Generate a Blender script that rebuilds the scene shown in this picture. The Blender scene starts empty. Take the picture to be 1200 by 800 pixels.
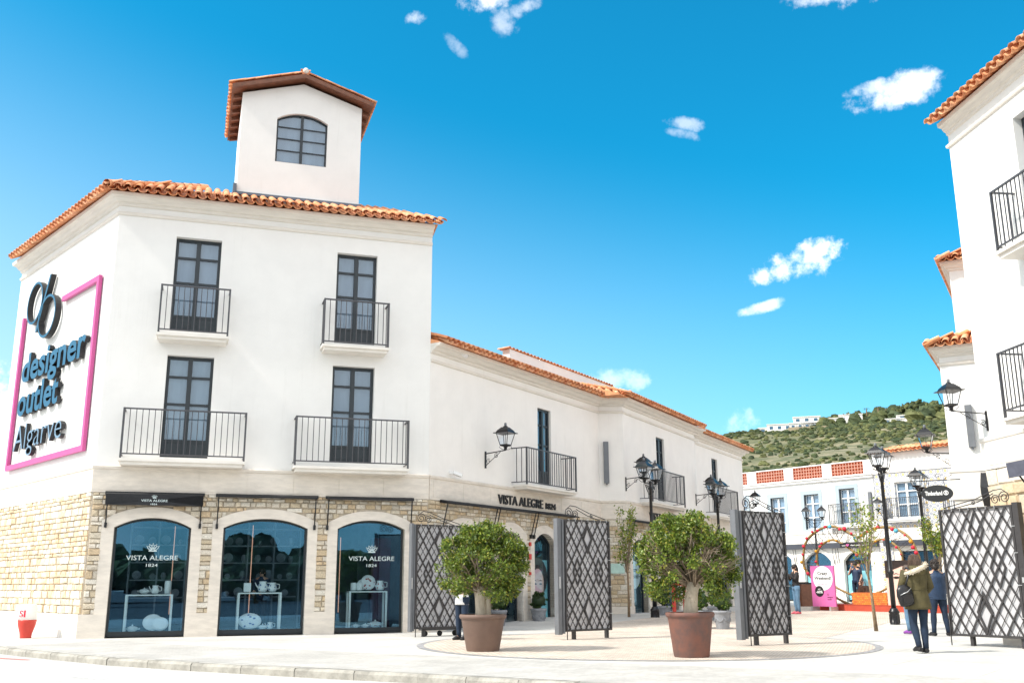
import bpy, bmesh, math, random
import numpy as np
from mathutils import Matrix, Vector, geometry
random.seed(7)
C = bpy.context.scene.collection
SC = bpy.context.scene
R = math.radians
PI = math.pi

# ---------------------------------------------------------------- camera
cam = bpy.data.cameras.new("camera"); camo = bpy.data.objects.new("camera", cam); C.objects.link(camo)
cam.sensor_width = 36; cam.lens = 34.8; cam.clip_end = 6000; cam.clip_start = 0.05
_p = math.atan(285/1160); _r = 0.0044
_fw = Vector((0, math.cos(_p), math.sin(_p))); _u0 = Vector((0, -math.sin(_p), math.cos(_p))); _r0 = Vector((1, 0, 0))
_rt = math.cos(_r)*_r0 - math.sin(_r)*_u0; _up = math.sin(_r)*_r0 + math.cos(_r)*_u0
_m = Matrix((_rt, _up, -_fw)).transposed().to_4x4(); _m.translation = Vector((0, 0, 1.2))
camo.matrix_world = _m
SC.camera = camo

# ---------------------------------------------------------------- sun, sky, exposure
SUN_AZ, SUN_EL = -112, 46.0
sl = bpy.data.lights.new("sun", 'SUN'); sl.energy = 2.1; sl.angle = R(5); sl.color = (1.0, 0.97, 0.93)
so = bpy.data.objects.new("sun", sl); C.objects.link(so)
_sd = Vector((math.sin(R(SUN_AZ))*math.cos(R(SUN_EL)), math.cos(R(SUN_AZ))*math.cos(R(SUN_EL)), math.sin(R(SUN_EL))))
so.rotation_euler = _sd.to_track_quat('Z', 'Y').to_euler(); so.location = (-30, -10, 40)
SC.view_settings.view_transform = 'Standard'; SC.view_settings.look = 'None'
SC.view_settings.exposure = 1.36; SC.view_settings.use_white_balance = True; SC.view_settings.white_balance_temperature = 6900; SC.view_settings.white_balance_tint = 12; SC.view_settings.gamma = 1.0

world = bpy.data.worlds.new("World"); SC.world = world; world.use_nodes = True
wn = world.node_tree; wn.nodes.clear()
def N(nt, t, **k):
    n = nt.nodes.new(t)
    for a, b in k.items():
        if a.startswith('i_'): n.inputs[int(a[2:])].default_value = b
        else: setattr(n, a, b)
    return n
def mth(nt, op, a, b=None, c=None, clamp=False):
    n = nt.nodes.new('ShaderNodeMath'); n.operation = op; n.use_clamp = clamp
    for i, v in enumerate((a, b, c)):
        if v is None: continue
        if isinstance(v, (int, float)): n.inputs[i].default_value = v
        else: nt.links.new(v, n.inputs[i])
    return n.outputs[0]
def mixc(nt, fac, a, b, mode='MIX'):
    n = nt.nodes.new('ShaderNodeMix'); n.data_type = 'RGBA'; n.blend_type = mode
    for sock, v in ((n.inputs[0], fac), (n.inputs[6], a), (n.inputs[7], b)):
        if isinstance(v, (int, float)): sock.default_value = v
        elif isinstance(v, (tuple, list)): sock.default_value = (*v[:3], 1)
        else: nt.links.new(v, sock)
    return n.outputs[2]
def maprange(nt, v, a, b, c=0.0, d=1.0, smooth=True):
    n = nt.nodes.new('ShaderNodeMapRange'); n.interpolation_type = 'SMOOTHSTEP' if smooth else 'LINEAR'
    nt.links.new(v, n.inputs[0]); n.inputs[1].default_value = a; n.inputs[2].default_value = b
    n.inputs[3].default_value = c; n.inputs[4].default_value = d
    return n.outputs[0]
sky = N(wn, 'ShaderNodeTexSky', sky_type='NISHITA', sun_disc=False)
sky.sun_elevation = R(SUN_EL); sky.sun_rotation = R(SUN_AZ); sky.altitude = 50
sky.air_density = 1.0; sky.dust_density = 1.6; sky.ozone_density = 2.5
tc = N(wn, 'ShaderNodeTexCoord')
sep = N(wn, 'ShaderNodeSeparateXYZ'); wn.links.new(tc.outputs['Generated'], sep.inputs[0])
azn = mth(wn, 'MULTIPLY', mth(wn, 'ARCTAN2', sep.outputs[0], sep.outputs[1]), 180/PI)
eln = mth(wn, 'MULTIPLY', mth(wn, 'ARCSINE', sep.outputs[2]), 180/PI)
SKYTINT = (0.30, 0.98, 1.08)
tinted = mixc(wn, 1.0, sky.outputs[0], SKYTINT, 'MULTIPLY')
hsv = N(wn, 'ShaderNodeHueSaturation'); hsv.inputs['Saturation'].default_value = 1.22
wn.links.new(tinted, hsv.inputs['Color'])
# clouds: a handful of soft patches at their own compass bearing and elevation
n1 = N(wn, 'ShaderNodeTexNoise'); n1.inputs['Scale'].default_value = 52; n1.inputs['Detail'].default_value = 12; n1.inputs['Roughness'].default_value = 0.62
wn.links.new(tc.outputs['Generated'], n1.inputs['Vector'])
n2 = N(wn, 'ShaderNodeTexNoise'); n2.inputs['Scale'].default_value = 9; n2.inputs['Detail'].default_value = 4
wn.links.new(tc.outputs['Generated'], n2.inputs['Vector'])
nz = mth(wn, 'ADD', mth(wn, 'MULTIPLY', n1.outputs[0], 1.0), mth(wn, 'MULTIPLY', n2.outputs[0], 0.7))
nz = mth(wn, 'SUBTRACT', nz, 0.85)
# (azimuth, elevation, half width, half height, tilt deg, strength)
CLOUDS = [(16.6, 17.45, 2.7, .85, 10, .85), (18.2, 17.9, 1.5, 1.1, 0, .95), (14.7, 15.2, 1.4, .32, 14, .5),
          (23.6, 26.0, 2.4, .85, 8, .6), (22.0, 26.3, 1.5, .4, 0, .42), (23.0, 31.8, 2.8, 1.0, 6, .75), (19.2, 31.5, 1.5, .6, 0, .5),
          (11.05, 25.7, 1.1, .4, -10, .30), (10.7, 25.2, .9, .3, -20, .25), (-1.6, 33.2, 1.6, 1.1, 20, .62), (-0.5, 31.7, 1.0, .7, -40, .30), (1.0, 32.5, 1.3, .45, 30, .32),
          (-6.1, 31.8, .8, .4, 15, .42), (-3.6, 30.4, 1.0, .35, -40, .2),
          (-29.0, 8.2, 4.6, 3.2, 0, .9), (-44.0, 9.0, 14.0, 5.0, 0, .8), (6.56, 11.6, 1.7, .7, 0, .3), (13.0, 8.9, 1.2, .9, 0, .3)]
tot = None
for a0, e0, sa, se, tl, st in CLOUDS:
    da = mth(wn, 'SUBTRACT', azn, a0); de = mth(wn, 'SUBTRACT', eln, e0)
    ct, sn = math.cos(R(tl)), math.sin(R(tl)); k = math.cos(R(e0))
    u = mth(wn, 'MULTIPLY_ADD', da, ct*k/sa, mth(wn, 'MULTIPLY', de, sn/sa))
    v = mth(wn, 'MULTIPLY_ADD', da, -sn*k/se, mth(wn, 'MULTIPLY', de, ct/se))
    d2 = mth(wn, 'ADD', mth(wn, 'MULTIPLY', u, u), mth(wn, 'MULTIPLY', v, v))
    f = mth(wn, 'SUBTRACT', mth(wn, 'MULTIPLY', nz, 5.2), mth(wn, 'MULTIPLY', d2, 1.15))
    mk = maprange(wn, f, -1.15, 0.75, 0.0, st)
    tot = mk if tot is None else mth(wn, 'MAXIMUM', tot, mk)
# broken veil of thin cloud over the sky to the left of and behind the view, which the soft shadows imply
n3 = N(wn, 'ShaderNodeTexNoise'); n3.inputs['Scale'].default_value = 2.2; n3.inputs['Detail'].default_value = 7; n3.inputs['Roughness'].default_value = .6
wn.links.new(tc.outputs['Generated'], n3.inputs['Vector'])
away = maprange(wn, mth(wn, 'ABSOLUTE', azn), 34, 75); hi_ = maprange(wn, eln, 38, 62); away = mth(wn, 'MAXIMUM', away, hi_)
veil = maprange(wn, mth(wn, 'ADD', n3.outputs[0], mth(wn, 'MULTIPLY', away, .34)), .66, .92, 0, .85)
veil = mth(wn, 'MULTIPLY', veil, away); tot = mth(wn, 'MAXIMUM', tot, veil)
CLOUDCOL = (9.0, 9.0, 9.2)
haze_f = maprange(wn, mth(wn, 'MULTIPLY_ADD', azn, .22, eln), -6, 27, .70, 0)
clear = mixc(wn, haze_f, hsv.outputs[0], (4.3, 5.35, 6.3))
wcol = mixc(wn, tot, clear, CLOUDCOL)
bg = N(wn, 'ShaderNodeBackground'); bg.inputs[1].default_value = 0.088
wn.links.new(wcol, bg.inputs[0])
wo = N(wn, 'ShaderNodeOutputWorld'); wn.links.new(bg.outputs[0], wo.inputs[0])

# ---------------------------------------------------------------- materials
def mat(name, col, rough=0.6, metal=0.0, var=0.0, vs=3.0, bump=0.0, bs=30.0, objvar=0.0, spec=None, stain=None, stretch=None, transl=0.0):
    m = bpy.data.materials.new(name); m.use_nodes = True; nt = m.node_tree
    b = nt.nodes['Principled BSDF']; b.inputs['Roughness'].default_value = rough; b.inputs['Metallic'].default_value = metal
    if spec is not None: b.inputs['Specular IOR Level'].default_value = spec
    b.inputs['Base Color'].default_value = (*col, 1)
    t = N(nt, 'ShaderNodeTexCoord'); vec = t.outputs['Object']
    if stretch:
        mp = N(nt, 'ShaderNodeMapping'); mp.inputs['Scale'].default_value = stretch; nt.links.new(vec, mp.inputs[0]); vec = mp.outputs[0]
    out = None
    if var or stain:
        n = N(nt, 'ShaderNodeTexNoise'); n.inputs['Scale'].default_value = vs; n.inputs['Detail'].default_value = 6; n.inputs['Roughness'].default_value = .65
        nt.links.new(vec, n.inputs['Vector'])
        f = maprange(nt, n.outputs[0], .3, .7)
        hi = [min(1, c*(1+var)) for c in col]; lo = list(stain) if stain else [c*(1-var) for c in col]
        out = mixc(nt, f, lo, hi)
    if objvar:
        oi = N(nt, 'ShaderNodeObjectInfo'); ge = N(nt, 'ShaderNodeNewGeometry')
        rnd = mth(nt, 'FRACT', mth(nt, 'ADD', oi.outputs['Random'], ge.outputs['Random Per Island']))
        h = N(nt, 'ShaderNodeHueSaturation')
        nt.links.new(mth(nt, 'MULTIPLY_ADD', rnd, 2*objvar, 1-objvar), h.inputs['Value'])
        nt.links.new(mth(nt, 'MULTIPLY_ADD', mth(nt, 'FRACT', mth(nt, 'MULTIPLY', rnd, 7.3)), .03, .485), h.inputs['Hue'])
        if out is None: h.inputs['Color'].default_value = (*col, 1)
        else: nt.links.new(out, h.inputs['Color'])
        out = h.outputs[0]
    if out is not None: nt.links.new(out, b.inputs['Base Color'])
    if bump:
        n = N(nt, 'ShaderNodeTexNoise'); n.inputs['Scale'].default_value = bs; n.inputs['Detail'].default_value = 5
        nt.links.new(vec, n.inputs['Vector'])
        bp = N(nt, 'ShaderNodeBump'); bp.inputs['Strength'].default_value = bump; bp.inputs['Distance'].default_value = .02
        nt.links.new(n.outputs[0], bp.inputs['Height']); nt.links.new(bp.outputs[0], b.inputs['Normal'])
    if transl:
        tr = N(nt, 'ShaderNodeBsdfTranslucent')
        if out is not None: nt.links.new(out, tr.inputs[0])
        else: tr.inputs[0].default_value = (*col, 1)
        mx = N(nt, 'ShaderNodeMixShader'); mx.inputs[0].default_value = transl
        nt.links.new(b.outputs[0], mx.inputs[1]); nt.links.new(tr.outputs[0], mx.inputs[2])
        nt.links.new(mx.outputs[0], nt.nodes['Material Output'].inputs[0])
    return m
def ramp_mat(name, cols, rough=.8, nscale=6.0, bump=.4, bs=14., island=True, transl=0., nvar=.25):
    """colour picked per piece from a list, mottled by noise"""
    m = bpy.data.materials.new(name); m.use_nodes = True; nt = m.node_tree; b = nt.nodes['Principled BSDF']
    b.inputs['Roughness'].default_value = rough
    oi = N(nt, 'ShaderNodeObjectInfo'); ge = N(nt, 'ShaderNodeNewGeometry'); t = N(nt, 'ShaderNodeTexCoord')
    rnd = mth(nt, 'FRACT', mth(nt, 'ADD', mth(nt, 'MULTIPLY', oi.outputs['Random'], 3.7), ge.outputs['Random Per Island']))
    cr = N(nt, 'ShaderNodeValToRGB'); e = cr.color_ramp.elements; cr.color_ramp.interpolation = 'CONSTANT' if len(cols) > 5 else 'LINEAR'
    while len(e) < len(cols): e.new(.5)
    for i, c in enumerate(cols): e[i].position = i/len(cols) if len(cols) > 5 else i/max(1, len(cols)-1); e[i].color = (*c, 1)
    nt.links.new(rnd, cr.inputs[0])
    n = N(nt, 'ShaderNodeTexNoise'); n.inputs['Scale'].default_value = nscale; n.inputs['Detail'].default_value = 6
    v = t.outputs['Object']; ad = N(nt, 'ShaderNodeVectorMath', operation='ADD'); nt.links.new(v, ad.inputs[0]); nt.links.new(rnd, ad.inputs[1]); nt.links.new(ad.outputs[0], n.inputs['Vector'])
    f = maprange(nt, n.outputs[0], .25, .75, 1-nvar, 1+nvar*.7)
    vm = N(nt, 'ShaderNodeVectorMath', operation='SCALE'); nt.links.new(cr.outputs[0], vm.inputs[0]); nt.links.new(f, vm.inputs['Scale'])
    nt.links.new(vm.outputs[0], b.inputs['Base Color'])
    if bump:
        n3 = N(nt, 'ShaderNodeTexNoise'); n3.inputs['Scale'].default_value = bs; n3.inputs['Detail'].default_value = 5; nt.links.new(v, n3.inputs['Vector'])
        bp = N(nt, 'ShaderNodeBump'); bp.inputs['Strength'].default_value = bump; bp.inputs['Distance'].default_value = .02
        nt.links.new(n3.outputs[0], bp.inputs['Height']); nt.links.new(bp.outputs[0], b.inputs['Normal'])
    if transl:
        tr = N(nt, 'ShaderNodeBsdfTranslucent'); nt.links.new(vm.outputs[0], tr.inputs[0])
        mx = N(nt, 'ShaderNodeMixShader'); mx.inputs[0].default_value = transl
        nt.links.new(b.outputs[0], mx.inputs[1]); nt.links.new(tr.outputs[0], mx.inputs[2]); nt.links.new(mx.outputs[0], nt.nodes['Material Output'].inputs[0])
    return m
def glass(name, tint, refl, fac, rough=0.0):
    m = bpy.data.materials.new(name); m.use_nodes = True; nt = m.node_tree; nt.nodes.remove(nt.nodes['Principled BSDF'])
    t = N(nt, 'ShaderNodeBsdfTransparent'); t.inputs[0].default_value = (*tint, 1)
    g = N(nt, 'ShaderNodeBsdfGlossy'); g.inputs[0].default_value = (*refl, 1); g.inputs['Roughness'].default_value = rough
    fr = N(nt, 'ShaderNodeLayerWeight'); fr.inputs[0].default_value = .5
    fx = mth(nt, 'ADD', mth(nt, 'MULTIPLY', mth(nt, 'POWER', fr.outputs['Facing'], 4.5), .85), fac, clamp=True)
    mx = N(nt, 'ShaderNodeMixShader'); nt.links.new(fx, mx.inputs[0]); nt.links.new(t.outputs[0], mx.inputs[1]); nt.links.new(g.outputs[0], mx.inputs[2])
    nt.links.new(mx.outputs[0], nt.nodes['Material Output'].inputs[0]); return m
def emis(name, col, s):
    m = bpy.data.materials.new(name); m.use_nodes = True; b = m.node_tree.nodes['Principled BSDF']
    b.inputs['Base Color'].default_value = (*col, 1); b.inputs['Emission Color'].default_value = (*col, 1); b.inputs['Emission Strength'].default_value = s; return m
def streaks(m, amt=.06):
    nt = m.node_tree; b = nt.nodes['Principled BSDF']; l = b.inputs['Base Color'].links[0]; src = l.from_socket
    t = N(nt, 'ShaderNodeTexCoord'); mp = N(nt, 'ShaderNodeMapping'); mp.inputs['Scale'].default_value = (2.6, 2.6, .16); nt.links.new(t.outputs['Object'], mp.inputs[0])
    n = N(nt, 'ShaderNodeTexNoise'); n.inputs['Scale'].default_value = 2.0; n.inputs['Detail'].default_value = 5; n.inputs['Roughness'].default_value = .7; nt.links.new(mp.outputs[0], n.inputs['Vector'])
    n2 = N(nt, 'ShaderNodeTexNoise'); n2.inputs['Scale'].default_value = .45; n2.inputs['Detail'].default_value = 6; nt.links.new(t.outputs['Object'], n2.inputs['Vector'])
    f = mth(nt, 'MULTIPLY', maprange(nt, n.outputs[0], .52, .78), maprange(nt, n2.outputs[0], .35, .65))
    o = mixc(nt, mth(nt, 'MULTIPLY', f, amt*5), src, (.50, .475, .43)); nt.links.new(o, b.inputs['Base Color'])
MT = dict(
 stucco=mat('stucco', (.80, .785, .755), .85, var=.025, vs=1.3, bump=.12, bs=60),
 stucco_cream=mat('stucco_cream', (.83, .80, .76), .85, var=.03, vs=1.2, bump=.12, bs=60),
 travertine=mat('travertine', (.70, .635, .555), .6, var=.09, vs=2.5, bump=.08, bs=25, stretch=(1, 1, 3.5)),
 travertine_pale=mat('travertine_pale', (.76, .72, .66), .6, var=.06, vs=2.0, bump=.08, bs=25, stretch=(1, 1, 4)),
 moulding=mat('moulding_stone', (.72, .675, .61), .65, var=.07, vs=3, bump=.06, bs=30, stretch=(.5, .5, 6)),
 mortar=mat('mortar', (.50, .43, .34), .9, var=.15, vs=9, bump=.4, bs=40),
 stone=ramp_mat('rubble_stone', [(.58,.48,.34),(.64,.56,.44),(.68,.62,.52),(.55,.43,.28),(.61,.52,.39),(.72,.67,.58),(.56,.50,.41),(.64,.55,.42),(.60,.46,.30),(.67,.60,.50)], .85, 7, .5, 22, nvar=.28),
 stone_pale=ramp_mat('pale_stone', [(.62,.53,.40),(.68,.61,.50),(.60,.46,.30),(.66,.57,.44),(.72,.66,.57),(.60,.50,.37),(.66,.52,.34)], .85, 5, .5, 16, nvar=.2),
 tile=ramp_mat('terracotta_tile', [(.66,.26,.115),(.74,.33,.16),(.60,.22,.10),(.78,.40,.22),(.70,.29,.125),(.76,.36,.20)], .8, 5, .25, 30, nvar=.25),
 tile_under=mat('terracotta_under', (.66, .29, .14), .85, var=.2, vs=4, bump=.2, bs=30),
 wood=mat('brown_timber', (.17, .065, .035), .6, var=.2, vs=6),
 dkframe=mat('dark_frame', (.018, .026, .032), .42, var=.1, vs=5),
 gateiron=mat('gate_iron', (.045, .042, .043), .5, metal=.2, var=.15, vs=6), iron=mat('grey_iron', (.075, .075, .082), .45, metal=.3, var=.12, vs=8),
 black=mat('black_iron', (.012, .012, .014), .35, metal=.2, var=.2, vs=12, bump=.1, bs=50),
 blackcloth=mat('black_cloth', (.016, .017, .02), .8, var=.2, vs=10),
 greycloth=mat('grey_awning_cloth', (.085, .09, .12), .8, var=.15, vs=6),
 curtain=mat('window_blind', (.27, .31, .35), .8, var=.14, vs=.9, objvar=.12, stretch=(3, 3, .35)),
 curtain2=mat('window_blind_far', (.33, .41, .50), .8, var=.08, vs=3),
 lead=mat('lead_flashing', (.12, .14, .17), .5, metal=.3, var=.2, vs=4),
 pane=glass('window_glass', (.85, .9, .93), (.8, .9, 1), .07),
 shopglass=glass('shop_glass', (.88, .95, .97), (.20, .50, .78), .13),
 wingglass=glass('wing_glass', (.92, .96, .97), (.30, .55, .75), .05), clear=glass('lantern_glass', (.97, .98, .99), (1, 1, 1), .015),
 white=mat('white_paint', (.80, .80, .79), .5, var=.03, vs=5),
 gypsum=mat('display_white', (.80, .86, .85), .4),
 china=mat('glazed_china', (.84, .88, .88), .2, var=.02, vs=5),
 chinablue=mat('blue_pattern', (.10, .18, .42), .3, var=.3, vs=9),
 chinared=mat('red_pattern', (.45, .05, .07), .3, var=.3, vs=9),
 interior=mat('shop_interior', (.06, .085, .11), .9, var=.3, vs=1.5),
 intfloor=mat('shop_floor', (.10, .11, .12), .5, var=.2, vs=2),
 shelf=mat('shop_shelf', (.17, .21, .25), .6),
 plum=mat('plum_cabinet', (.09, .03, .06), .6, var=.2, vs=3),
 magenta=mat('magenta_paint', (.50, .065, .24), .45, var=.04, vs=3),
 signblue=mat('sign_blue', (.001, .105, .20), .6, var=.06, vs=3),
 signpale=mat('sign_pale_blue', (.12, .22, .32), .4),
 signblack=mat('sign_black', (.012, .013, .015), .5),
 lettwhite=mat('lettering_white', (.62, .72, .72), .6),
 terracotta=mat('terracotta_pot', (.165, .068, .048), .72, var=.25, vs=5, bump=.15, bs=20, stain=(.115, .07, .062)),
 brownpot=mat('brown_pot', (.155, .098, .075), .65, var=.10, vs=4, bump=.1, bs=25),
 soil=mat('soil', (.05, .035, .025), .95, var=.4, vs=20, bump=.6, bs=40),
 greypot=mat('grey_stone_pot', (.25, .26, .28), .8, var=.18, vs=7, bump=.3, bs=20),
 bark=mat('pale_bark', (.47, .40, .31), .85, var=.22, vs=9, bump=.5, bs=22, stretch=(1, 1, .4)),
 twig=mat('twig_bark', (.26, .20, .14), .85, var=.3, vs=9, bump=.3, bs=22),
 trunk=mat('young_bark', (.22, .15, .09), .85, var=.3, vs=9, bump=.4, bs=22),
 leaf=ramp_mat('leaf_green', [(.11,.17,.02),(.17,.245,.027),(.06,.105,.015),(.25,.31,.035),(.12,.185,.022),(.155,.23,.026),(.31,.29,.045),(.08,.13,.017),(.18,.255,.034),(.045,.08,.015)], .42, 3, 0, transl=.28, nvar=.2),
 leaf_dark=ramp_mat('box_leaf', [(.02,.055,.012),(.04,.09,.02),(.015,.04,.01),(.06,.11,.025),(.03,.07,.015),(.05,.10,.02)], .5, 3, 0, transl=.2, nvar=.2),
 leaf_mid=ramp_mat('box_leaf_light', [(.06,.13,.015),(.10,.18,.02),(.04,.09,.01),(.13,.21,.03),(.08,.14,.02),(.05,.12,.015)], .5, 3, 0, transl=.25, nvar=.2),
 leaf_yellow=ramp_mat('citrus_leaf', [(.22,.30,.03),(.34,.36,.05),(.14,.22,.03),(.40,.36,.06),(.18,.27,.04),(.10,.17,.03)], .5, 3, 0, transl=.3, nvar=.2),
 concrete=mat('plaza_concrete', (.60, .585, .555), .85, var=.07, vs=.8, bump=.15, bs=60),
 kerb=mat('kerb_stone', (.29, .275, .24), .9, var=.38, vs=2.2, bump=.5, bs=25),
 earth=mat('dry_earth', (.34, .28, .19), .95, var=.2, vs=.05),
 red=mat('red_paint', (.55, .045, .03), .4, var=.06, vs=5),
 redstage=mat('red_stage', (.42, .06, .03), .6, var=.1, vs=3),
 orange=mat('orange_tile', (.62, .20, .045), .55, var=.08, vs=6),
 orangegap=mat('orange_joint', (.30, .07, .02), .8),
 pink=mat('poster_pink', (.58, .13, .34), .5, var=.12, vs=1.6),
 skin=mat('skin', (.55, .32, .22), .55, var=.05, vs=8),
 posterskin=mat('poster_skin', (.72, .47, .40), .5, var=.05, vs=3),
 posterhair=mat('poster_hair', (.025, .016, .014), .5, var=.3, vs=8),
 lips=mat('poster_lips', (.50, .08, .09), .4),
 olive=mat('olive_cloth', (.080, .066, .026), .85, var=.22, vs=7, bump=.4, bs=14),
 fur=mat('cream_fur', (.62, .54, .42), .95, var=.2, vs=30, bump=.9, bs=60),
 jeans=mat('dark_jeans', (.007, .02, .045), .85, var=.25, vs=9, bump=.25, bs=30),
 jeanslight=mat('light_jeans', (.10, .19, .29), .85, var=.2, vs=9, bump=.25, bs=30),
 navy=mat('navy_quilt', (.013, .035, .08), .6, var=.2, vs=7, bump=.3, bs=20),
 blk=mat('black_fabric', (.014, .013, .015), .75, var=.25, vs=9, bump=.3, bs=25),
 leather=mat('black_leather', (.012, .012, .014), .35, var=.2, vs=12),
 brownleather=mat('brown_leather', (.045, .022, .015), .4, var=.3, vs=12),
 hairdark=mat('dark_hair', (.018, .012, .009), .55, var=.3, vs=25, bump=.5, bs=40, stretch=(1, 1, .2)),
 hairbrown=mat('brown_hair', (.085, .055, .038), .55, var=.35, vs=25, bump=.5, bs=40, stretch=(1, 1, .2)),
 purple=mat('purple_cloth', (.22, .05, .30), .7), pinkcloth=mat('pink_cloth', (.62, .12, .16), .8), lblue=mat('pale_blue_cloth', (.25, .45, .60), .8),
 beige=mat('beige_knit', (.45, .34, .27), .9, bump=.3), whitecloth=mat('white_cloth', (.75, .75, .75), .8),
 yellow=mat('yellow_ball', (.62, .30, .02), .5), flowerred=mat('red_ball', (.65, .02, .05), .5), flowerblue=mat('blue_ball', (.08, .42, .60), .5),
 gold=mat('gold_garland', (.26, .165, .055), .6, var=.35, vs=14, bump=.6, bs=30),
 bluetrim=mat('pale_blue_trim', (.36, .43, .48), .8, var=.04, vs=2),
 screenred=mat('terracotta_screen', (.36, .075, .032), .8, var=.25, vs=8),
 screenlight=mat('terracotta_lattice', (.62, .42, .34), .8, var=.15, vs=8),
 fascia=mat('dark_fascia', (.045, .05, .065), .6, var=.1, vs=2),
 bg_teal=mat('poster_teal', (.22, .55, .62), .5, var=.25, vs=1.2), bg_car=mat('poster_car', (.12, .28, .33), .4),
 redsign=mat('red_sign', (.60, .05, .04), .5), greenplate=mat('green_plate', (.45, .66, .60), .4, var=.1, vs=6),
 villa=mat('villa_white', (.80, .78, .75), .8, var=.04, vs=.3), villawin=mat('villa_window', (.05, .12, .2), .3),
 gatewhite=mat('white_mesh_sheet', (.66, .655, .67), .9, var=.07, vs=1.6, transl=.35),
 gatepost=mat('gate_grey', (.15, .16, .175), .5, metal=.2, var=.08, vs=4),
 steel=mat('pale_steel', (.55, .56, .57), .35, metal=.6), rubber=mat('rubber', (.02, .02, .02), .8),
 strip=emis('warm_light_strip', (1.0, .50, .34), .25), stucco_far=mat('stucco_far', (.70, .69, .67), .85, var=.03, vs=1.0),
)

for k_ in ('stucco', 'stucco_cream', 'stucco_far', 'moulding', 'travertine_pale'): streaks(MT[k_], .05)
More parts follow.
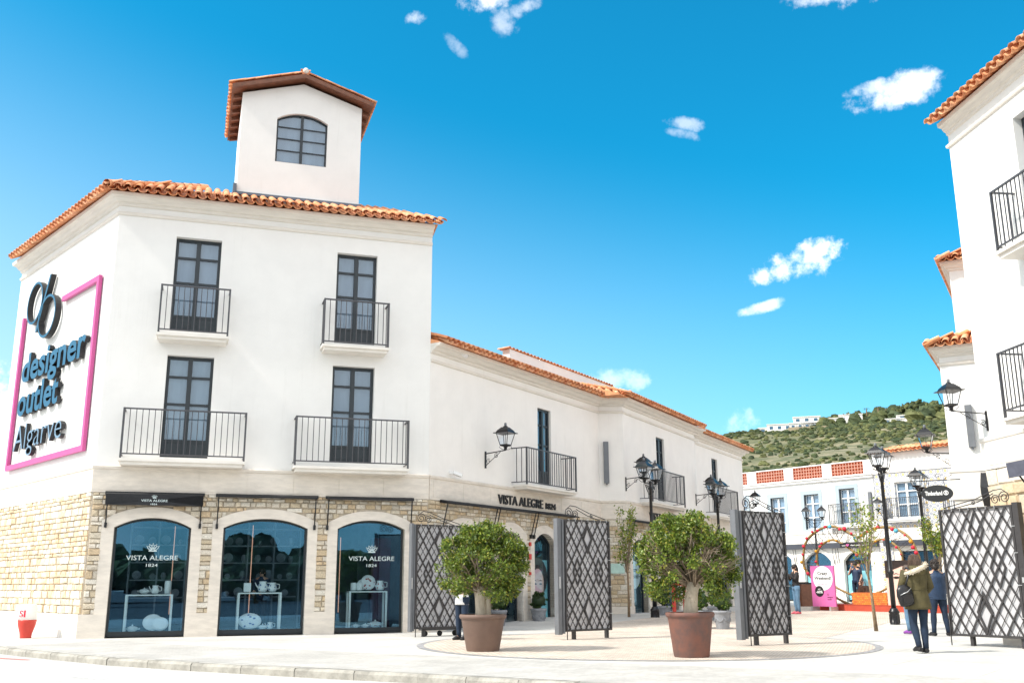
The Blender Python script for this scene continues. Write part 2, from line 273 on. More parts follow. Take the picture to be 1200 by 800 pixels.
# ---------------------------------------------------------------- mesh helpers
I4 = Matrix.Identity(4)
W = {}
class MB:
    def __init__(s, M=None): s.v = []; s.f = []; s.mi = []; s.sm = []; s.M = M.copy() if M else I4.copy(); s.cur = 0; s.smooth = False
    def add(s, vs, fs, mi=None, smooth=None):
        n = len(s.v); M = s.M
        s.v += [M @ Vector(v) for v in vs]
        for f in fs: s.f.append([n+i for i in f]); s.mi.append(s.cur if mi is None else mi); s.sm.append(s.smooth if smooth is None else smooth)
        return s
    def box(s, x0, x1, y0, y1, z0, z1, mi=None):
        return s.add([(x0,y0,z0),(x1,y0,z0),(x1,y1,z0),(x0,y1,z0),(x0,y0,z1),(x1,y0,z1),(x1,y1,z1),(x0,y1,z1)],
                     [(0,3,2,1),(4,5,6,7),(0,1,5,4),(1,2,6,5),(2,3,7,6),(3,0,4,7)], mi, False)
    def prism(s, poly, y0, y1, mi=None, side_mi=None, caps=(True, True)):
        """polygon in x,z extruded along y (front y0, back y1)"""
        n = len(poly)
        vs = [(p[0], y0, p[1]) for p in poly]+[(p[0], y1, p[1]) for p in poly]
        tri = geometry.tessellate_polygon([[Vector((p[0], p[1], 0)) for p in poly]])
        fs = []
        if caps[0]: fs += [tuple(t) for t in tri]
        if caps[1]: fs += [(t[0]+n, t[2]+n, t[1]+n) for t in tri]
        s.add(vs, fs, mi, False)
        k = len(s.v)-2*n
        for i in range(n):
            j = (i+1) % n; s.f.append([k+i, k+j, k+n+j, k+n+i]); s.mi.append(s.cur if side_mi is None and mi is None else (side_mi if side_mi is not None else mi)); s.sm.append(False)
        return s
    def hole(s, outer, holes, y, mi=None):
        """flat face in x,z at depth y with holes"""
        loops = [[Vector((p[0], p[1], 0)) for p in l] for l in [outer]+holes]
        pts = [p for l in loops for p in l]
        tri = geometry.tessellate_polygon(loops)
        return s.add([(p.x, y, p.y) for p in pts], [tuple(t) for t in tri], mi, False)
    def strip(s, poly, y0, y1, closed=True, mi=None):
        n = len(poly); vs = [(p[0], y0, p[1]) for p in poly]+[(p[0], y1, p[1]) for p in poly]
        return s.add(vs, [(i, (i+1) % n, n+(i+1) % n, n+i) for i in range(n if closed else n-1)], mi, False)
    def ring(s, outer, inner, y0, y1, mi=None, closed=True):
        """frame between two equal-length outlines in x,z, thickness y0..y1"""
        n = len(outer); vs = []
        for y in (y0, y1):
            vs += [(p[0], y, p[1]) for p in outer]+[(p[0], y, p[1]) for p in inner]
        fs = []
        for i in range(n if closed else n-1):
            j = (i+1) % n
            fs += [(i, j, n+j, n+i), (2*n+i, 3*n+i, 3*n+j, 2*n+j), (i, 2*n+i, 2*n+j, j), (n+i, n+j, 3*n+j, 3*n+i)]
        if not closed:
            for i in (0, n-1): fs.append((i, n+i, 3*n+i, 2*n+i))
        return s.add(vs, fs, mi, False)
    def tube(s, pts, r, n=6, cap=True, mi=None, smooth=True):
        pts = [Vector(p) for p in pts]
        if not isinstance(r, (list, tuple)): r = [r]*len(pts)
        vs = []; prev = None
        for i, p in enumerate(pts):
            d = (pts[min(i+1, len(pts)-1)]-pts[max(i-1, 0)])
            d = d.normalized() if d.length > 1e-9 else Vector((0, 0, 1))
            if prev is None: a = d.orthogonal().normalized() if abs(d.z) < .9 else Vector((1, 0, 0)); a = (a-d*a.dot(d)).normalized()
            else:
                a = prev-d*prev.dot(d)
                a = a.normalized() if a.length > 1e-6 else d.orthogonal().normalized()
            prev = a; b = d.cross(a)
            for k in range(n):
                t = 2*PI*k/n+PI/n; vs.append(p+(a*math.cos(t)+b*math.sin(t))*r[i])
        fs = [(i*n+k, i*n+(k+1) % n, (i+1)*n+(k+1) % n, (i+1)*n+k) for i in range(len(pts)-1) for k in range(n)]
        s.add(vs, fs, mi, smooth and n > 4)
        if cap:
            b0 = len(s.v)-len(vs)
            s.f += [[b0+k for k in range(n)][::-1], [b0+(len(pts)-1)*n+k for k in range(n)]]; s.mi += [s.cur if mi is None else mi]*2; s.sm += [False]*2
        return s
    def lathe(s, prof, n=16, c=(0, 0, 0), mi=None, smooth=True, cap=True):
        vs = [(c[0]+r*math.cos(2*PI*k/n), c[1]+r*math.sin(2*PI*k/n), c[2]+z) for r, z in prof for k in range(n)]
        fs = [(i*n+k, i*n+(k+1) % n, (i+1)*n+(k+1) % n, (i+1)*n+k) for i in range(len(prof)-1) for k in range(n)]
        s.add(vs, fs, mi, smooth)
        if cap:
            b0 = len(s.v)-len(vs)
            s.f += [[b0+k for k in range(n)][::-1], [b0+(len(prof)-1)*n+k for k in range(n)]]; s.mi += [s.cur if mi is None else mi]*2; s.sm += [False]*2
        return s
    def frustum(s, a0, b0, z0, a1, b1, z1, c=(0, 0), mi=None):
        """rectangular frustum, half sizes a (x) and b (y)"""
        vs = [(c[0]+sx*a, c[1]+sy*b, z) for a, b, z in ((a0, b0, z0), (a1, b1, z1)) for sx, sy in ((-1, -1), (1, -1), (1, 1), (-1, 1))]
        return s.add(vs, [(0,3,2,1),(4,5,6,7),(0,1,5,4),(1,2,6,5),(2,3,7,6),(3,0,4,7)], mi, False)
    def ball(s, c, r, n=8, m=5, mi=None, smooth=True):
        if not isinstance(r, (tuple, list)): r = (r, r, r)
        prof = [(math.sin(PI*i/m), -math.cos(PI*i/m)) for i in range(m+1)]
        vs = [(c[0]+p*r[0]*math.cos(2*PI*k/n), c[1]+p*r[1]*math.sin(2*PI*k/n), c[2]+z*r[2]) for p, z in prof for k in range(n)]
        fs = [(i*n+k, i*n+(k+1) % n, (i+1)*n+(k+1) % n, (i+1)*n+k) for i in range(m) for k in range(n)]
        return s.add(vs, fs, mi, smooth)
    def mesh(s, name, inv=None):
        me = bpy.data.meshes.new(name)
        vv = s.v if inv is None else [inv @ v for v in s.v]
        me.from_pydata([tuple(v) for v in vv], [], s.f)
        me.polygons.foreach_set('use_smooth', s.sm); me.polygons.foreach_set('material_index', s.mi)
        me.update(); return me
def mats_on(me, mt):
    for m in (mt if isinstance(mt, (list, tuple)) else [mt]): me.materials.append(MT[m] if isinstance(m, str) else m)
def thing(name, label, cat, M=None, group=None):
    o = bpy.data.objects.new(name, None); C.objects.link(o); o.empty_display_size = .2
    M = M or I4; o.matrix_basis = M.copy(); W[o.name] = M.copy(); o['label'] = label; o['category'] = cat
    if group: o['group'] = group
    return o
def part(name, mb, mt, parent=None, label=None, kind=None, recenter=False):
    inv = W[parent.name].inverted() if parent is not None else None
    me = mb.mesh(name, inv); mats_on(me, mt)
    o = bpy.data.objects.new(name, me); C.objects.link(o)
    if parent is not None: o.parent = parent; W[o.name] = W[parent.name].copy()
    else: W[o.name] = I4.copy()
    if label: o['label'] = label
    if kind: o['kind'] = kind
    return o
def inst(name, me, parent, Mw):
    o = bpy.data.objects.new(name, me); C.objects.link(o)
    if parent is not None: o.parent = parent; o.matrix_basis = W[parent.name].inverted() @ Mw
    else: o.matrix_basis = Mw
    return o
def single(name, mb, mt, label, cat, M=None, group=None):
    """a thing that is one mesh, origin at M"""
    M = M or I4
    me = mb.mesh(name); mats_on(me, mt); o = bpy.data.objects.new(name, me); C.objects.link(o); o.matrix_basis = M.copy(); W[o.name] = M.copy()
    o['label'] = label; o['category'] = cat
    if group: o['group'] = group
    return o
def struct(name, mb, mt, kind='structure'):
    o = part(name, mb, mt); o['kind'] = kind; return o
def copy_tree(o, parent=None, M=None, label=None):
    c = o.copy(); C.objects.link(c)
    if parent is not None: c.parent = parent
    if M is not None: c.matrix_basis = M.copy()
    if label: c['label'] = label
    for ch in o.children: copy_tree(ch, c)
    return c
def T(x, y, z=0, rz=0, s=1): return Matrix.Translation((x, y, z)) @ Matrix.Rotation(rz, 4, 'Z') @ Matrix.Scale(s, 4)
def FR(P, az):
    """facade frame: x along the wall to the right (compass azimuth az), -y outward, z up"""
    return Matrix.Translation((P[0], P[1], 0)) @ Matrix.Rotation(R(90-az), 4, 'Z')

# text ------------------------------------------------------------
_tc = {}
def text_geo(s, offset=0., shear=0.):
    key = (s, offset, shear)
    if key in _tc: return _tc[key]
    cu = bpy.data.curves.new('t', 'FONT'); cu.body = s; cu.size = 1; cu.offset = offset; cu.shear = shear; cu.resolution_u = 3; cu.extrude = 0; cu.fill_mode = 'BOTH'
    o = bpy.data.objects.new('t', cu); C.objects.link(o)
    dg = bpy.context.evaluated_depsgraph_get(); me = bpy.data.meshes.new_from_object(o.evaluated_get(dg))
    bm = bmesh.new(); bm.from_mesh(me); bmesh.ops.remove_doubles(bm, verts=bm.verts, dist=1e-4)
    vs = [(v.co.x, v.co.y) for v in bm.verts]; fs = [[v.index for v in f.verts] for f in bm.faces]
    es = [(e.verts[0].index, e.verts[1].index) for e in bm.edges if len(e.link_faces) == 1]
    bm.free(); bpy.data.objects.remove(o); bpy.data.curves.remove(cu); bpy.data.meshes.remove(me)
    _tc[key] = (vs, fs, es); return _tc[key]
def adv(s):
    a = text_geo(s+'|')[0]; b = text_geo('|')[0]
    return max(p[0] for p in a)-max(p[0] for p in b)
def put_text(mb, s, x, z, w, h, y=0., depth=.01, offset=0., face=0, side=0, caph=.73, shear=0., track=0.):
    """write s with its left end at x, baseline z, width w and capital height h, front at y-depth"""
    geo = text_geo(s, offset, shear); vs, fs, es = geo
    if not vs: return
    x0 = min(p[0] for p in vs); x1 = max(p[0] for p in vs); kx = w/(x1-x0); kz = h/caph
    n = len(vs); P = [(x+(p[0]-x0)*kx, z+p[1]*kz) for p in vs]
    mb.add([(p[0], y-depth, p[1]) for p in P], fs, face, False)
    if depth > .004:
        mb.add([(p[0], y-depth, p[1]) for p in P]+[(p[0], y, p[1]) for p in P], [(a, b, b+n, a+n) for a, b in es], side, False)
def letters(parent, M, s, x, z, w, h, y, depth, mt, offset=0., caph=.73, name='letter'):
    """each letter a part of its own"""
    tot = adv(s) or 1; k = w/tot
    for i, ch in enumerate(s):
        if ch == ' ': continue
        g = text_geo(ch, offset); x0 = min(p[0] for p in g[0]); x1 = max(p[0] for p in g[0])
        mb = MB(M); put_text(mb, ch, x+(adv(s[:i]) if i else 0)*k+x0*k, z, (x1-x0)*k, h, y, depth, offset, 0, 1, caph)
        part(name, mb, mt, parent)
# arch outlines ---------------------------------------------------
def arch(x0, x1, z0, zs, zt, n=12):
    """outline bottom-left, up the left side, over the segmental arch, down the right; zs springing, zt crown"""
    pts = [(x0, z0)]
    for i in range(n+1):
        t = i/n; x = x0+(x1-x0)*t; u = 2*t-1; pts.append((x, zs+(zt-zs)*(1-abs(u)**2.2)))
    pts.append((x1, z0)); return pts
def rect(x0, x1, z0, z1): return [(x0, z0), (x0, z1), (x1, z1), (x1, z0)]
def arc_outline_at(a, z):
    """x interval of an arch tuple at height z or None"""
    x0, x1, z0, zs, zt = a
    if z >= zt: return None
    if z <= zs: return (x0, x1)
    u = (1-(z-zs)/(zt-zs))**(1/2.2); c = (x0+x1)/2; h = (x1-x0)/2
    return (c-h*u, c+h*u)
# stones ----------------------------------------------------------
def stone_mesh(seed, mt):
    rn = random.Random(seed); mb = MB(); j = lambda a: rn.uniform(-a, a)
    b = [(-.5, 0, -.5), (.5, 0, -.5), (.5, 0, .5), (-.5, 0, .5)]
    f = [(-.46+j(.05), -1+j(.25), -.42+j(.07)), (.46+j(.05), -1+j(.25), -.42+j(.07)), (.46+j(.05), -1+j(.25), .42+j(.07)), (-.46+j(.05), -1+j(.25), .42+j(.07))]
    c = (j(.15), -1.18+j(.15), j(.15))
    mb.add(b+f+[c], [(0,1,5,4),(1,2,6,5),(2,3,7,6),(3,0,4,7),(4,5,8),(5,6,8),(6,7,8),(7,4,8)])
    me = mb.mesh('stone'); mats_on(me, mt); return me
SPOOL = [stone_mesh(i, 'stone') for i in range(14)]; SPOOL_P = [stone_mesh(50+i, 'stone_pale') for i in range(8)]
def stones(parent, M, x0, x1, z0, z1, openings, rowh=.145, wid=(.14, .38), prot=.03, budget=300, key=None, pool=None, mt='stone', seed=1, cuts=()):
    """lay rubble courses; openings are arch tuples (outer outline of the surrounds); nearest ones become parts, the rest one stuff mesh"""
    rn = random.Random(seed); L = []; z = z0; pool = pool or SPOOL
    while z < z1-.04:
        h = min(rowh*rn.choice((.62, .8, .95, 1.1, 1.35)), z1-z)
        if z1-(z+h) < .06: h = z1-z
        zm = z+h/2; iv = [(x0, x1)]
        for a in openings:
            o = arc_outline_at(a, z+h*.35) or arc_outline_at(a, z)
            if not o: continue
            nx = []
            for p, q in iv:
                if o[1] <= p or o[0] >= q: nx.append((p, q)); continue
                if o[0] > p: nx.append((p, o[0]+.02))
                if o[1] < q: nx.append((o[1]-.02, q))
            iv = nx
        for p, q in iv:
            x = p
            while x < q-.03:
                w = rn.uniform(*wid)*(1.3 if rn.random() < .12 else 1)
                if q-(x+w) < wid[0]*.6: w = q-x
                g_ = rn.uniform(.006, .022); L.append((x+w/2, zm+rn.uniform(-.004, .004), max(w-g_, .03), h-rn.uniform(.006, .02))); x += w
        z += h
    L.sort(key=key or (lambda t: -t[2]*t[3]))
    for i, (x, zz, w, h) in enumerate(L[:budget]):
        inst('stone', rn.choice(pool), parent, M @ Matrix.Translation((x, 0, zz)) @ Matrix.Diagonal((w, prot*rn.uniform(.7, 1.3), h, 1)))
    rest = L[budget:]
    if rest:
        mb = MB()
        for x, zz, w, h in rest:
            me = rn.choice(pool); mb.M = M @ Matrix.Translation((x, 0, zz)) @ Matrix.Diagonal((w, prot*rn.uniform(.7, 1.3), h, 1))
            mb.add([v.co for v in me.vertices], [list(f.vertices) for f in me.polygons])
        part('stonework', mb, mt, parent, kind='stuff')
    return len(L)
# roof tiles ------------------------------------------------------
def half_tube(r0, r1, L, n=6, up=True, th=.014):
    """barrel tile along +y, widest at y=0; arch up or channel down"""
    mb = MB(); s = 1 if up else -1; vs = []
    for y, r in ((0, r0), (L, r1)):
        for rr in (r, r-th):
            for k in range(n+1):
                t = PI*k/n; vs.append((-math.cos(t)*rr, y, s*math.sin(t)*rr*.85))
    m = n+1; fs = []
    for k in range(n):
        fs += [(k, k+1, 2*m+k+1, 2*m+k), (m+k, 3*m+k, 3*m+k+1, m+k+1), (k, m+k, m+k+1, k+1)]
    fs += [(0, 2*m, 3*m, m), (n, m+n, 3*m+n, 2*m+n)]
    mb.add(vs, fs, 0, True)
    for i in range(len(mb.sm)): mb.sm[i] = (i % 3 != 2)
    return mb
_ct = half_tube(.103, .084, .50); TILE = _ct.mesh('roof_tile'); mats_on(TILE, 'tile')
_ch = half_tube(.122, .105, .50, up=False)
def tiled(parent, M, width, vmax, pitch, rows_indiv=3, cols=None, spacing=.25, expo=.38, maxrows=99, left=lambda v: 0., right=None, stuff=True, jitter=.008):
    """M: eave frame, x along the eave, y horizontally inward, origin at the eave line. Slope rises at pitch."""
    right = right or (lambda v: width); rn = random.Random(len(C.objects))
    S = M @ Matrix.Rotation(pitch, 4, 'X'); nc = int(width/spacing)+1; mbt = MB(); mbc = MB(); k = 0
    tv = [v.co.copy() for v in TILE.vertices]; tf = [list(f.vertices) for f in TILE.polygons]; tsm = [f.use_smooth for f in TILE.polygons]
    nr = min(maxrows, int(vmax/expo)+1); off = (width-(nc-1)*spacing)/2
    for i in range(nc+1):
        xc = off+(i-.5)*spacing
        for r in range(nr):
            v = r*expo
            if left(v) <= xc <= right(v):
                mbc.M = S @ Matrix.Translation((xc, v-(.0 if r else .02), .022-.004*(r % 2))) @ Matrix.Rotation(R(2), 4, 'X'); mbc.add(_ch.v, _ch.f, 0); mbc.sm[-len(_ch.f):] = _ch.sm
        x = off+i*spacing
        if i == nc: continue
        for r in range(nr):
            v = r*expo
            if not (left(v)-.05 <= x <= right(v)+.05): continue
            Mt = S @ Matrix.Translation((x+rn.uniform(-jitter, jitter), v-rn.uniform(0, .015), .03)) @ Matrix.Rotation(R(3.0), 4, 'X') @ Matrix.Rotation(rn.uniform(-.02, .02), 4, 'Z')
            if r < rows_indiv: inst('roof_tile', TILE, parent, Mt)
            else:
                mbt.M = Mt; mbt.add(tv, tf, 0); mbt.sm[-len(tf):] = tsm
    if mbt.f: part('roof_tiles', mbt, 'tile', parent, kind='stuff')
    part('channel_tiles', mbc, 'tile', parent, kind='stuff')
# cornice / moulding profile swept along a polyline in plan -------------
def sweep(mb, plan, prof, closed=False):
    """plan: list of (x,y) in order with the outside on the right-hand side; prof: list of (out, z)"""
    n = len(plan); m = len(prof); vs = []
    for i, p in enumerate(plan):
        p = Vector(p); d0 = (p-Vector(plan[i-1])).normalized() if i or closed else None; d1 = (Vector(plan[(i+1) % n])-p).normalized() if i < n-1 or closed else None
        if d0 is None: d0 = d1
        if d1 is None: d1 = d0
        n0 = Vector((d0.y, -d0.x)); n1 = Vector((d1.y, -d1.x)); b = (n0+n1); b = b/(b.length**2/2) if b.length > .1 else n0
        for o, z in prof: vs.append((p.x+b.x*o, p.y+b.y*o, z))
    fs = [(i*m+j, ((i+1) % n)*m+j, ((i+1) % n)*m+j+1, i*m+j+1) for i in range(n if closed else n-1) for j in range(m-1)]
    if not closed: fs += [tuple(range(m))[::-1], tuple((n-1)*m+j for j in range(m))]
    mb.add(vs, fs)
# windows -----------------------------------------------------------
def french_door(parent, M, x0, x1, z0, z1, depth=.22, fm='dkframe', cm='curtain', rows=(.0, .22, .42, .80), name='french_door', fw=.075, solid=True):
    """recessed pair of leaves: frame part with pane and blind sub-parts. rows are transom positions as fractions from the top"""
    y = depth; mb = MB(M); xm = (x0+x1)/2; h = z1-z0
    mb.box(x0, x0+fw, y-.03, y+.05, z0, z1); mb.box(x1-fw, x1, y-.03, y+.05, z0, z1)
    mb.box(x0+fw, x1-fw, y-.03, y+.05, z1-fw, z1); mb.box(x0+fw, x1-fw, y-.03, y+.05, z0, z0+fw*.8)
    mb.box(xm-fw*.75, xm+fw*.75, y-.045, y+.045, z0+fw*.8, z1-fw)
    zz = [z1-fw]+[z1-h*r for r in rows[1:]]
    for z in zz[1:]:
        mb.box(x0+fw, xm-fw*.75, y-.02, y+.04, z-fw*.4, z+fw*.4); mb.box(xm+fw*.75, x1-fw, y-.02, y+.04, z-fw*.4, z+fw*.4)
    zl = zz[-1]
    if solid:
        for a, b in ((x0+fw, xm-fw*.75), (xm+fw*.75, x1-fw)):
            mb.box(a, b, y-.005, y+.04, z0+fw*.8, zl-fw*.4); mb.box(a+.06, b-.06, y-.018, y-.006, z0+fw*.8+.05, zl-fw*.4-.05)
    fo = part(name, mb, fm, parent)
    for i in range(len(zz)-1 if solid else len(zz)):
        za = zz[i]-(fw*.4 if i else 0); zb = zz[i+1]+fw*.4 if i+1 < len(zz) else z0+fw*.8
        for a, b in ((x0+fw, xm-fw*.75), (xm+fw*.75, x1-fw)):
            p = MB(M); p.box(a-.003, b+.003, y+.008, y+.016, zb-.003, za+.003); part('pane', p, 'pane', fo)
    b = MB(M); b.box(x0+.01, x1-.01, y+.07, y+.075, z0+.01, z1-.01); part('blind', b, cm, fo)
    return fo
BAL = {}
def balcony(parent, M, x0, x1, zt, zb, proj=.5, slab=None, gap=.145, mt='iron', slabmt='travertine_pale', slabh=.17, inset=.06, rail=.022):
    if slab is None: slab = (x0-.05, x1+.05, zb-.08)
    mb = MB(M); sx0, sx1, sz = slab
    mb.box(sx0, sx1, -proj-.06, 0.02, sz-slabh*.45, sz); mb.box(sx0+.05, sx1-.05, -proj, 0.02, sz-slabh, sz-slabh*.45)
    part('balcony_slab', mb, slabmt, parent)
    r = rail; f = MB(M); y = -proj
    f.box(x0, x1, y-r, y+r, zt-.035, zt); f.box(x0, x1, y-r*.8, y+r*.8, zb, zb+.03)
    for x in (x0, x1):
        f.box(x-r, x+r, y-r-.001, y+r+.001, sz, zt+.002)
        xs = 1 if x == x1 else -1
        f.box(x-r, x+r, y+r, .0, zt-.033, zt-.002); f.box(x-r*.8, x+r*.8, y+r, .0, zb+.001, zb+.028)
    fo = part('balcony_railing', f, mt, parent)
    key = (round(zt-zb, 2), mt)
    if key not in BAL:
        q = MB(); q.box(-.009, .009, -.009, .009, 0, zt-zb-.06); me = q.mesh('baluster'); mats_on(me, mt); BAL[key] = me
    n = max(2, int(round((x1-x0)/gap)))
    for i in range(1, n): inst('baluster', BAL[key], fo, M @ Matrix.Translation((x0+(x1-x0)*i/n, y, zb+.028)))
    for x in (x0, x1):
        k = max(2, int(proj/.16))
        for i in range(1, k): inst('baluster', BAL[key], fo, M @ Matrix.Translation((x, y+proj*i/k, zb+.028)))
    return fo
# ---------------------------------------------------------------- ground
def gz(x, y):
    t = min(1, max(0, (y-27)/7)); return .2*t*t*(3-2*t)
KERB = [(-60, 60), (-24, 33.2), (-17.5, 27.4), (-10.72, 21.58), (-9.4, 20.3), (-6.94, 18.09), (-5.1, 16.85), (-3.19, 15.68), (-1.25, 14.6), (.85, 13.2), (4.5, 10.9), (8, 9), (40, -9)]
def kerb_y(x):
    for (a, b), (c, d) in zip(KERB, KERB[1:]):
        if a <= x <= c: return b+(d-b)*(x-a)/(c-a)
    return 0
mb = MB(); mb.box(-3000, 3000, -3000, 3000, -.9, -.30); struct('ground', mb, 'earth')
def tiled_mat(name, base, brick, mortar=None, msize=.012, var=.06, scale=1.0, off=.5, rot=0., bump=.3):
    m = bpy.data.materials.new(name); m.use_nodes = True; nt = m.node_tree; b = nt.nodes['Principled BSDF']; b.inputs['Roughness'].default_value = .85
    t = N(nt, 'ShaderNodeTexCoord'); mp = N(nt, 'ShaderNodeMapping'); mp.inputs['Rotation'].default_value = (0, 0, rot); nt.links.new(t.outputs['Object'], mp.inputs[0])
    br = N(nt, 'ShaderNodeTexBrick'); br.offset = off; br.inputs['Scale'].default_value = scale
    br.inputs['Brick Width'].default_value = brick[0]; br.inputs['Row Height'].default_value = brick[1]; br.inputs['Mortar Size'].default_value = msize; br.inputs['Mortar Smooth'].default_value = .3
    br.inputs['Color1'].default_value = (*[c*(1-var) for c in base], 1); br.inputs['Color2'].default_value = (*[min(1, c*(1+var)) for c in base], 1)
    br.inputs['Mortar'].default_value = (*(mortar or [c*.72 for c in base]), 1)
    nt.links.new(mp.outputs[0], br.inputs[0])
    n = N(nt, 'ShaderNodeTexNoise'); n.inputs['Scale'].default_value = .7; n.inputs['Detail'].default_value = 8; n.inputs['Roughness'].default_value = .7; nt.links.new(t.outputs['Object'], n.inputs['Vector'])
    f = maprange(nt, n.outputs[0], .3, .7, .80, 1.08)
    n2 = N(nt, 'ShaderNodeTexNoise'); n2.inputs['Scale'].default_value = 14; n2.inputs['Detail'].default_value = 6; nt.links.new(t.outputs['Object'], n2.inputs['Vector'])
    f2 = mth(nt, 'MULTIPLY', f, maprange(nt, n2.outputs[0], .3, .7, .93, 1.05))
    vm = N(nt, 'ShaderNodeVectorMath', operation='SCALE'); nt.links.new(br.outputs[0], vm.inputs[0]); nt.links.new(f2, vm.inputs['Scale']); nt.links.new(vm.outputs[0], b.inputs['Base Color'])
    bp = N(nt, 'ShaderNodeBump'); bp.inputs['Strength'].default_value = bump; bp.inputs['Distance'].default_value = .02
    nt.links.new(mth(nt, 'SUBTRACT', mth(nt, 'MULTIPLY', n2.outputs[0], .5), br.outputs['Fac']), bp.inputs['Height']); nt.links.new(bp.outputs[0], b.inputs['Normal'])
    MT[name] = m; return m
tiled_mat('slabs', (.53, .515, .48), (2.3, 2.3), mortar=(.36, .34, .31), msize=.011, var=.04, rot=R(36), off=.35, bump=.15)
tiled_mat('cobble', (.62, .545, .465), (.125, .105), mortar=(.42, .33, .26), msize=.012, var=.12, rot=R(20), bump=.5)
tiled_mat('cobble_ring', (.33, .33, .34), (.12, .10), mortar=(.26, .25, .24), msize=.012, var=.15, rot=R(50), bump=.5)
tiled_mat('pavers', (.45, .435, .405), (.21, .105), mortar=(.40, .38, .35), msize=.008, var=.07, rot=R(-36), bump=.3)
tiled_mat('asphalt', (.50, .49, .475), (6, 60), mortar=(.5, .49, .47), msize=.004, var=.02, rot=R(-36), bump=.25)
mb = MB(); far = [(-300, -300), (300, -300), (300, 60)] + [(40, -9.05)] + [(a, b-.02) for a, b in KERB[::-1][1:]] + [(-300, 230)]
pl = [(x, y) for x, y in far]; tri = geometry.tessellate_polygon([[Vector((x, y, 0)) for x, y in pl]])
mb.add([(x, y, -.12) for x, y in pl]+[(x, y, -.25) for x, y in pl], [tuple(t) for t in tri]); struct('road', mb, 'asphalt')
def drape(mb, left, right, ys, dz, xs=1):
    rows = []
    for y in ys: rows.append([(left(y)+(right(y)-left(y))*i/xs, y) for i in range(xs+1)])
    vs = [(x, y, gz(x, y)+dz) for r in rows for x, y in r]; m = xs+1
    mb.add(vs, [(i*m+j, i*m+j+1, (i+1)*m+j+1, (i+1)*m+j) for i in range(len(ys)-1) for j in range(xs)])
mb = MB(); ks = [k for k in KERB if k[1] < 27]; a0 = (-17.1, 27.0)
xs = [a0]+[k for k in ks if k[0] > -17.2]; 
vs = [(x, y, 0) for x, y in xs]+[(x, 27.0, 0) for x, y in xs]; n = len(xs)
mb.add(vs, [(i, i+1, n+i+1, n+i) for i in range(n-1)])
kx = lambda y: -17.1-(y-27)*(42.9/33) if y < 60 else -60
drape(mb, kx, lambda y: 60, [27, 28, 29, 30, 31, 32, 33, 34, 60, 110], 0)
mb.M = I4; struct('plaza', mb, 'slabs')
mb = MB(); pv = [(-10.62, 21.62), (-6.84, 18.15), (-3.1, 15.75), (.95, 13.27), (8, 9.1)]; pu = [(-11.5, 26.1), (-6.44, 21.3), (-1.22, 18.0), (1.85, 16.2), (11, 10.3)]
pu = [(-9.3, 23.7), (-6.44, 21.45), (-1.22, 18.05), (1.85, 16.2), (9.6, 11.3)]
mb.add([(x, y, .004) for x, y in pv]+[(x, y, .004) for x, y in pu], [(i, i+1, 6+i, 5+i) for i in range(4)]); struct('paver_strip', mb, 'pavers')
mb = MB(); mb.add([(-250, -250, -.116), (250, -250, -.116), (250, -20, -.116), (30, -6, -.116), (6, 5.5, -.116), (-12, 7.5, -.116), (-250, 60, -.116)], [(0, 1, 2, 3, 4, 5, 6)])
MT['dark_asphalt'] = mat('dark_asphalt', (.09, .09, .095), .9, var=.2, vs=1.0, bump=.3); struct('car_park', mb, 'dark_asphalt')
# paved beige disc with a dark ring of setts
def disc(name, c, rx, ry, z, mt, n=72, rin=None, rot=0):
    mb = MB(); P = lambda r1, r2: [(c[0]+math.cos(2*PI*k/n+rot)*r1, c[1]+math.sin(2*PI*k/n+rot)*r2, z) for k in range(n)]
    if rin: mb.add(P(rx, ry)+P(rx-rin, ry-rin), [(k, (k+1) % n, n+(k+1) % n, n+k) for k in range(n)])
    else: mb.add(P(rx, ry), [tuple(range(n))])
    struct(name, mb, mt)
disc('sett_circle', (2.70, 21.55), 4.55, 4.75, .008, 'cobble'); disc('sett_edging', (2.70, 21.55), 4.70, 4.9, .006, 'cobble_ring')
lx = lambda y: np.interp(y, [23.5, 26, 29.5, 34, 40, 50, 56], [1.0, .8, 2.2, 5.4, 9.0, 14.5, 17]); rx_ = lambda y: np.interp(y, [23.5, 26.8, 29.9, 34, 40, 50, 56], [7.1, 8.83, 10.85, 13.5, 17.5, 21, 22])
mb = MB(); drape(mb, lx, rx_, [23.5, 25, 26, 26.8, 27, 28, 29, 29.9, 31, 32, 33, 34, 37, 40, 45, 50, 56], .004); struct('sett_paving', mb, 'cobble')
# kerb stones
kb = bpy.data.objects.new('kerb', None); C.objects.link(kb); kb['kind'] = 'structure'; W['kerb'] = I4.copy()
rn = random.Random(3); q = MB(); q.box(-.5, .5, -.16, 0, -.3, 0)
KS = []
for i in range(4):
    q = MB(); j = lambda: rn.uniform(-.008, .008)
    q.add([(-.495, -.17, -.3), (.495, -.17, -.3), (.495, 0, -.3), (-.495, 0, -.3), (-.495, -.17, -.03+j()), (.495, -.17, -.03+j()), (-.49, -.145+j(), .006+j()*.5), (.49, -.145+j(), .006+j()*.5), (-.495, 0, .008), (.495, 0, .008)],
          [(0,1,5,4), (4,5,7,6), (6,7,9,8), (8,9,2,3), (0,4,6,8,3), (1,2,9,7,5)]); me = q.mesh('kerb_stone'); mats_on(me, 'kerb'); KS.append(me)
for (a, b), (c, d) in zip(KERB[1:], KERB[2:-1]):
    L = math.hypot(c-a, d-b); n = max(1, round(L/1.0)); an = math.atan2(d-b, c-a)
    for i in range(n):
        t = (i+.5)/n; Mx = Matrix.Translation((a+(c-a)*t, b+(d-b)*t, rn.uniform(-.003, .003))) @ Matrix.Rotation(an, 4, 'Z') @ Matrix.Diagonal((L/n, 1, 1, 1))
        inst('kerb_stone', rn.choice(KS), kb, Mx)
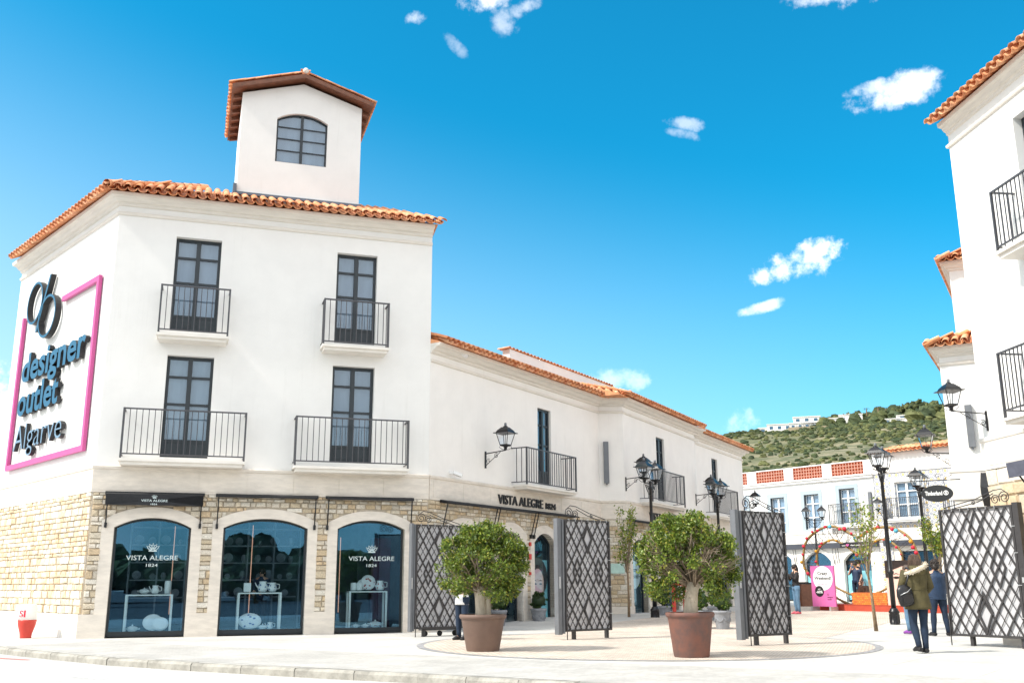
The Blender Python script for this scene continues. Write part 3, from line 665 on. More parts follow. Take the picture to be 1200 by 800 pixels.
# drain line and white road line, laid on the road
mb = MB(); mb.add([(-11.2, 20.6, -.116), (-9.05, 19.30, -.116), (-9.0, 19.38, -.116), (-11.2, 20.75, -.116)], [(0, 1, 2, 3)]); single('road_marking', mb, 'red', 'thin faded red line on the road beside the kerb', 'road line')
mb = MB(); mb.add([(-9.5, 18.0, -.116), (-6.1, 15.3, -.116), (-6.0, 15.38, -.116), (-9.4, 18.12, -.116)], [(0, 1, 2, 3)]); single('road_marking', mb, 'white', 'worn white painted line at the lower left of the road', 'road line')

# ---------------------------------------------------------------- shared facade bits
def CORN(z): return [(0, z-.29), (.05, z-.27), (.07, z-.21), (.13, z-.19), (.20, z-.11), (.31, z-.09), (.33, z), (0, z)]
def STRING(z): return [(0, z-.01), (.04, z), (.055, z+.03), (.055, z+.07), (0, z+.10)]
def band(root, plan, z0=3.47, z1=4.12, mt='travertine'):
    mb = MB(I4); sweep(mb, plan, [(0, z0), (.05, z0), (.05, z1-.09), (.075, z1-.07), (.085, z1-.01), (.06, z1+.015), (0, z1+.02)]); part('stone_band', mb, mt, root)
def panels(root, M, x0, x1, z0, z1, w, y=-.05, mt='travertine', name='cladding_panel', th=.010, gap=.006):
    n = max(1, round((x1-x0)/w))
    for i in range(n):
        a = x0+(x1-x0)*i/n; b = x0+(x1-x0)*(i+1)/n; mb = MB(M); mb.box(a+gap, b-gap, y-th, y+.02, z0, z1); part(name, mb, mt, root)
def facade(root, M, x0, x1, z0, z1, holes, depth=.24, mt='stucco', y=0., name='wall'):
    mb = MB(M); mb.hole(rect(x0, x1, z0, z1), holes, y)
    for h in holes: mb.strip(h, y, y+depth)
    return part(name, mb, mt, root)
def surround(root, M, inner, outer, y0=-.05, y1=.28, mt='travertine', zb=None):
    mb = MB(M); a = arch(outer[0], outer[1], outer[2], outer[3], outer[4], 14); b = arch(inner[0], inner[1], outer[2], inner[3], inner[4], 14)
    mb.ring(a, b, y0, y1, closed=False); return part('arch_surround', mb, mt, root)
def shopwindow(root, M, o, y=.20, fr=.055, base=.14, div=None, gl='shopglass'):
    x0, x1, z0, zs, zt = o; mb = MB(M)
    out = arch(x0-.003, x1+.003, z0+.02, zs, zt+.003, 14); inn = arch(x0+fr, x1-fr, z0+base, zs-.01, zt-fr, 14)
    mb.ring(out, inn, y-.03, y+.04, closed=True)
    if div:
        for d in div: mb.box(d-.025, d+.025, y-.028, y+.038, z0+base, zt-.12)
    f = part('shop_window', mb, 'dkframe', root)
    g = MB(M); g.prism(arch(x0+fr*.7, x1-fr*.7, z0+base-.01, zs-.01, zt-fr*.8, 14), y+.004, y+.012); part('pane', g, gl, f)
    return f
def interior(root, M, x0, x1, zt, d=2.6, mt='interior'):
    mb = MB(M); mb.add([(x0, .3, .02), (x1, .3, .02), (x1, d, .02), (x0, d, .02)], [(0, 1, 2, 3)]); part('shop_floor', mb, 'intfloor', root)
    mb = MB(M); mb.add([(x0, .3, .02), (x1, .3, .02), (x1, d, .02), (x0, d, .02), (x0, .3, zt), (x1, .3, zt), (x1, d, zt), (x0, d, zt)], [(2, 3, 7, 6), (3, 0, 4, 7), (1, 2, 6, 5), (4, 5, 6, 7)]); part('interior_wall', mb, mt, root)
def awning(M, x0, x1, label, z=3.44, drop=None, arms=True, out=.16, armlen=.75, tilt=0., group=None, text=False, cloth='blackcloth'):
    t = thing('awning', label, 'awning', M @ Matrix.Translation((x0, 0, 0)), group)
    mb = MB(M)
    if drop: mb.add([(x0,-.08,z+.03),(x1,-.08,z+.03),(x1,-out-.14,z-.02),(x0,-out-.14,z-.02),(x0,-.10,z-.04),(x1,-.10,z-.04),(x1,-out-.14,z-drop),(x0,-out-.14,z-drop),(x0,-out-.11,z-.05),(x1,-out-.11,z-.05),(x0,-out-.11,z-drop),(x1,-out-.11,z-drop)],
                    [(0,1,2,3),(3,2,7,6),(0,3,8,4),(1,5,9,2),(3,6,10,8),(2,9,11,7),(4,8,9,5),(6,7,11,10),(8,10,11,9)])
    else:
        mb.tube([(x0, -.13, z), (x1, -.13, z)], .042, 8)
        mb.add([(x0,-.12,z+.045),(x1,-.12,z+.045),(x1,-out-.10,z-.005),(x0,-out-.10,z-.005),(x0,-.12,z+.03),(x1,-.12,z+.03),(x1,-out-.10,z-.05),(x0,-out-.10,z-.05)],[(0,1,2,3),(3,2,6,7),(7,6,5,4),(0,3,7,4),(1,5,6,2)])
    part('awning_cloth', mb, cloth, t)
    mb = MB(M); mb.box(x0-.03, x1+.03, -.12, -.052, z-.03, z+.05); part('cassette', mb, 'black', t)
    if arms:
        for x in (x0+.04, x1-.04):
            a = MB(M); a.tube([(x, -out-.06, z-.05), (x, -.10, z-armlen)], .018, 6); a.box(x-.03, x+.03, -.13, -.052, z-armlen-.08, z-armlen+.04); part('support_arm', a, 'black', t)
    return t
def crown_mark(mb, cx, cz, w, y):
    """small line crown: band, five leaves with dots"""
    h = w*.62; r = w*.03
    mb.box(cx-w*.28, cx+w*.28, y-.004, y, cz, cz+h*.13)
    for k, a in enumerate((-52, -27, 0, 27, 52)):
        ax = math.sin(R(a)); az_ = math.cos(R(a)); L = h*.72
        c = (cx+ax*w*.30, cz+h*.13+az_*L*.55)
        pts = [(c[0]+math.cos(t)*w*.085*math.cos(R(a))+math.sin(t)*L*.42*ax, y-.004, c[1]-math.cos(t)*w*.085*ax+math.sin(t)*L*.42*az_) for t in [2*PI*i/10 for i in range(11)]]
        mb.tube(pts, r*.8, 3, smooth=False)
        mb.ball((c[0]+ax*L*.55, y-.004, c[1]+az_*L*.55), w*.035, 5, 3)

# ---------------------------------------------------------------- corner building
Kp = (-10.36, 24.587); FM = FR(Kp, 72.15); LM = FR(Kp, 137.2)
tf = Vector((math.sin(R(72.15)), math.cos(R(72.15)))); tl = Vector((math.sin(R(-42.8)), math.cos(R(-42.8))))
K2 = Vector(Kp); Q2 = K2+tf*8.47; A2 = K2+tl*7.95; B2 = A2+tf*8.0+Vector((1.0, 2.6))
tower = thing('corner_building', 'tall white corner building with belvedere and large magenta-framed sign on its side', 'building', FM)
DOORS = [(1.475, 2.645, 7.695, 10.28), (5.76, 6.89, 7.665, 10.265), (1.485, 2.65, 4.385, 7.04), (5.755, 6.90, 4.39, 7.03)]
facade(tower, FM, 0, 8.47, 3.45, 11.26, [rect(a, b, c, d) for a, b, c, d in DOORS])
facade(tower, LM, -7.95, 0, 3.45, 11.26, [])
mb = MB(); pz = [(Q2.x, Q2.y), (B2.x, B2.y), (A2.x, A2.y)]
mb.add([(x, y, z) for x, y in pz for z in (0, 11.26)], [(0, 2, 3, 1), (2, 4, 5, 3)]); part('back_wall', mb, 'stucco', tower)
for d in DOORS: french_door(tower, FM, *d, depth=.2, rows=(0, .205, .475, .83))
for x0, x1, zt, zb, sl_, lowr in [(1.23, 2.93, 8.79, 7.58, (1.19, 2.97, 7.50), 0), (5.41, 7.16, 8.76, 7.56, (5.38, 7.19, 7.49), 0), (.59, 3.53, 5.53, 4.37, (.55, 3.56, 4.27), 1), (4.81, 7.78, 5.52, 4.33, (4.78, 7.80, 4.22), 1)]:
    balcony(tower, FM, x0, x1, zt, zb, .5, sl_, .145, slabh=.15)
mb = MB(); sweep(mb, [tuple(A2), Kp, tuple(Q2)], CORN(11.27)); part('cornice', mb, 'moulding', tower)
mb = MB(); sweep(mb, [tuple(A2), Kp, tuple(Q2)], STRING(10.74)); part('string_course', mb, 'moulding', tower)
band(tower, [tuple(A2), Kp, tuple(Q2)])
panels(tower, FM, .12, 8.40, 3.53, 3.99, 1.18); panels(tower, LM, -7.9, -.12, 3.55, 3.99, 1.3, mt='travertine_pale')
TA = [((.57, 2.38, 0, 2.62, 2.86), (.28, 2.64, 0, 2.78, 3.13)), ((3.16, 5.27, 0, 2.64, 2.88), (2.89, 5.52, 0, 2.80, 3.13)), ((6.04, 7.83, 0, 2.65, 2.88), (5.78, 8.06, 0, 2.80, 3.12))]
facade(tower, FM, 0, 8.47, 0, 3.46, [arch(*i, 14) for i, o in TA], .26, 'mortar', name='backing_wall')
facade(tower, LM, -7.95, 0, 0, 3.46, [], mt='mortar', name='backing_wall')
for i, o in TA: surround(tower, FM, i, (o[0], o[1], .56, o[3], o[4]))
# plinth blocks between the windows
for a, b in [(-.06, .57), (2.38, 3.16), (5.27, 6.04), (7.83, 8.40)]:
    mb = MB(FM); mb.box(a, b, -.075, .27, 0, .56); part('plinth_block', mb, 'travertine', tower)
panels(tower, LM, -7.95, .0, 0, .56, 1.35, y=-.05, mt='travertine_pale', name='plinth_block', th=.02)
nf = stones(tower, FM, .02, 8.45, .56, 3.47, [o for i, o in TA], rowh=.145, wid=(.12, .31), budget=150, seed=4, prot=.042)
stones(tower, LM, -7.95, -.0, .56, 3.47, [], rowh=.145, wid=(.13, .36), prot=.04, budget=150, pool=SPOOL_P, mt='stone_pale', key=lambda t: -t[0]+random.Random(int(t[0]*99)).random()*.2, seed=5)
for k, (i, o) in enumerate(TA):
    shopwindow(tower, FM, i)
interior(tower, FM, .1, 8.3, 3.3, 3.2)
# shop name and crown on two of the windows
for xc in (1.50, 7.0):
    g = thing('window_lettering', 'pale crown and shop name on the glass of the %s arched shop window' % ('leftmost' if xc < 3 else 'third'), 'lettering', FM @ Matrix.Translation((xc, .17, 2.0)))
    mb = MB(FM); w = 1.22; put_text(mb, 'VISTA ALEGRE', xc-w/2, 1.84, w, .12, .198, .006, .0); part('lettering', mb, 'lettwhite', g)
    mb = MB(FM); put_text(mb, '1824', xc-.13, 1.68, .27, .08, .198, .006, .0); part('lettering', mb, 'lettwhite', g)
    mb = MB(FM); crown_mark(mb, xc, 2.05, .34, .197); part('crown_mark', mb, 'lettwhite', g)
# roof
PT = R(24); tp = math.tan(PT); ev = 11.33
FE = FM @ Matrix.Translation((0, -.45, ev)); hl = .637
mb = MB(FM); ov = .28
e = [(-hl*ov, -ov), (8.47+.1, -ov), (9.2, 7.2), (-3.4+.3-ov, 7.7)]
Kl = FM.inverted() @ Vector((A2.x, A2.y, 0)); e[3] = (Kl.x-.05, Kl.y+.1)
d = 4.1; ap = [(hl*d, d), (5.4, d)]; za = ev+(d+.45)*tp
mb.add([(x, y, ev-.03) for x, y in e]+[(x, y, za-.05) for x, y in ap], [(0, 1, 5, 4), (1, 2, 5), (2, 3, 4, 5), (3, 0, 4), (3, 2, 1, 0)]); part('roof_deck', mb, 'tile_under', tower)
cp = math.cos(PT)
tiled(tower, FM @ Matrix.Translation((-hl*.50, -.50, ev-.02)), 8.47+.22+hl*.50, 2.9, PT, rows_indiv=3, left=lambda v: v*cp*hl, right=lambda v: 9.1-v*cp*.5)
LE = LM @ Matrix.Translation((-7.55, -.54, ev-.03))
tiled(tower, LE, 7.55+hl*.54, 1.9, PT, rows_indiv=2, right=lambda v: 7.55+hl*.54-v*cp*hl)
h = MB(FM)   # hip tiles
for k in range(11):
    a = k*.38; p0 = (-hl*.52+a*hl*cp, -.52+a*cp, ev+.05+a*math.sin(PT)); 
    L = .42; p1 = (p0[0]+hl*cp*L, p0[1]+cp*L, p0[2]+math.sin(PT)*L); h.tube([p0, p1], [.11, .09], 8, False)
part('hip_tiles', h, 'tile', tower, kind='stuff')
# belvedere
D0, D1 = 1.0, 4.2; bx0, bx1 = 2.95, 6.45; bz = 11.9; we = 15.24; wa = 15.78; cx = 4.70
CW = (3.97, 5.45, 13.21, 14.58, 14.81)
mb = MB(FM); front = [(bx0, bz), (bx0, we), (cx, wa), (bx1, we), (bx1, bz)]
mb.hole(front, [arch(*CW, 12)], D0); mb.strip(arch(*CW, 12), D0, D0+.2)
mb.add([(p[0], D1, p[1]) for p in front], [(0, 1, 2, 3, 4)])
mb.add([(bx0, D0, bz), (bx0, D1, bz), (bx0, D1, we), (bx0, D0, we)], [(0, 1, 2, 3)]); mb.add([(bx1, D0, bz), (bx1, D1, bz), (bx1, D1, we), (bx1, D0, we)], [(0, 1, 2, 3)])
part('belvedere', mb, 'stucco', tower)
mb = MB(FM); fr = .05; y = D0+.12
mb.ring(arch(CW[0], CW[1], CW[2], CW[3], CW[4], 12), arch(CW[0]+fr, CW[1]-fr, CW[2]+fr, CW[3]-.01, CW[4]-fr, 12), y-.02, y+.04)
mb.box(4.67, 4.75, y-.03, y+.03, CW[2]+fr, CW[4]-.03)
for z in (13.63, 14.0, 14.37): mb.box(CW[0]+fr, 4.67, y-.01, y+.03, z-.015, z+.015); mb.box(4.75, CW[1]-fr, y-.01, y+.03, z-.015, z+.015)
wf = part('arched_window', mb, 'dkframe', tower)
for a, b in ((4.0, 4.68), (4.74, 5.42)):
    for z0, z1 in ((13.25, 13.615), (13.645, 13.985), (14.015, 14.355), (14.385, 14.72)):
        mb = MB(FM)
        if z1 > 14.6:
            f = lambda x: min(z1, CW[3]+(CW[4]-CW[3])*(1-abs((x-4.71)/.74)**2.2)-.03)
            mb.prism([(a, z0), (a, f(a)), ((a+b)/2, f((a+b)/2)), (b, f(b)), (b, z0)], y+.01, y+.016)
        else: mb.box(a, b, y+.01, y+.016, z0, z1)
        part('pane', mb, 'pane', wf)
mb = MB(FM); mb.prism(arch(CW[0]+.01, CW[1]-.01, CW[2], CW[3], CW[4]-.01, 12), y+.05, y+.06); part('blind', mb, 'curtain', wf)
mb = MB(FM); mb.box(bx0-.03, bx1+.05, D0-.10, D0-.005, 12.04, 12.12); mb.box(bx0-.10, bx0-.004, D0-.1, D0+.6, 12.02, 12.36); part('roof_flashing', mb, 'lead', tower)
# belvedere roof: timber boards, rafters, tiles
pa = math.atan2(.54, 1.75); ta = math.tan(pa); rf0, rf1 = D0-.32, D1+.3
for sgn in (-1, 1):
    mb = MB(FM); xe = cx+sgn*2.06; ze = wa+.10-2.06*ta; zr = wa+.10
    mb.add([(cx, rf0, zr), (xe, rf0, ze), (xe, rf1, ze), (cx, rf1, zr), (cx, rf0, zr+.06), (xe, rf0, ze+.06), (xe, rf1, ze+.06), (cx, rf1, zr+.06)], [(0,1,2,3),(4,5,6,7),(0,1,5,4),(1,2,6,5),(2,3,7,6)]); part('roof_boarding', mb, 'wood', tower)
    mb = MB(FM); mb.add([(cx, rf0-.03, zr-.05), (xe, rf0-.03, ze-.05), (xe, rf0-.03, ze+.07), (cx, rf0-.03, zr+.07), (cx, rf0+.02, zr-.05), (xe, rf0+.02, ze-.05), (xe, rf0+.02, ze+.07), (cx, rf0+.02, zr+.07)], [(0,1,2,3),(4,5,6,7),(0,1,5,4),(3,2,6,7),(1,2,6,5)]); part('barge_board', mb, 'wood', tower)
    for k in range(7):
        yy = D0+.25+k*.5; mb = MB(FM); xw = bx0 if sgn < 0 else bx1
        z0 = wa+.10-abs(xw-cx)*ta; mb.add([(xw, yy, z0-.13), (xe-sgn*.06, yy, ze-.09), (xe-sgn*.06, yy, ze-.003), (xw, yy, z0-.003), (xw, yy+.08, z0-.13), (xe-sgn*.06, yy+.08, ze-.09), (xe-sgn*.06, yy+.08, ze-.003), (xw, yy+.08, z0-.003)], [(0,1,2,3),(4,5,6,7),(0,1,5,4),(3,2,6,7),(1,2,6,5)]); part('rafter', mb, 'wood', tower)
    # tiles: eave frame looking inward
    if sgn < 0: EM = FM @ Matrix.Translation((xe-.06, rf1, ze+.09)) @ Matrix.Rotation(R(-90), 4, 'Z')
    else: EM = FM @ Matrix.Translation((xe+.06, rf0, ze+.09)) @ Matrix.Rotation(R(90), 4, 'Z')
    tiled(tower, EM, rf1-rf0, 2.0, pa, rows_indiv=2, spacing=.24)
mb = MB(FM)
for k in range(10): mb.tube([(cx, rf0-.02+k*.385, wa+.245), (cx, rf0+.40+k*.385, wa+.225)], [.12, .10], 8, k in (0,))
part('ridge_tiles', mb, 'tile', tower, kind='stuff')
mb = MB(FM); mb.ball((cx, rf0-.02, wa+.27), .09); part('finial', mb, 'moulding', tower)

# big sign on the side wall ----------------------------------------
sg = thing('wall_sign', 'large magenta framed sign with blue raised letters on the side of the corner building', 'sign', LM @ Matrix.Translation((-4.2, 0, 7)))
fx0, fx1, fz0, fz1 = -6.95, -.68, 4.55, 9.22
def bar(a, b, c, d): q = MB(LM); q.box(a, b, -.12, -.03, c, d); part('sign_frame', q, 'magenta', sg)
bar(fx0, fx0+.15, fz0, 9.26); bar(fx1-.15, fx1, fz0, fz1); bar(fx0+.15, fx1-.15, fz0, fz0+.15); bar(-3.46, fx1-.15, fz1-.15, fz1)
for w_, x0, x1, z, h_, off, face in [('designer', -6.28, -1.16, 7.12, .87, .022, 'signblue'), ('outlet', -6.32, -2.92, 6.11, .87, .022, 'signblue'), ('Algarve', -6.30, -2.25, 5.06, .80, -.012, 'signpale')]:
    letters(sg, LM, w_, x0, z, x1-x0, h_, -.03, .12, [face, 'signblack'], off)
def ringpart(cx_, cz, rx, rz, w, yf=-.20):
    n = 32
    o = [(cx_+rx*math.cos(t), cz+rz*math.sin(t)) for t in [2*PI*k/n for k in range(n)]]
    i = [(cx_+(rx-w)*math.cos(t), cz+(rz-w)*math.sin(t)) for t in [2*PI*k/n for k in range(n)]]
    q = MB(LM); q.ring(o, i, yf, -.04, 1); vs = [(p[0], yf-.003, p[1]) for p in o]+[(p[0], yf-.003, p[1]) for p in i]
    q.add(vs, [(k, (k+1) % n, n+(k+1) % n, n+k) for k in range(n)], 0, False); part('logo_ring', q, ['signblue', 'signblack'], sg)
ringpart(-5.62, 9.47, .69, .66, .075); ringpart(-4.375, 8.82, .735, .645, .075, -.205)
q = MB(LM); st_ = [(-5.30, 8.50), (-5.17, 8.50), (-4.36, 10.10), (-4.49, 10.10)]; q.prism(st_, -.195, -.04, 1); q.add([(x, -.198, z) for x, z in st_], [(0, 1, 2, 3)], 0); part('logo_stem', q, ['signblue', 'signblack'], sg)
# ---------------------------------------------------------------- long shop wing
Q1 = (-2.30, 27.18); R1 = (3.15, 36.0); R2 = (4.05, 36.0); R3 = (7.95, 43.2); R4 = (8.15, 43.9); R5 = (11.6, 50.1)
aW1 = math.degrees(math.atan2(R1[0]-Q1[0], R1[1]-Q1[1])); W1 = FR(Q1, aW1); LW1 = math.dist(Q1, R1)
RT = FR(R1, 90.0)
aW2 = math.degrees(math.atan2(R3[0]-R2[0], R3[1]-R2[1])); W2 = FR(R2, aW2); LW2 = math.dist(R2, R3)
aW3 = math.degrees(math.atan2(R5[0]-R4[0], R5[1]-R4[1])); W3 = FR(R4, aW3); LW3 = math.dist(R4, R5)
def wing(root, M, L, doors, arches, nstone, seed, stonez=.45, mt='stucco_cream', x0=0., interior_=True):
    facade(root, M, x0, L, 3.45, 7.83, [rect(*d) for d in doors], .16, mt=mt)
    facade(root, M, x0, L, 0, 3.46, [arch(*i, 12) for i, o in arches], .26, 'mortar', name='backing_wall')
    for i, o in arches: surround(root, M, i, (o[0], o[1], stonez, o[3], o[4])); shopwindow(root, M, i, div=[(i[0]+i[1])/2] if i[1]-i[0] > 1.5 else None, gl='wingglass')
    xs = [x0]+[v for i, o in arches for v in (i[0], i[1])]+[L]
    for a, b in zip(xs[::2], xs[1::2]):
        mb = MB(M); mb.box(a, b, -.075, .27, 0, stonez); part('plinth_block', mb, 'travertine', root)
    stones(root, M, x0, L, stonez, 3.47, [o for i, o in arches], rowh=.15, wid=(.13, .32), prot=.04, budget=nstone, seed=seed)
    for d in doors: french_door(root, M, *d, depth=.11, rows=(0, .22, .48, .83))
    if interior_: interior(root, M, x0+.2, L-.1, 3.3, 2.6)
w1 = thing('shop_wing', 'long cream two-storey shop wing with stone base running back from the corner building', 'building', W1)
A1 = [((.85, 2.68, 0, 2.5, 2.78), (.58, 2.95, 0, 2.70, 3.06)), ((3.52, 4.88, 0, 2.5, 2.78), (3.25, 5.15, 0, 2.70, 3.06)), ((5.60, 6.95, 0, 2.5, 2.80), (5.35, 7.2, 0, 2.70, 3.06))]
wing(w1, W1, LW1, [(5.95, 6.83, 4.37, 6.88)], A1, 280, 11)
balcony(w1, W1, 4.32, 7.52, 5.36, 4.27, .55, (4.30, 7.54, 4.20), .145, slabh=.13)
mb = MB(); sweep(mb, [Q1, R1, R2, R3, (8.3, 43.7)], CORN(7.84)); part('cornice', mb, 'moulding', w1)
mb = MB(); sweep(mb, [Q1, R1, R2, R3, (8.2, 43.6)], STRING(7.31)); part('string_course', mb, 'moulding', w1)
band(w1, [Q1, R1]); panels(w1, W1, .15, LW1-.1, 3.54, 3.99, 1.5, mt='travertine')
mb = MB(); mb.box(-.0, .24, -.06, .06, 0, 1)
PW = R(18); evw = 7.90
def shed(root, M, x0, x1, run, ev_, pitch, ov=.42):
    mb = MB(M); t = math.tan(pitch); z1 = ev_-.03+(run+ov)*t
    mb.add([(x0, -ov, ev_-.03), (x1, -ov, ev_-.03), (x1, run, z1), (x0, run, z1), (x0, -ov, ev_-.07), (x1, -ov, ev_-.07), (x1, 2*run+ov, ev_-.07), (x0, 2*run+ov, ev_-.07), (x1, 2*run+ov, ev_-.03), (x0, 2*run+ov, ev_-.03)],
           [(0, 1, 2, 3), (4, 5, 1, 0), (3, 2, 8, 9), (4, 7, 6, 5), (0, 3, 9, 7, 4), (1, 5, 6, 8, 2)]); part('roof_deck', mb, 'tile_under', root)
shed(w1, W1, 0, LW1+.5, 3.2, evw, PW, .3)
tiled(w1, W1 @ Matrix.Translation((0, -.52, evw-.02)), LW1+.1, 3.4, PW, rows_indiv=0)
mb = MB(W1); mb.add([(0, 6, 0), (LW1+3, 6, 0), (LW1+3, 6, 7.9), (0, 6, 7.9)], [(0, 1, 2, 3)]); part('back_wall', mb, 'stucco', w1)
# raised parapet wall behind the eaves
mb = MB(W1); mb.box(7.45, 15.9, 2.0, 2.3, 8.2, 9.42); part('parapet_wall', mb, 'stucco', w1)
q = MB()
for k in range(34): q.M = W1 @ Matrix.Translation((7.4+k*.25, 1.94, 9.42)) ; q.add([v for v in _ct.v], _ct.f); q.sm[-len(_ct.f):] = _ct.sm
part('coping_tiles', q, 'tile', w1, kind='stuff')
# return wall of the projecting part
w2 = thing('projecting_wing', 'cream projecting wing with tiled eaves, iron balcony and stone corner behind the second potted tree', 'building', W2)
facade(w2, RT, -.2, .9, 3.45, 7.83, [], mt='stucco_cream'); facade(w2, RT, -.2, .9, 0, 3.46, [], mt='mortar', name='backing_wall')
mb = MB(RT); mb.box(-.05, .90, -.07, 0, 0, .45); part('plinth_block', mb, 'travertine', w2)
stones(w2, RT, -.05, .90, .45, 3.47, [], rowh=.15, wid=(.16, .36), budget=90, seed=21)
A2_ = [((.45, 1.95, 0, 2.5, 2.8), (.2, 2.2, 0, 2.70, 3.05)), ((3.25, 5.3, 0, 2.5, 2.8), (3.0, 5.55, 0, 2.70, 3.05)), ((6.1, 7.5, 0, 2.5, 2.8), (5.85, 7.75, 0, 2.70, 3.05))]
wing(w2, W2, LW2, [(3.42, 4.35, 4.38, 6.88)], A2_, 190, 22)
balcony(w2, W2, 1.50, 5.15, 5.45, 4.30, .5, (1.42, 5.24, 4.18), .145, slabh=.13)
band(w2, [R1, R2, R3]); panels(w2, W2, .1, LW2-.1, 3.54, 3.99, 1.5)
shed(w2, W2, -1.0, LW2+.1, 3.0, evw, PW, .3)
tiled(w2, W2 @ Matrix.Translation((-.52, -.52, evw)), LW2+.8, 3.0, PW, rows_indiv=0, left=lambda v: v*.7)
tiled(w2, RT @ Matrix.Translation((-.6, -.52, evw-.01)), 1.8, 1.6, PW, rows_indiv=1, right=lambda v: 1.85-v*.5)
w3 = thing('end_wing', 'far end section of the cream wing, lower eaves, last narrow balcony door', 'building', W3)
wing(w3, W3, LW3, [(2.15, 3.0, 4.37, 6.86)], [((2.4, 4.0, 0, 2.5, 2.8), (2.15, 4.25, 0, 2.70, 3.05)), ((5.0, 6.4, 0, 2.5, 2.8), (4.75, 6.65, 0, 2.7, 3.05))], 60, 31)
balcony(w3, W3, 1.0, 4.3, 5.45, 4.30, .5, (.9, 4.4, 4.18), .145, slabh=.13)
e3 = (R5[0]-math.cos(R(aW3))*6, R5[1]+math.sin(R(aW3))*6); mb = MB(); sweep(mb, [(7.9, 43.45), R4, R5, e3], CORN(7.72)); part('cornice', mb, 'moulding', w3)
mb = MB(); sweep(mb, [(7.9, 43.45), R4, R5, e3], STRING(7.24)); part('string_course', mb, 'moulding', w3)
band(w3, [R4, R5, e3]); mb = MB(); mb.add([(*R3, 0), (*R4, 0), (*R4, 7.7), (*R3, 7.7)], [(0, 1, 2, 3)]); part('step_wall', mb, 'stucco_cream', w3)
mb = MB(); e3 = Vector(e3); mb.add([(R5[0], R5[1], 0), (e3.x, e3.y, 0), (e3.x, e3.y, 7.7), (R5[0], R5[1], 7.7)], [(0, 1, 2, 3)]); part('end_wall', mb, 'stucco_cream', w3)
shed(w3, W3, .1, LW3+.3, 3.0, evw-.13, PW, .3)
tiled(w3, W3 @ Matrix.Translation((-.3, -.52, evw-.13)), LW3+.75, 3.0, PW, rows_indiv=0)
# awnings over tower and wing windows
a = awning(FM, .33, 2.62, 'black half lowered awning with shop name over the leftmost shop window', drop=.29)
mb = MB(FM); put_text(mb, 'VISTA ALEGRE', 1.15, 3.24, .62, .055, -.304, .003, .01); part('lettering', mb, 'lettwhite', a)
mb = MB(FM); put_text(mb, '1824', 1.38, 3.16, .15, .04, -.304, .003, .01); crown_mark(mb, 1.46, 3.32, .15, -.302); part('lettering', mb, 'lettwhite', a)
awning(FM, 2.95, 5.47, 'black rolled up awning above the middle arched shop window of the corner building')
awning(FM, 5.72, 8.02, 'black rolled up awning above the third shop window of the corner building')
awning(W1, .50, 3.12, 'black rolled up awning on the wing beside the corner, left of the raised shop name', out=.22)
awning(W1, 3.20, 5.36, 'black rolled up awning directly below the raised shop name on the wing', out=.22)
awning(W1, 5.46, 8.15, 'black rolled up awning partly hidden behind the second iron gate', out=.22)
awning(W2, .15, 2.9, 'black rolled up awning on the projecting wing left of the round tree', out=.22)
awning(W2, 3.0, 5.6, 'black rolled up awning mostly hidden behind the crown of the round tree', out=.22)
# raised shop names
s1 = thing('shop_sign', 'raised black shop name with year on the stone band of the wing', 'sign', W1 @ Matrix.Translation((3.4, -.06, 3.6)))
letters(s1, W1, 'VISTA ALEGRE', 3.42, 3.585, 2.68, .285, -.06, .05, ['signblack', 'signblack'], .010)
letters(s1, W1, '1824', 6.22, 3.59, .72, .20, -.06, .05, ['signblack', 'signblack'], .010)
s2 = thing('shop_sign', 'raised black shop name on the projecting wing, half hidden by the round tree', 'sign', W2 @ Matrix.Translation((2.2, -.06, 3.6)))
letters(s2, W2, 'VISTA ALEGRE', 2.2, 3.58, 3.2, .285, -.06, .05, ['signblack', 'signblack'], .010)
# sign on the glass of the projecting wing
g = thing('window_lettering', 'pale round sale notice behind the glass left of the black lamp post', 'notice', W2 @ Matrix.Translation((1.1, .15, 1.6)))
mb = MB(W2); n = 20; mb.prism([(1.2+.62*math.cos(2*PI*k/n), 1.55+.5*math.sin(2*PI*k/n)) for k in range(n)], .222, .23); part('notice_disc', mb, 'lettwhite', g)
mb = MB(W2); put_text(mb, 'Crazy', .85, 1.65, .65, .17, .219, .003, .02); put_text(mb, 'Weekend!', .72, 1.42, .9, .17, .219, .003, .02); part('lettering', mb, 'signblack', g)
# wall fittings
single('fire_sign', MB().box(0, .17, -.09, -.05, 0, .17), 'redsign', 'small red fire sign between the two dark wing openings', 'sign', W1 @ Matrix.Translation((5.18, 0, 1.97)))
single('alarm_box', MB().box(0, .08, -.10, -.05, 0, .12), 'red', 'small red alarm box above the fire sign', 'alarm', W1 @ Matrix.Translation((5.25, 0, 2.38)))
single('call_point', MB().box(0, .07, -.10, -.05, 0, .09), 'redsign', 'tiny dark red call point below the fire sign', 'alarm', W1 @ Matrix.Translation((5.24, 0, 1.5)))
gp = thing('info_plate', 'pale green glass notice plate on the stone corner beside the second gate', 'plaque', RT @ Matrix.Translation((.3, 0, 1.6)))
mb = MB(RT); mb.box(.30, .80, -.06, -.04, 1.58, 1.92); part('plate', mb, 'greenplate', gp)
for x, z in ((.33, 1.6), (.77, 1.6), (.33, 1.9), (.77, 1.9)): part('screw', MB(RT).box(x-.012, x+.012, -.07, -.058, z-.012, z+.012), 'steel', gp)
def pipe(M, x, z0, z1, label): single('wall_fixture', MB().box(-.09, .09, -.13, -.0, 0, z1-z0).box(-.03, .03, -.10, -.04, -.06, -.001), 'gatepost', label, 'wall lamp', M @ Matrix.Translation((x, 0, z0)))
pipe(RT, .25, 4.75, 6.25, 'tall narrow grey box lamp fixed to the wall of the projecting wing')
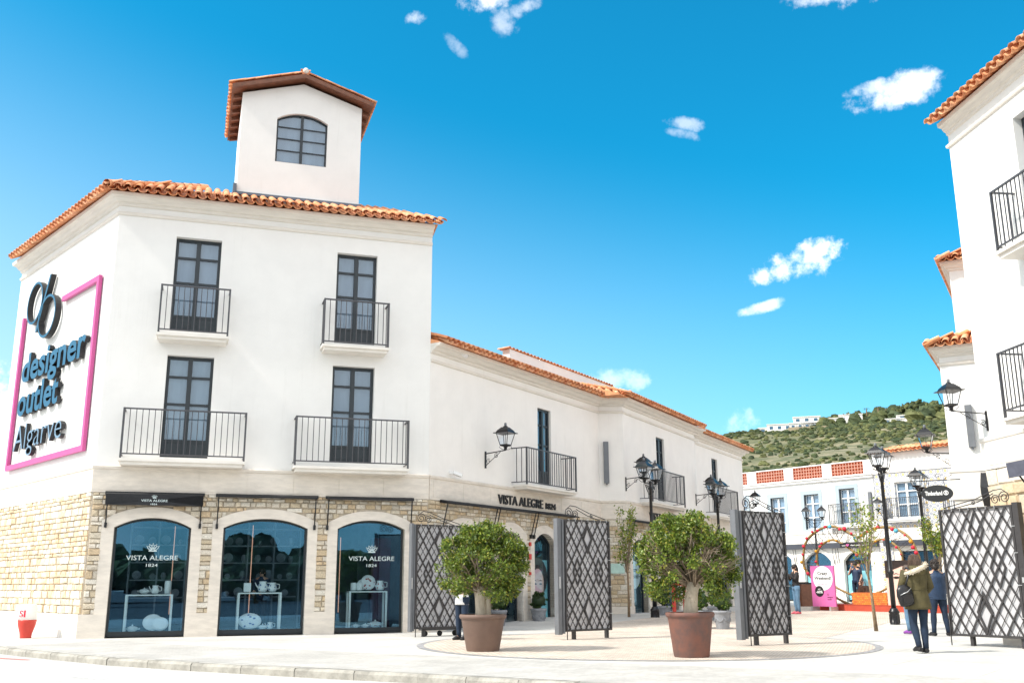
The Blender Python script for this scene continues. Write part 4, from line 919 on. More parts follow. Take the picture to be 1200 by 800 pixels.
def cctv(M, x, z, label):
    c = thing('security_camera', label, 'camera', M @ Matrix.Translation((x, 0, z)))
    part('bracket', MB(M).box(x-.04, x+.04, -.12, 0, z-.04, z+.04), 'white', c)
    m = MB(M @ Matrix.Translation((x+.08, -.2, z-.04)) @ Matrix.Rotation(R(18), 4, 'Y') @ Matrix.Rotation(R(-25), 4, 'Z')); m.box(-.14, .14, -.05, .05, -.045, .045); part('housing', m, 'white', c)
    m = MB(m.M); m.box(.142, .15, -.04, .04, -.035, .035); part('lens', m, 'blk', c)
cctv(W1, 1.25, 7.78, 'small white security camera under the wing eaves near the corner building')
cctv(W1, 1.0, 4.28, 'small white security camera above the wing band near the corner building')
# shop contents -------------------------------------------------------
def display_table(M, x, y, label, w=1.0, h=.95, d=.45):
    t = thing('display_table', label, 'display stand', M @ Matrix.Translation((x, y, .06))); b = .032; Mx = M @ Matrix.Translation((x, y, .06))
    mb = MB(Mx)
    mb.box(-w/2, w/2, 0, d, h-b, h); part('table_top', mb, 'gypsum', t)
    mb = MB(Mx); mb.box(-w/2, w/2, 0, d, 0, b); part('base_board', mb, 'gypsum', t)
    for sx in (-1, 1):
        for yy in (0, d-b): part('leg', MB(Mx).box(sx*w/2-(b if sx > 0 else 0)*1.6, sx*w/2+(b if sx < 0 else 0)*1.6, yy, yy+b, b, h-b), 'gypsum', t)
    return t
def plate_up(M, x, y, z, r, label, mt='china', tilt=12, sx=1.0, rim='chinablue'):
    Mx = M @ Matrix.Translation((x, y, z)) @ Matrix.Rotation(R(-tilt), 4, 'X') @ Matrix.Translation((0, 0, r)) @ Matrix.Rotation(R(90), 4, 'X') @ Matrix.Diagonal((sx, 1, 1, 1))
    t = thing('plate', label, 'plate', Mx)
    mb = MB(Mx); mb.lathe([(r*.55, 0), (r*.6, .012), (r, .035), (r, .045), (r*.6, .022), (.001, .02)], 20); part('dish', mb, mt, t)
    if rim:
        rn = random.Random(int(x*100)); mb = MB(Mx)
        for k in range(9):
            a = rn.uniform(0, 6.28); rr = r*rn.uniform(.3, .9); mb.ball((rr*math.cos(a), rr*math.sin(a), .03), (r*.13, r*.10, .012), 6, 4)
        part('flower_pattern', mb, rim, t)
def tureen(M, x, y, z, s, label, spots=None):
    Mx = M @ Matrix.Translation((x, y, z)) @ Matrix.Scale(s, 4); t = thing('tureen', label, 'tureen', Mx)
    part('bowl', MB(Mx).lathe([(.5, 0), (.55, .05), (.9, .25), (1.0, .45), (.97, .55)], 16), 'china', t)
    part('lid', MB(Mx).lathe([(.98, .56), (.8, .72), (.4, .86), (.12, .9), (.1, .98), (.16, 1.04), (.08, 1.12), (.001, 1.13)], 16), 'china', t)
    for sx in (-1, 1): part('handle', MB(Mx).tube([(sx*.95, 0, .5), (sx*1.2, 0, .55), (sx*1.22, 0, .38), (sx*.96, 0, .32)], .06, 6), 'china', t)
    if spots:
        mb = MB(Mx)
        for k in range(12): a = k*.9; mb.ball((.93*math.cos(a), .93*math.sin(a), .35+.12*math.sin(k*2)), .09, 6, 4)
        part('flower_pattern', mb, spots, t)
def jug(M, x, y, z, s, label, spots=None):
    Mx = M @ Matrix.Translation((x, y, z)) @ Matrix.Scale(s, 4); t = thing('jug', label, 'jug', Mx)
    part('bowl', MB(Mx).lathe([(.3, 0), (.42, .08), (.5, .4), (.34, .8), (.38, 1.0)], 14), 'china', t)
    part('handle', MB(Mx).tube([(.4, 0, .85), (.75, 0, .8), (.75, 0, .35), (.48, 0, .3)], .05, 6), 'china', t)
    part('spout', MB(Mx).tube([(-.4, 0, .35), (-.62, 0, .6), (-.75, 0, .9)], [.09, .06, .04], 6), 'china', t)
    if spots:
        mb = MB(Mx)
        for k in range(9): a = k*1.3; mb.ball((.46*math.cos(a), .46*math.sin(a), .25+.2*(k % 3)), .08, 6, 4)
        part('flower_pattern', mb, spots, t)
display_table(FM, 1.50, .42, 'white cube frame display stand in the leftmost shop window', 1.12, .95)
plate_up(FM, 1.62, .60, .13, .20, 'large plain white plate standing behind another in the leftmost window', sx=1.2, rim=None)
plate_up(FM, 1.80, .50, .13, .165, 'smaller oval white plate standing in front in the leftmost window', sx=1.2, rim=None)
tureen(FM, 1.15, .62, .12, .15, 'white lidded tureen in the lower left of the leftmost window')
tureen(FM, 1.36, .66, 1.03, .13, 'white lidded tureen on top of the stand in the leftmost window')
single('vase', MB().lathe([(.07, 0), (.085, .1), (.085, .3), (.08, .32)], 14), 'china', 'white cylindrical vase on top of the leftmost window stand', 'vase', FM @ T(1.92, .6, 1.02))
jug(FM, 1.62, .62, 1.03, .20, 'white jug on top of the leftmost window stand')
display_table(FM, 4.18, .42, 'white cube frame display stand in the middle shop window', 1.10, .98)
plate_up(FM, 3.97, .58, .13, .20, 'oval white plate with blue flowers leaning in the middle window', sx=1.45)
jug(FM, 4.48, .6, .13, .17, 'small blue and white jug low in the middle window', 'chinablue')
tureen(FM, 4.30, .62, .13, .12, 'small white sugar bowl low in the middle window')
jug(FM, 4.25, .6, 1.06, .26, 'tall blue and white jug on the middle window stand', 'chinablue')
jug(FM, 4.50, .6, 1.06, .23, 'second blue and white jug beside the tall one in the middle window', 'chinablue')
single('canister', MB().box(-.09, .09, -.09, .09, 0, .22), 'china', 'square white canister at the left of the middle window stand', 'canister', FM @ T(3.86, .6, 1.06))
display_table(FM, 6.98, .42, 'white cube frame display stand in the third shop window', 1.02, 1.0)
plate_up(FM, 7.0, .62, 1.08, .20, 'white plate with red flowers standing on the third window stand', rim='chinared')
plate_up(FM, 6.85, .68, 1.08, .14, 'small white plate with red flowers beside the big one', rim='chinared')
for i, x in enumerate((6.60, 6.76)): single('canister', MB().lathe([(.07, 0), (.08, .02), (.08, .17), (.07, .2)], 14), 'china', 'white floral canister at the left of the third stand' if i == 0 else 'second white floral canister nearer the plates on the third stand', 'canister', FM @ T(x, .58, 1.08))
jug(FM, 7.32, .6, 1.08, .25, 'white jug with red flowers on the third window stand', 'chinared')
tureen(FM, 7.22, .62, .13, .17, 'white tureen with red flowers low in the third window', 'chinared')
for i, x in enumerate((6.70, 6.95)): tureen(FM, x, .6, .13, .095, 'small floral bowl at the lower left of the third window' if i == 0 else 'small floral bowl beside the red flowered tureen', 'chinared')
def shelving(M, x0, x1, y, label, posts=3, zt=2.9):
    t = thing('shelving', label, 'shelves', M @ Matrix.Translation((x0, y, .03)))
    for i in range(posts):
        x = x0+(x1-x0)*i/(posts-1); part('upright', MB(M).box(x-.02, x+.02, y, y+.35, .03, zt), 'shelf', t)
    for z in (.9, 1.35, 1.8, 2.25, 2.7): part('shelf_board', MB(M).box(x0, x1, y+.001, y+.349, z, z+.03), 'shelf', t)
    rn = random.Random(int(x0*10)); k = 0
    for z in (.93, 1.38, 1.83, 2.28):
        x = x0+.2
        while x < x1-.15:
            r = rn.uniform(.07, .13)
            if rn.random() < .5: m = MB(M @ Matrix.Translation((x, y+.2, z+r)) @ Matrix.Rotation(R(80), 4, 'X')); m.lathe([(r*.6, 0), (r, .02), (r*.5, .01)], 12)
            else: m = MB(M @ Matrix.Translation((x, y+.15, z))); m.lathe([(r*.4, 0), (r*.7, r*.8), (r*.5, r*1.7), (r*.35, r*1.8)], 10)
            me = m.mesh('vessel'); o = single('crockery', MB(), 'china', '', 'crockery') if False else None
            stockmb.M = I4; stockmb.add([tuple(v) for v in m.v], m.f, 0); x += rn.uniform(.25, .45)
stockmb = MB()
shelving(FM, .9, 2.3, 1.6, 'tall open shelves of crockery behind the leftmost shop window')
shelving(FM, 3.2, 5.3, 1.9, 'wide open shelves of crockery behind the middle shop window', 4)
st = struct('shelf_crockery', stockmb, 'shelf', 'stuff'); st['label'] = 'pale crockery crowded on the shelves inside the shop'; st['category'] = 'crockery'
single('cabinet', MB().box(0, .55, 0, .4, 0, 2.45).box(.04, .51, -.02, 0, .05, .8).box(.04, .51, -.02, 0, .85, 1.6).box(.04, .51, -.02, 0, 1.65, 2.4), 'plum', 'dark plum cabinet at the right inside the third shop window', 'cabinet', FM @ T(7.18, 1.2, .03))
for (x, y, z0, z1), lb in (((1.98, 1.5, .5, 2.75), 'faint warm strip light at the right inside the leftmost window'), ((3.98, 1.5, .4, 2.8), 'faint warm strip light inside the middle window'), ((6.35, 1.5, .5, 2.5), 'faint warm strip light at the left inside the third window')):
    single('strip_light', MB().box(-.010, .010, -.012, .012, 0, z1-z0), 'strip', lb, 'strip light', FM @ T(x, y, z0))
# face poster inside the third wing opening
fp = thing('window_poster', 'portrait poster of a dark haired face inside the wing window behind a potted bush', 'poster', W1 @ Matrix.Translation((5.7, .4, .2)))
mb = MB(W1); mb.box(5.66, 6.9, .25, .27, .16, 1.98); part('poster_board', mb, 'bg_teal', fp)
def face(parent, M, cx, cz, s, y, hair=True):
    """flat printed portrait"""
    n = 22; mb = MB(M)
    if hair: mb.prism([(cx+s*.62*math.cos(t), cz+s*.28+s*.62*math.sin(t)) for t in [2*PI*k/n for k in range(n)]], y-.004, y-.001); part('printed_hair', mb, 'posterhair', parent)
    mb = MB(M); mb.prism([(cx+s*.40*math.cos(t)*(1 if math.sin(t) > 0 else .92), cz+s*.56*math.sin(t)) for t in [2*PI*k/n for k in range(n)]], y-.008, y-.005); mb.box(cx-s*.2, cx+s*.2, y-.0045, y-.002, cz-s*.9, cz-s*.4); part('printed_face', mb, 'posterskin', parent)
    mb = MB(M)
    for sx in (-1, 1):
        mb.prism([(cx+sx*s*.17+s*.09*math.cos(t), cz+s*.08+s*.028*math.sin(t)) for t in [2*PI*k/10 for k in range(10)]], y-.011, y-.009)
        mb.prism([(cx+sx*s*.06, cz+s*.17), (cx+sx*s*.17, cz+s*.21), (cx+sx*s*.29, cz+s*.17), (cx+sx*s*.17, cz+s*.185)], y-.011, y-.009)
    mb.prism([(cx-s*.05, cz-s*.16), (cx+s*.05, cz-s*.16), (cx+s*.03, cz-s*.14), (cx-s*.03, cz-s*.14)], y-.011, y-.009); part('printed_eyes', mb, 'posterhair', parent)
    mb = MB(M); mb.prism([(cx+s*.12*math.cos(t), cz-s*.29+s*.045*math.sin(t)) for t in [2*PI*k/12 for k in range(12)]], y-.011, y-.009); part('printed_lips', mb, 'lips', parent)
face(fp, W1, 6.28, 1.15, 1.0, .25)
# ---------------------------------------------------------------- far white building with blue window surrounds and tiled neighbour
PB = (18.64, 58.0); BM = FR(PB, 140.5)
MTAZ = bpy.data.materials.new('azulejo'); MTAZ.use_nodes = True; nt = MTAZ.node_tree; b = nt.nodes['Principled BSDF']; b.inputs['Roughness'].default_value = .35
t = N(nt, 'ShaderNodeTexCoord'); sx = N(nt, 'ShaderNodeSeparateXYZ'); nt.links.new(t.outputs['Object'], sx.inputs[0])
S_ = .40
def cell(off):
    fx = mth(nt, 'SUBTRACT', mth(nt, 'FRACT', mth(nt, 'MULTIPLY_ADD', sx.outputs[0], 1/S_, off+50)), .5); fz = mth(nt, 'SUBTRACT', mth(nt, 'FRACT', mth(nt, 'MULTIPLY_ADD', sx.outputs[2], 1/S_, off+50)), .5)
    return mth(nt, 'SQRT', mth(nt, 'ADD', mth(nt, 'MULTIPLY', fx, fx), mth(nt, 'MULTIPLY', fz, fz)))
r1 = cell(0.); r2 = cell(.5)
c0 = mixc(nt, maprange(nt, r1, .33, .36), (.60, .58, .53), (.55, .53, .49))
ringf = mth(nt, 'MULTIPLY', maprange(nt, r1, .27, .30), maprange(nt, r1, .40, .37))
c1 = mixc(nt, ringf, c0, (.24, .27, .38))
c2 = mixc(nt, mth(nt, 'MULTIPLY', maprange(nt, r1, .20, .16), maprange(nt, r1, .05, .07)), c1, (.56, .37, .12))
c3 = mixc(nt, maprange(nt, r2, .19, .16), c2, (.20, .25, .38)); c4 = mixc(nt, maprange(nt, r2, .08, .06), c3, (.58, .50, .36))
nt.links.new(c4, b.inputs['Base Color']); MT['azulejo'] = MTAZ
fb = thing('balcony_building', 'white building with pale blue window surrounds and openwork terracotta parapet', 'building', BM)
FD = [(-7.3, -6.2, 4.5, 6.35), (-4.40, -3.40, 4.0, 6.30), (-2.0, -1.0, 4.3, 6.33), (.38, 1.38, 4.5, 6.5)]
facade(fb, BM, -9.5, 2.6, 3.4, 7.16, [rect(*d) for d in FD], .22, 'stucco_far')
mb = MB(BM)
for d in FD: mb.ring([(d[0]-.24, d[2]-.25), (d[0]-.24, d[3]+.24), (d[1]+.22, d[3]+.24), (d[1]+.22, d[2]-.25)], [(d[0], d[2]), (d[0], d[3]), (d[1], d[3]), (d[1], d[2])], -.03, .0)
part('window_surround', mb, 'bluetrim', fb)
for d in FD: french_door(fb, BM, *d, depth=.14, fm='white', cm='curtain2', rows=(0, .27, .66), name='window', fw=.07, solid=False)
for d in FD: part('shade_strip', MB(BM).box(d[0]-.002, d[0]+.05, .0, .1, d[2], d[3]).box(d[0]+.05, d[1]+.002, .0, .1, d[3]-.05, d[3]), 'dkframe', fb)  # dark strips modelled in place of shade along each opening's left and top
def ornbal(root, M, x0, x1, zt, zb, slab):
    fo = balcony(root, M, x0, x1, zt, zb, .35, slab, .11, mt='iron', slabmt='white', slabh=.16, rail=.02)
    q = MB(M)
    for k in range(int((x1-x0)/.22)):
        cx_ = x0+.13+k*.22
        for z in (zb+.12, zt-.14): q.tube([(cx_+.07*math.cos(a), -.35, z+.07*math.sin(a)) for a in [2*PI*i/8 for i in range(9)]], .008, 4, False)
    part('scroll_ornament', q, 'iron', fo)
ornbal(fb, BM, -.15, 1.64, 5.64, 4.52, (-.32, 1.77, 4.42))
for x in (-5.6, -2.85, 1.98): part('wall_panel_line', MB(BM).ring(rect(x-.16, x+.16, 4.3, 6.75), rect(x-.14, x+.14, 4.32, 6.73), -.008, 0), 'bluetrim', fb)
mb = MB(BM); mb.box(-9.5, 2.62, -.10, 0, 4.02, 4.14); mb.box(-9.5, 2.62, -.06, 0, 3.47, 4.02); part('stone_band', mb, 'travertine_pale', fb)
mb = MB(BM); mb.box(-9.5, 2.62, -.20, .0, 7.16, 7.24); mb.box(-9.5, 2.62, -.12, 0, 7.02, 7.16); part('cornice', mb, 'stucco', fb)
# parapet of piers and openwork panels
PX = [-9.2, -8.3, -5.35, -3.29, -2.64, -.62, .01, 2.07]
piers = [(-9.5, -9.2), (-6.05, -5.35), (-3.29, -2.64), (-.62, .01), (2.07, 2.62)]
for a, b_ in piers:
    part('parapet_pier', MB(BM).box(a, b_, -.04, .25, 7.24, 8.02), 'stucco', fb)
    if b_-a > .5: part('pier_panel', MB(BM).ring(rect(a+.12, b_-.12, 7.36, 7.9), rect(a+.15, b_-.15, 7.39, 7.87), -.055, -.04), 'bluetrim', fb)
for (a, b1), (a2, b2) in zip(piers, piers[1:]):
    x0, x1 = b1, a2; part('parapet_rail', MB(BM).box(x0, x1, -.03, .2, 7.97, 8.03), 'stucco', fb)
    n = max(3, round((x1-x0)/.19)); w = (x1-x0)/n; mb = MB(BM); ml = MB(BM)
    for i in range(n):
        for j in range(4):
            cx_ = x0+(i+.5)*w; cz = 7.24+(j+.5)*.1825
            mb.ring(rect(cx_-w*.40, cx_+w*.40, cz-.075, cz+.075), rect(cx_-w*.22, cx_+w*.22, cz-.035, cz+.035), .0, .08)
    for j in range(5): ml.box(x0, x1, .01, .07, 7.24+j*.1825-.010, 7.24+j*.1825+.010)
    for i in range(n+1): ml.box(x0+i*w-.011, x0+i*w+.011, .012, .068, 7.245, 7.97)
    part('openwork_panel', mb, 'screenred', fb, kind='stuff'); part('openwork_lattice', ml, 'screenlight', fb, kind='stuff')
    part('parapet_backing', MB(BM).box(x0, x1, .10, .16, 7.2, 7.96), 'screenred', fb)
FA = [((-5.0, -3.15, .2, 2.6, 3.05)), ((-2.30, -.48, .2, 2.45, 2.98)), ((.33, 2.05, .2, 2.45, 2.96))]
def plainarch(o, g=.0): return arch(o[0], o[1], o[2], o[3], o[4], 12)
facade(fb, BM, -9.5, 2.6, .1, 3.48, [plainarch(o) for o in FA], .3, 'stucco_cream', name='ground_wall')
for o in FA:
    mb = MB(BM); mb.ring(arch(o[0]-.22, o[1]+.22, o[2], o[3]+.08, o[4]+.2, 12), plainarch(o), -.05, .02, closed=False); part('arch_surround', mb, 'travertine_pale', fb)
    shopwindow(fb, BM, o, y=.25, fr=.05, base=.1)
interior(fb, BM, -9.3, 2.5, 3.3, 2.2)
part('fascia', MB(BM).box(-9.3, 2.62, -.26, -.061, 3.17, 3.47), 'fascia', fb)
for x in (-2.9, -2.75, -.25, -.05, .1): part('awning_arm', MB(BM).tube([(x, -.2, 3.15), (x, -.06, 2.3)], .018, 5), 'black', fb)
part('back_wall', MB(BM).box(-9.5, 2.6, 6, 6.2, 0, 7.2).box(-9.6, -9.5, 0, 6.2, 0, 7.16), 'stucco', fb)
part('flat_roof', MB(BM).box(-9.5, 2.6, .3, 6.0, 7.0, 7.15), 'stucco', fb)
# tiled house to its right
ab = thing('tiled_house', 'two-storey house faced with blue and yellow patterned tiles under a terracotta eave', 'building', BM @ Matrix.Translation((2.62, 0, 0)))
HD = [(3.86, 5.14, 4.65, 6.62), (7.1, 8.3, 4.65, 6.62)]
facade(ab, BM, 2.62, 13, 4.12, 7.15, [rect(*d) for d in HD], .22, 'azulejo')
facade(ab, BM, 2.62, 13, 7.15, 8.35, [], .2, 'stucco'); part('stone_frieze', MB(BM).box(2.62, 13, -.05, 0, 7.15, 7.55), 'travertine_pale', ab)
for d in HD:
    part('window_surround', MB(BM).ring([(d[0]-.22, d[2]-.12), (d[0]-.22, d[3]+.22), (d[1]+.22, d[3]+.22), (d[1]+.22, d[2]-.12)], [(d[0], d[2]), (d[0], d[3]), (d[1], d[3]), (d[1], d[2])], -.04, .0), 'white', ab)
    french_door(ab, BM, *d, depth=.14, fm='white', cm='curtain2', rows=(0, .26, .62), name='french_door', fw=.08, solid=False)
    ornbal(ab, BM, d[0]-.38, d[1]+.4, 5.75, 4.72, (d[0]-.5, d[1]+.5, 4.60))
facade(ab, BM, 2.62, 13, .1, 3.48, [rect(3.85, 6.1, .2, 2.9), rect(7.0, 9.4, .2, 2.9)], .3, 'travertine_pale', name='ground_wall')
part('tiled_pier', MB(BM).box(2.70, 3.45, -.06, -.0, .2, 3.15), 'azulejo', ab)
part('stone_band', MB(BM).box(2.62, 13, -.08, 0, 3.47, 4.12), 'travertine_pale', ab)
part('fascia', MB(BM).box(3.0, 13, -.26, -.081, 3.17, 3.47), 'fascia', ab)
for x0, x1 in ((3.85, 6.1), (7.0, 9.4)):
    mb = MB(BM); mb.ring(rect(x0, x1, .2, 2.9), rect(x0+.06, x1-.06, .3, 2.84), .2, .27, closed=True); f = part('shop_window', mb, 'dkframe', ab); part('pane', MB(BM).box(x0+.05, x1-.05, .23, .24, .28, 2.85), 'shopglass', f)
interior(ab, BM, 2.8, 12.8, 3.3, 2.2)
part('back_wall', MB(BM).box(2.62, 13, 6, 6.2, 0, 8.3).box(2.61, 2.63, .1, 6, 7.0, 8.3).box(2.62, 13, .0, .25, 8.22, 8.33), 'stucco', ab)
tiled(ab, BM @ Matrix.Translation((3.35, -.40, 8.30)), 9.5, 1.2, R(13), rows_indiv=1, spacing=.26)
part('roof_deck', MB(BM).add([(3.4, -.25, 8.26), (13, -.25, 8.26), (13, 1.2, 8.58), (3.4, 1.2, 8.58), (3.4, 6.2, 7.6), (13, 6.2, 7.6)], [(0, 1, 2, 3), (3, 2, 5, 4), (0, 3, 4)]), 'tile_under', ab)
# shop posters in the far openings
tp_ = thing('window_poster', 'wide pale teal poster of a car in the far shop window behind the orange bench', 'poster', BM @ Matrix.Translation((.4, .2, .3)))
part('poster_board', MB(BM).box(.40, 1.98, .16, .18, .32, 1.9), 'bg_teal', tp_)
mb = MB(BM); mb.prism([(.55, .8), (.6, 1.1), (.85, 1.2), (1.0, 1.45), (1.5, 1.45), (1.7, 1.18), (1.95, 1.05), (1.95, .8)], .145, .155); part('printed_car', mb, 'bg_car', tp_)
mb = MB(BM)
for cx_ in (.85, 1.65): mb.prism([(cx_+.13*math.cos(2*PI*k/12), .8+.13*math.sin(2*PI*k/12)) for k in range(12)], .135, .143)
part('printed_wheel', mb, 'posterhair', tp_)
tp2 = thing('window_poster', 'pale teal poster low in the far shop window behind the pink poster board', 'poster', BM @ Matrix.Translation((-2.2, .2, .3)))
part('poster_board', MB(BM).box(-2.24, -.55, .16, .18, .32, 1.75), 'bg_teal', tp2)
single('shop_sign', MB().box(-.95, .95, -.02, .02, 0, .22), 'blk', 'small black name board over the far shop opening beside the teal car poster', 'sign', BM @ T(1.2, .2, 2.25))
pipe(BM, 2.35, 4.75, 6.2, 'narrow grey box lamp on the white wall beside the tiled house')

# ---------------------------------------------------------------- right-hand corner building
PM = (9.87, 20.62); RM = FR(PM, 174.0)
rb = thing('corner_house', 'white house cropped by the right edge, iron balconies over a pale stone base', 'building', RM)
RD = [(2.30, 3.50, 7.80, 10.28), (2.1, 3.3, 4.42, 6.95)]
RA = [((2.0, 3.8, 0, 2.5, 2.78), (1.72, 4.08, 0, 2.70, 3.03))]
facade(rb, RM, 0, 9, 3.45, 11.26, [rect(*d) for d in RD], .26)
facade(rb, RM, 0, 9, 0, 3.46, [arch(*i, 12) for i, o in RA], .26, 'mortar', name='backing_wall')
for i, o in RA: surround(rb, RM, i, (o[0], o[1], .5, o[3], o[4])); shopwindow(rb, RM, i)
for a, b_ in ((-.05, 2.0), (3.8, 9)): part('plinth_block', MB(RM).box(a, b_, -.075, .2, 0, .5), 'travertine', rb)
stones(rb, RM, -.02, 6.0, .5, 3.47, [o for i, o in RA], rowh=.30, wid=(.28, .62), budget=200, pool=SPOOL_P, mt='stone_pale', seed=41, prot=.035)
for d in RD: french_door(rb, RM, *d, depth=.22, rows=(0, .205, .475, .83))
balcony(rb, RM, 2.05, 3.90, 8.78, 7.60, .5, (2.0, 3.95, 7.52), .13, slabh=.15)
balcony(rb, RM, 1.62, 4.30, 5.58, 4.42, .5, (1.55, 4.37, 4.28), .13, slabh=.12)
E0 = Vector((math.sin(R(84)), math.cos(R(84)))); pE = Vector(PM)+E0*7; pN = Vector(PM)+Vector((math.sin(R(174)), math.cos(R(174))))*9
mb = MB(); mb.add([(pE.x, pE.y, 0), (PM[0], PM[1], 0), (PM[0], PM[1], 11.26), (pE.x, pE.y, 11.26)], [(0, 1, 2, 3)]); part('end_wall', mb, 'stucco', rb)
mb = MB(); pS = pN+E0*7; mb.add([(pE.x, pE.y, 0), (pS.x, pS.y, 0), (pS.x, pS.y, 11.26), (pE.x, pE.y, 11.26), (pN.x, pN.y, 0), (pN.x, pN.y, 11.26)], [(0, 1, 2, 3), (1, 4, 5, 2)]); part('back_wall', mb, 'stucco', rb)
mb = MB(); sweep(mb, [PM, tuple(pN)], [(o_*.72, z_) for o_, z_ in CORN(11.27)]); part('cornice', mb, 'moulding', rb)
mb = MB(); sweep(mb, [tuple(pE), PM, tuple(pN)], STRING(10.70)); part('string_course', mb, 'moulding', rb)
band(rb, [tuple(pE), PM, tuple(pN)], mt='travertine_pale'); panels(rb, RM, .12, 8.9, 3.55, 3.99, 1.3, mt='travertine_pale')
tiled(rb, RM @ Matrix.Translation((-.02, -.44, 11.30)), 9.0, 3.0, R(24), rows_indiv=3, left=lambda v: v*.9)
part('roof_deck', MB(RM).add([(-.05, -.2, 11.3), (9, -.2, 11.3), (9, 7.3, 11.3), (-.05, 7.3, 11.3), (3.3, 3.5, 12.95), (9, 3.5, 12.95)], [(0, 1, 5, 4), (0, 4, 3), (3, 4, 5, 2), (3, 2, 1, 0)]), 'tile_under', rb)
a = awning(RM, 2.1, 4.2, 'dark grey awning at the right edge, beside the pale stone wall', z=3.38, drop=.30, out=.78, armlen=1.15, cloth='greycloth')
# ---------------------------------------------------------------- houses behind it on the right
P3 = (12.42, 28.1); AZ3 = 119.0; M3 = FR(P3, AZ3)
h3 = thing('street_house', 'low white house behind the right corner house, tiled eaves and a wall lantern', 'building', M3)
ss = Vector((math.sin(R(29)), math.cos(R(29)))); c3 = Vector(P3); far3 = c3+ss*14; t3 = Vector((math.sin(R(119)), math.cos(R(119))))
S3 = FR(tuple(far3), 209.0)
facade(h3, M3, 0, 6, 3.45, 7.83, []); facade(h3, S3, 0, 14, 3.45, 7.83, [rect(4, 5, 4.4, 6.9), rect(9, 10, 4.4, 6.9)], .2)
for x in (4, 9): french_door(h3, S3, x, x+1, 4.4, 6.9, depth=.16)
facade(h3, M3, 0, 6, 0, 3.46, [], mt='travertine_pale', name='ground_wall'); facade(h3, S3, 0, 14, 0, 3.46, [], mt='travertine_pale', name='ground_wall')
stones(h3, M3, .3, 2.4, .45, 3.2, [], rowh=.26, wid=(.25, .5), budget=60, pool=SPOOL_P, mt='stone_pale', seed=51)
part('back_wall', MB(M3).add([(6, 0, 0), (6, 14, 0), (6, 14, 7.8), (6, 0, 7.8), (0, 14, 0), (0, 14, 7.8)], [(0, 1, 2, 3), (1, 4, 5, 2)]), 'stucco', h3)
pe = c3+t3*6
mb = MB(); sweep(mb, [tuple(far3), P3, tuple(pe)], [(o_*.75, z_) for o_, z_ in CORN(7.84)]); part('cornice', mb, 'moulding', h3)
mb = MB(); sweep(mb, [tuple(far3), P3, tuple(pe)], STRING(7.31)); part('string_course', mb, 'moulding', h3)
band(h3, [tuple(far3), P3, tuple(pe)], mt='travertine_pale', z1=4.3)
tiled(h3, M3 @ Matrix.Translation((-.28, -.42, 7.88)), 6.3, 2.6, R(20), rows_indiv=2, left=lambda v: v*.94)
tiled(h3, S3 @ Matrix.Translation((0, -.33, 7.88)), 14.3, 2.6, R(20), rows_indiv=0, right=lambda v: 14.4-v*.94)
part('roof_deck', MB(M3).add([(-.22, -.22, 7.87), (6.4, -.22, 7.87), (6.4, 14, 7.87), (-.22, 14, 7.87), (3, 3, 9.1), (3, 14, 9.1)], [(0, 1, 4), (1, 2, 5, 4), (3, 0, 4, 5), (3, 2, 1, 0)]), 'tile_under', h3)
P4 = (13.95, 30.15); M4 = FR(P4, AZ3); c4 = Vector(P4); far4 = c4+ss*10; S4 = FR(tuple(far4), 209.0)
h4 = thing('tall_street_house', 'taller white house behind, only its tiled eaves showing past the right corner house', 'building', M4)
facade(h4, M4, 0, 6, 7.5, 11.0, []); facade(h4, S4, 0, 10, 7.5, 11.0, [])
part('back_wall', MB(M4).add([(6, 0, 0), (6, 10, 0), (6, 10, 11), (6, 0, 11), (0, 10, 7), (0, 10, 11)], [(0, 1, 2, 3), (1, 4, 5, 2)]), 'stucco', h4)
mb = MB(); sweep(mb, [tuple(far4), P4, tuple(c4+t3*6)], [(o_*.75, z_) for o_, z_ in CORN(11.12)]); part('cornice', mb, 'moulding', h4)
tiled(h4, M4 @ Matrix.Translation((-.28, -.42, 11.16)), 6.3, 2.6, R(20), rows_indiv=1, left=lambda v: v*.94)
tiled(h4, S4 @ Matrix.Translation((0, -.33, 11.16)), 10.3, 2.6, R(20), rows_indiv=1, right=lambda v: 10.4-v*.94)
part('roof_deck', MB(M4).add([(-.22, -.22, 11.15), (6.4, -.22, 11.15), (6.4, 10, 11.15), (-.22, 10, 11.15), (3, 3, 12.4), (3, 10, 12.4)], [(0, 1, 4), (1, 2, 5, 4), (3, 0, 4, 5), (3, 2, 1, 0)]), 'tile_under', h4)
pipe(M3, .62, 4.9, 6.1, 'narrow grey box lamp on the low house behind the right corner house')
# folded awning on that house
aw = thing('awning', 'black folded awning seen end-on above the right iron gate', 'awning', M3 @ Matrix.Translation((1.1, 0, 3.4)))
mb = MB(M3); mb.add([(.75, 0, 4.22), (1.25, 0, 4.22), (1.25, -.8, 3.55), (.75, -.8, 3.75), (.75, -.05, 3.2), (1.25, -.05, 3.15), (1.25, -.78, 3.35), (.75, -.78, 3.55)], [(0,1,2,3), (3,2,6,7), (4,5,6,7), (0,3,7,4), (1,5,6,2)]); part('awning_cloth', mb, 'blackcloth', aw)
part('support_arm', MB(M3).tube([(.95, -.75, 3.95), (1.15, -.1, 2.6)], .025, 6), 'gatepost', aw)

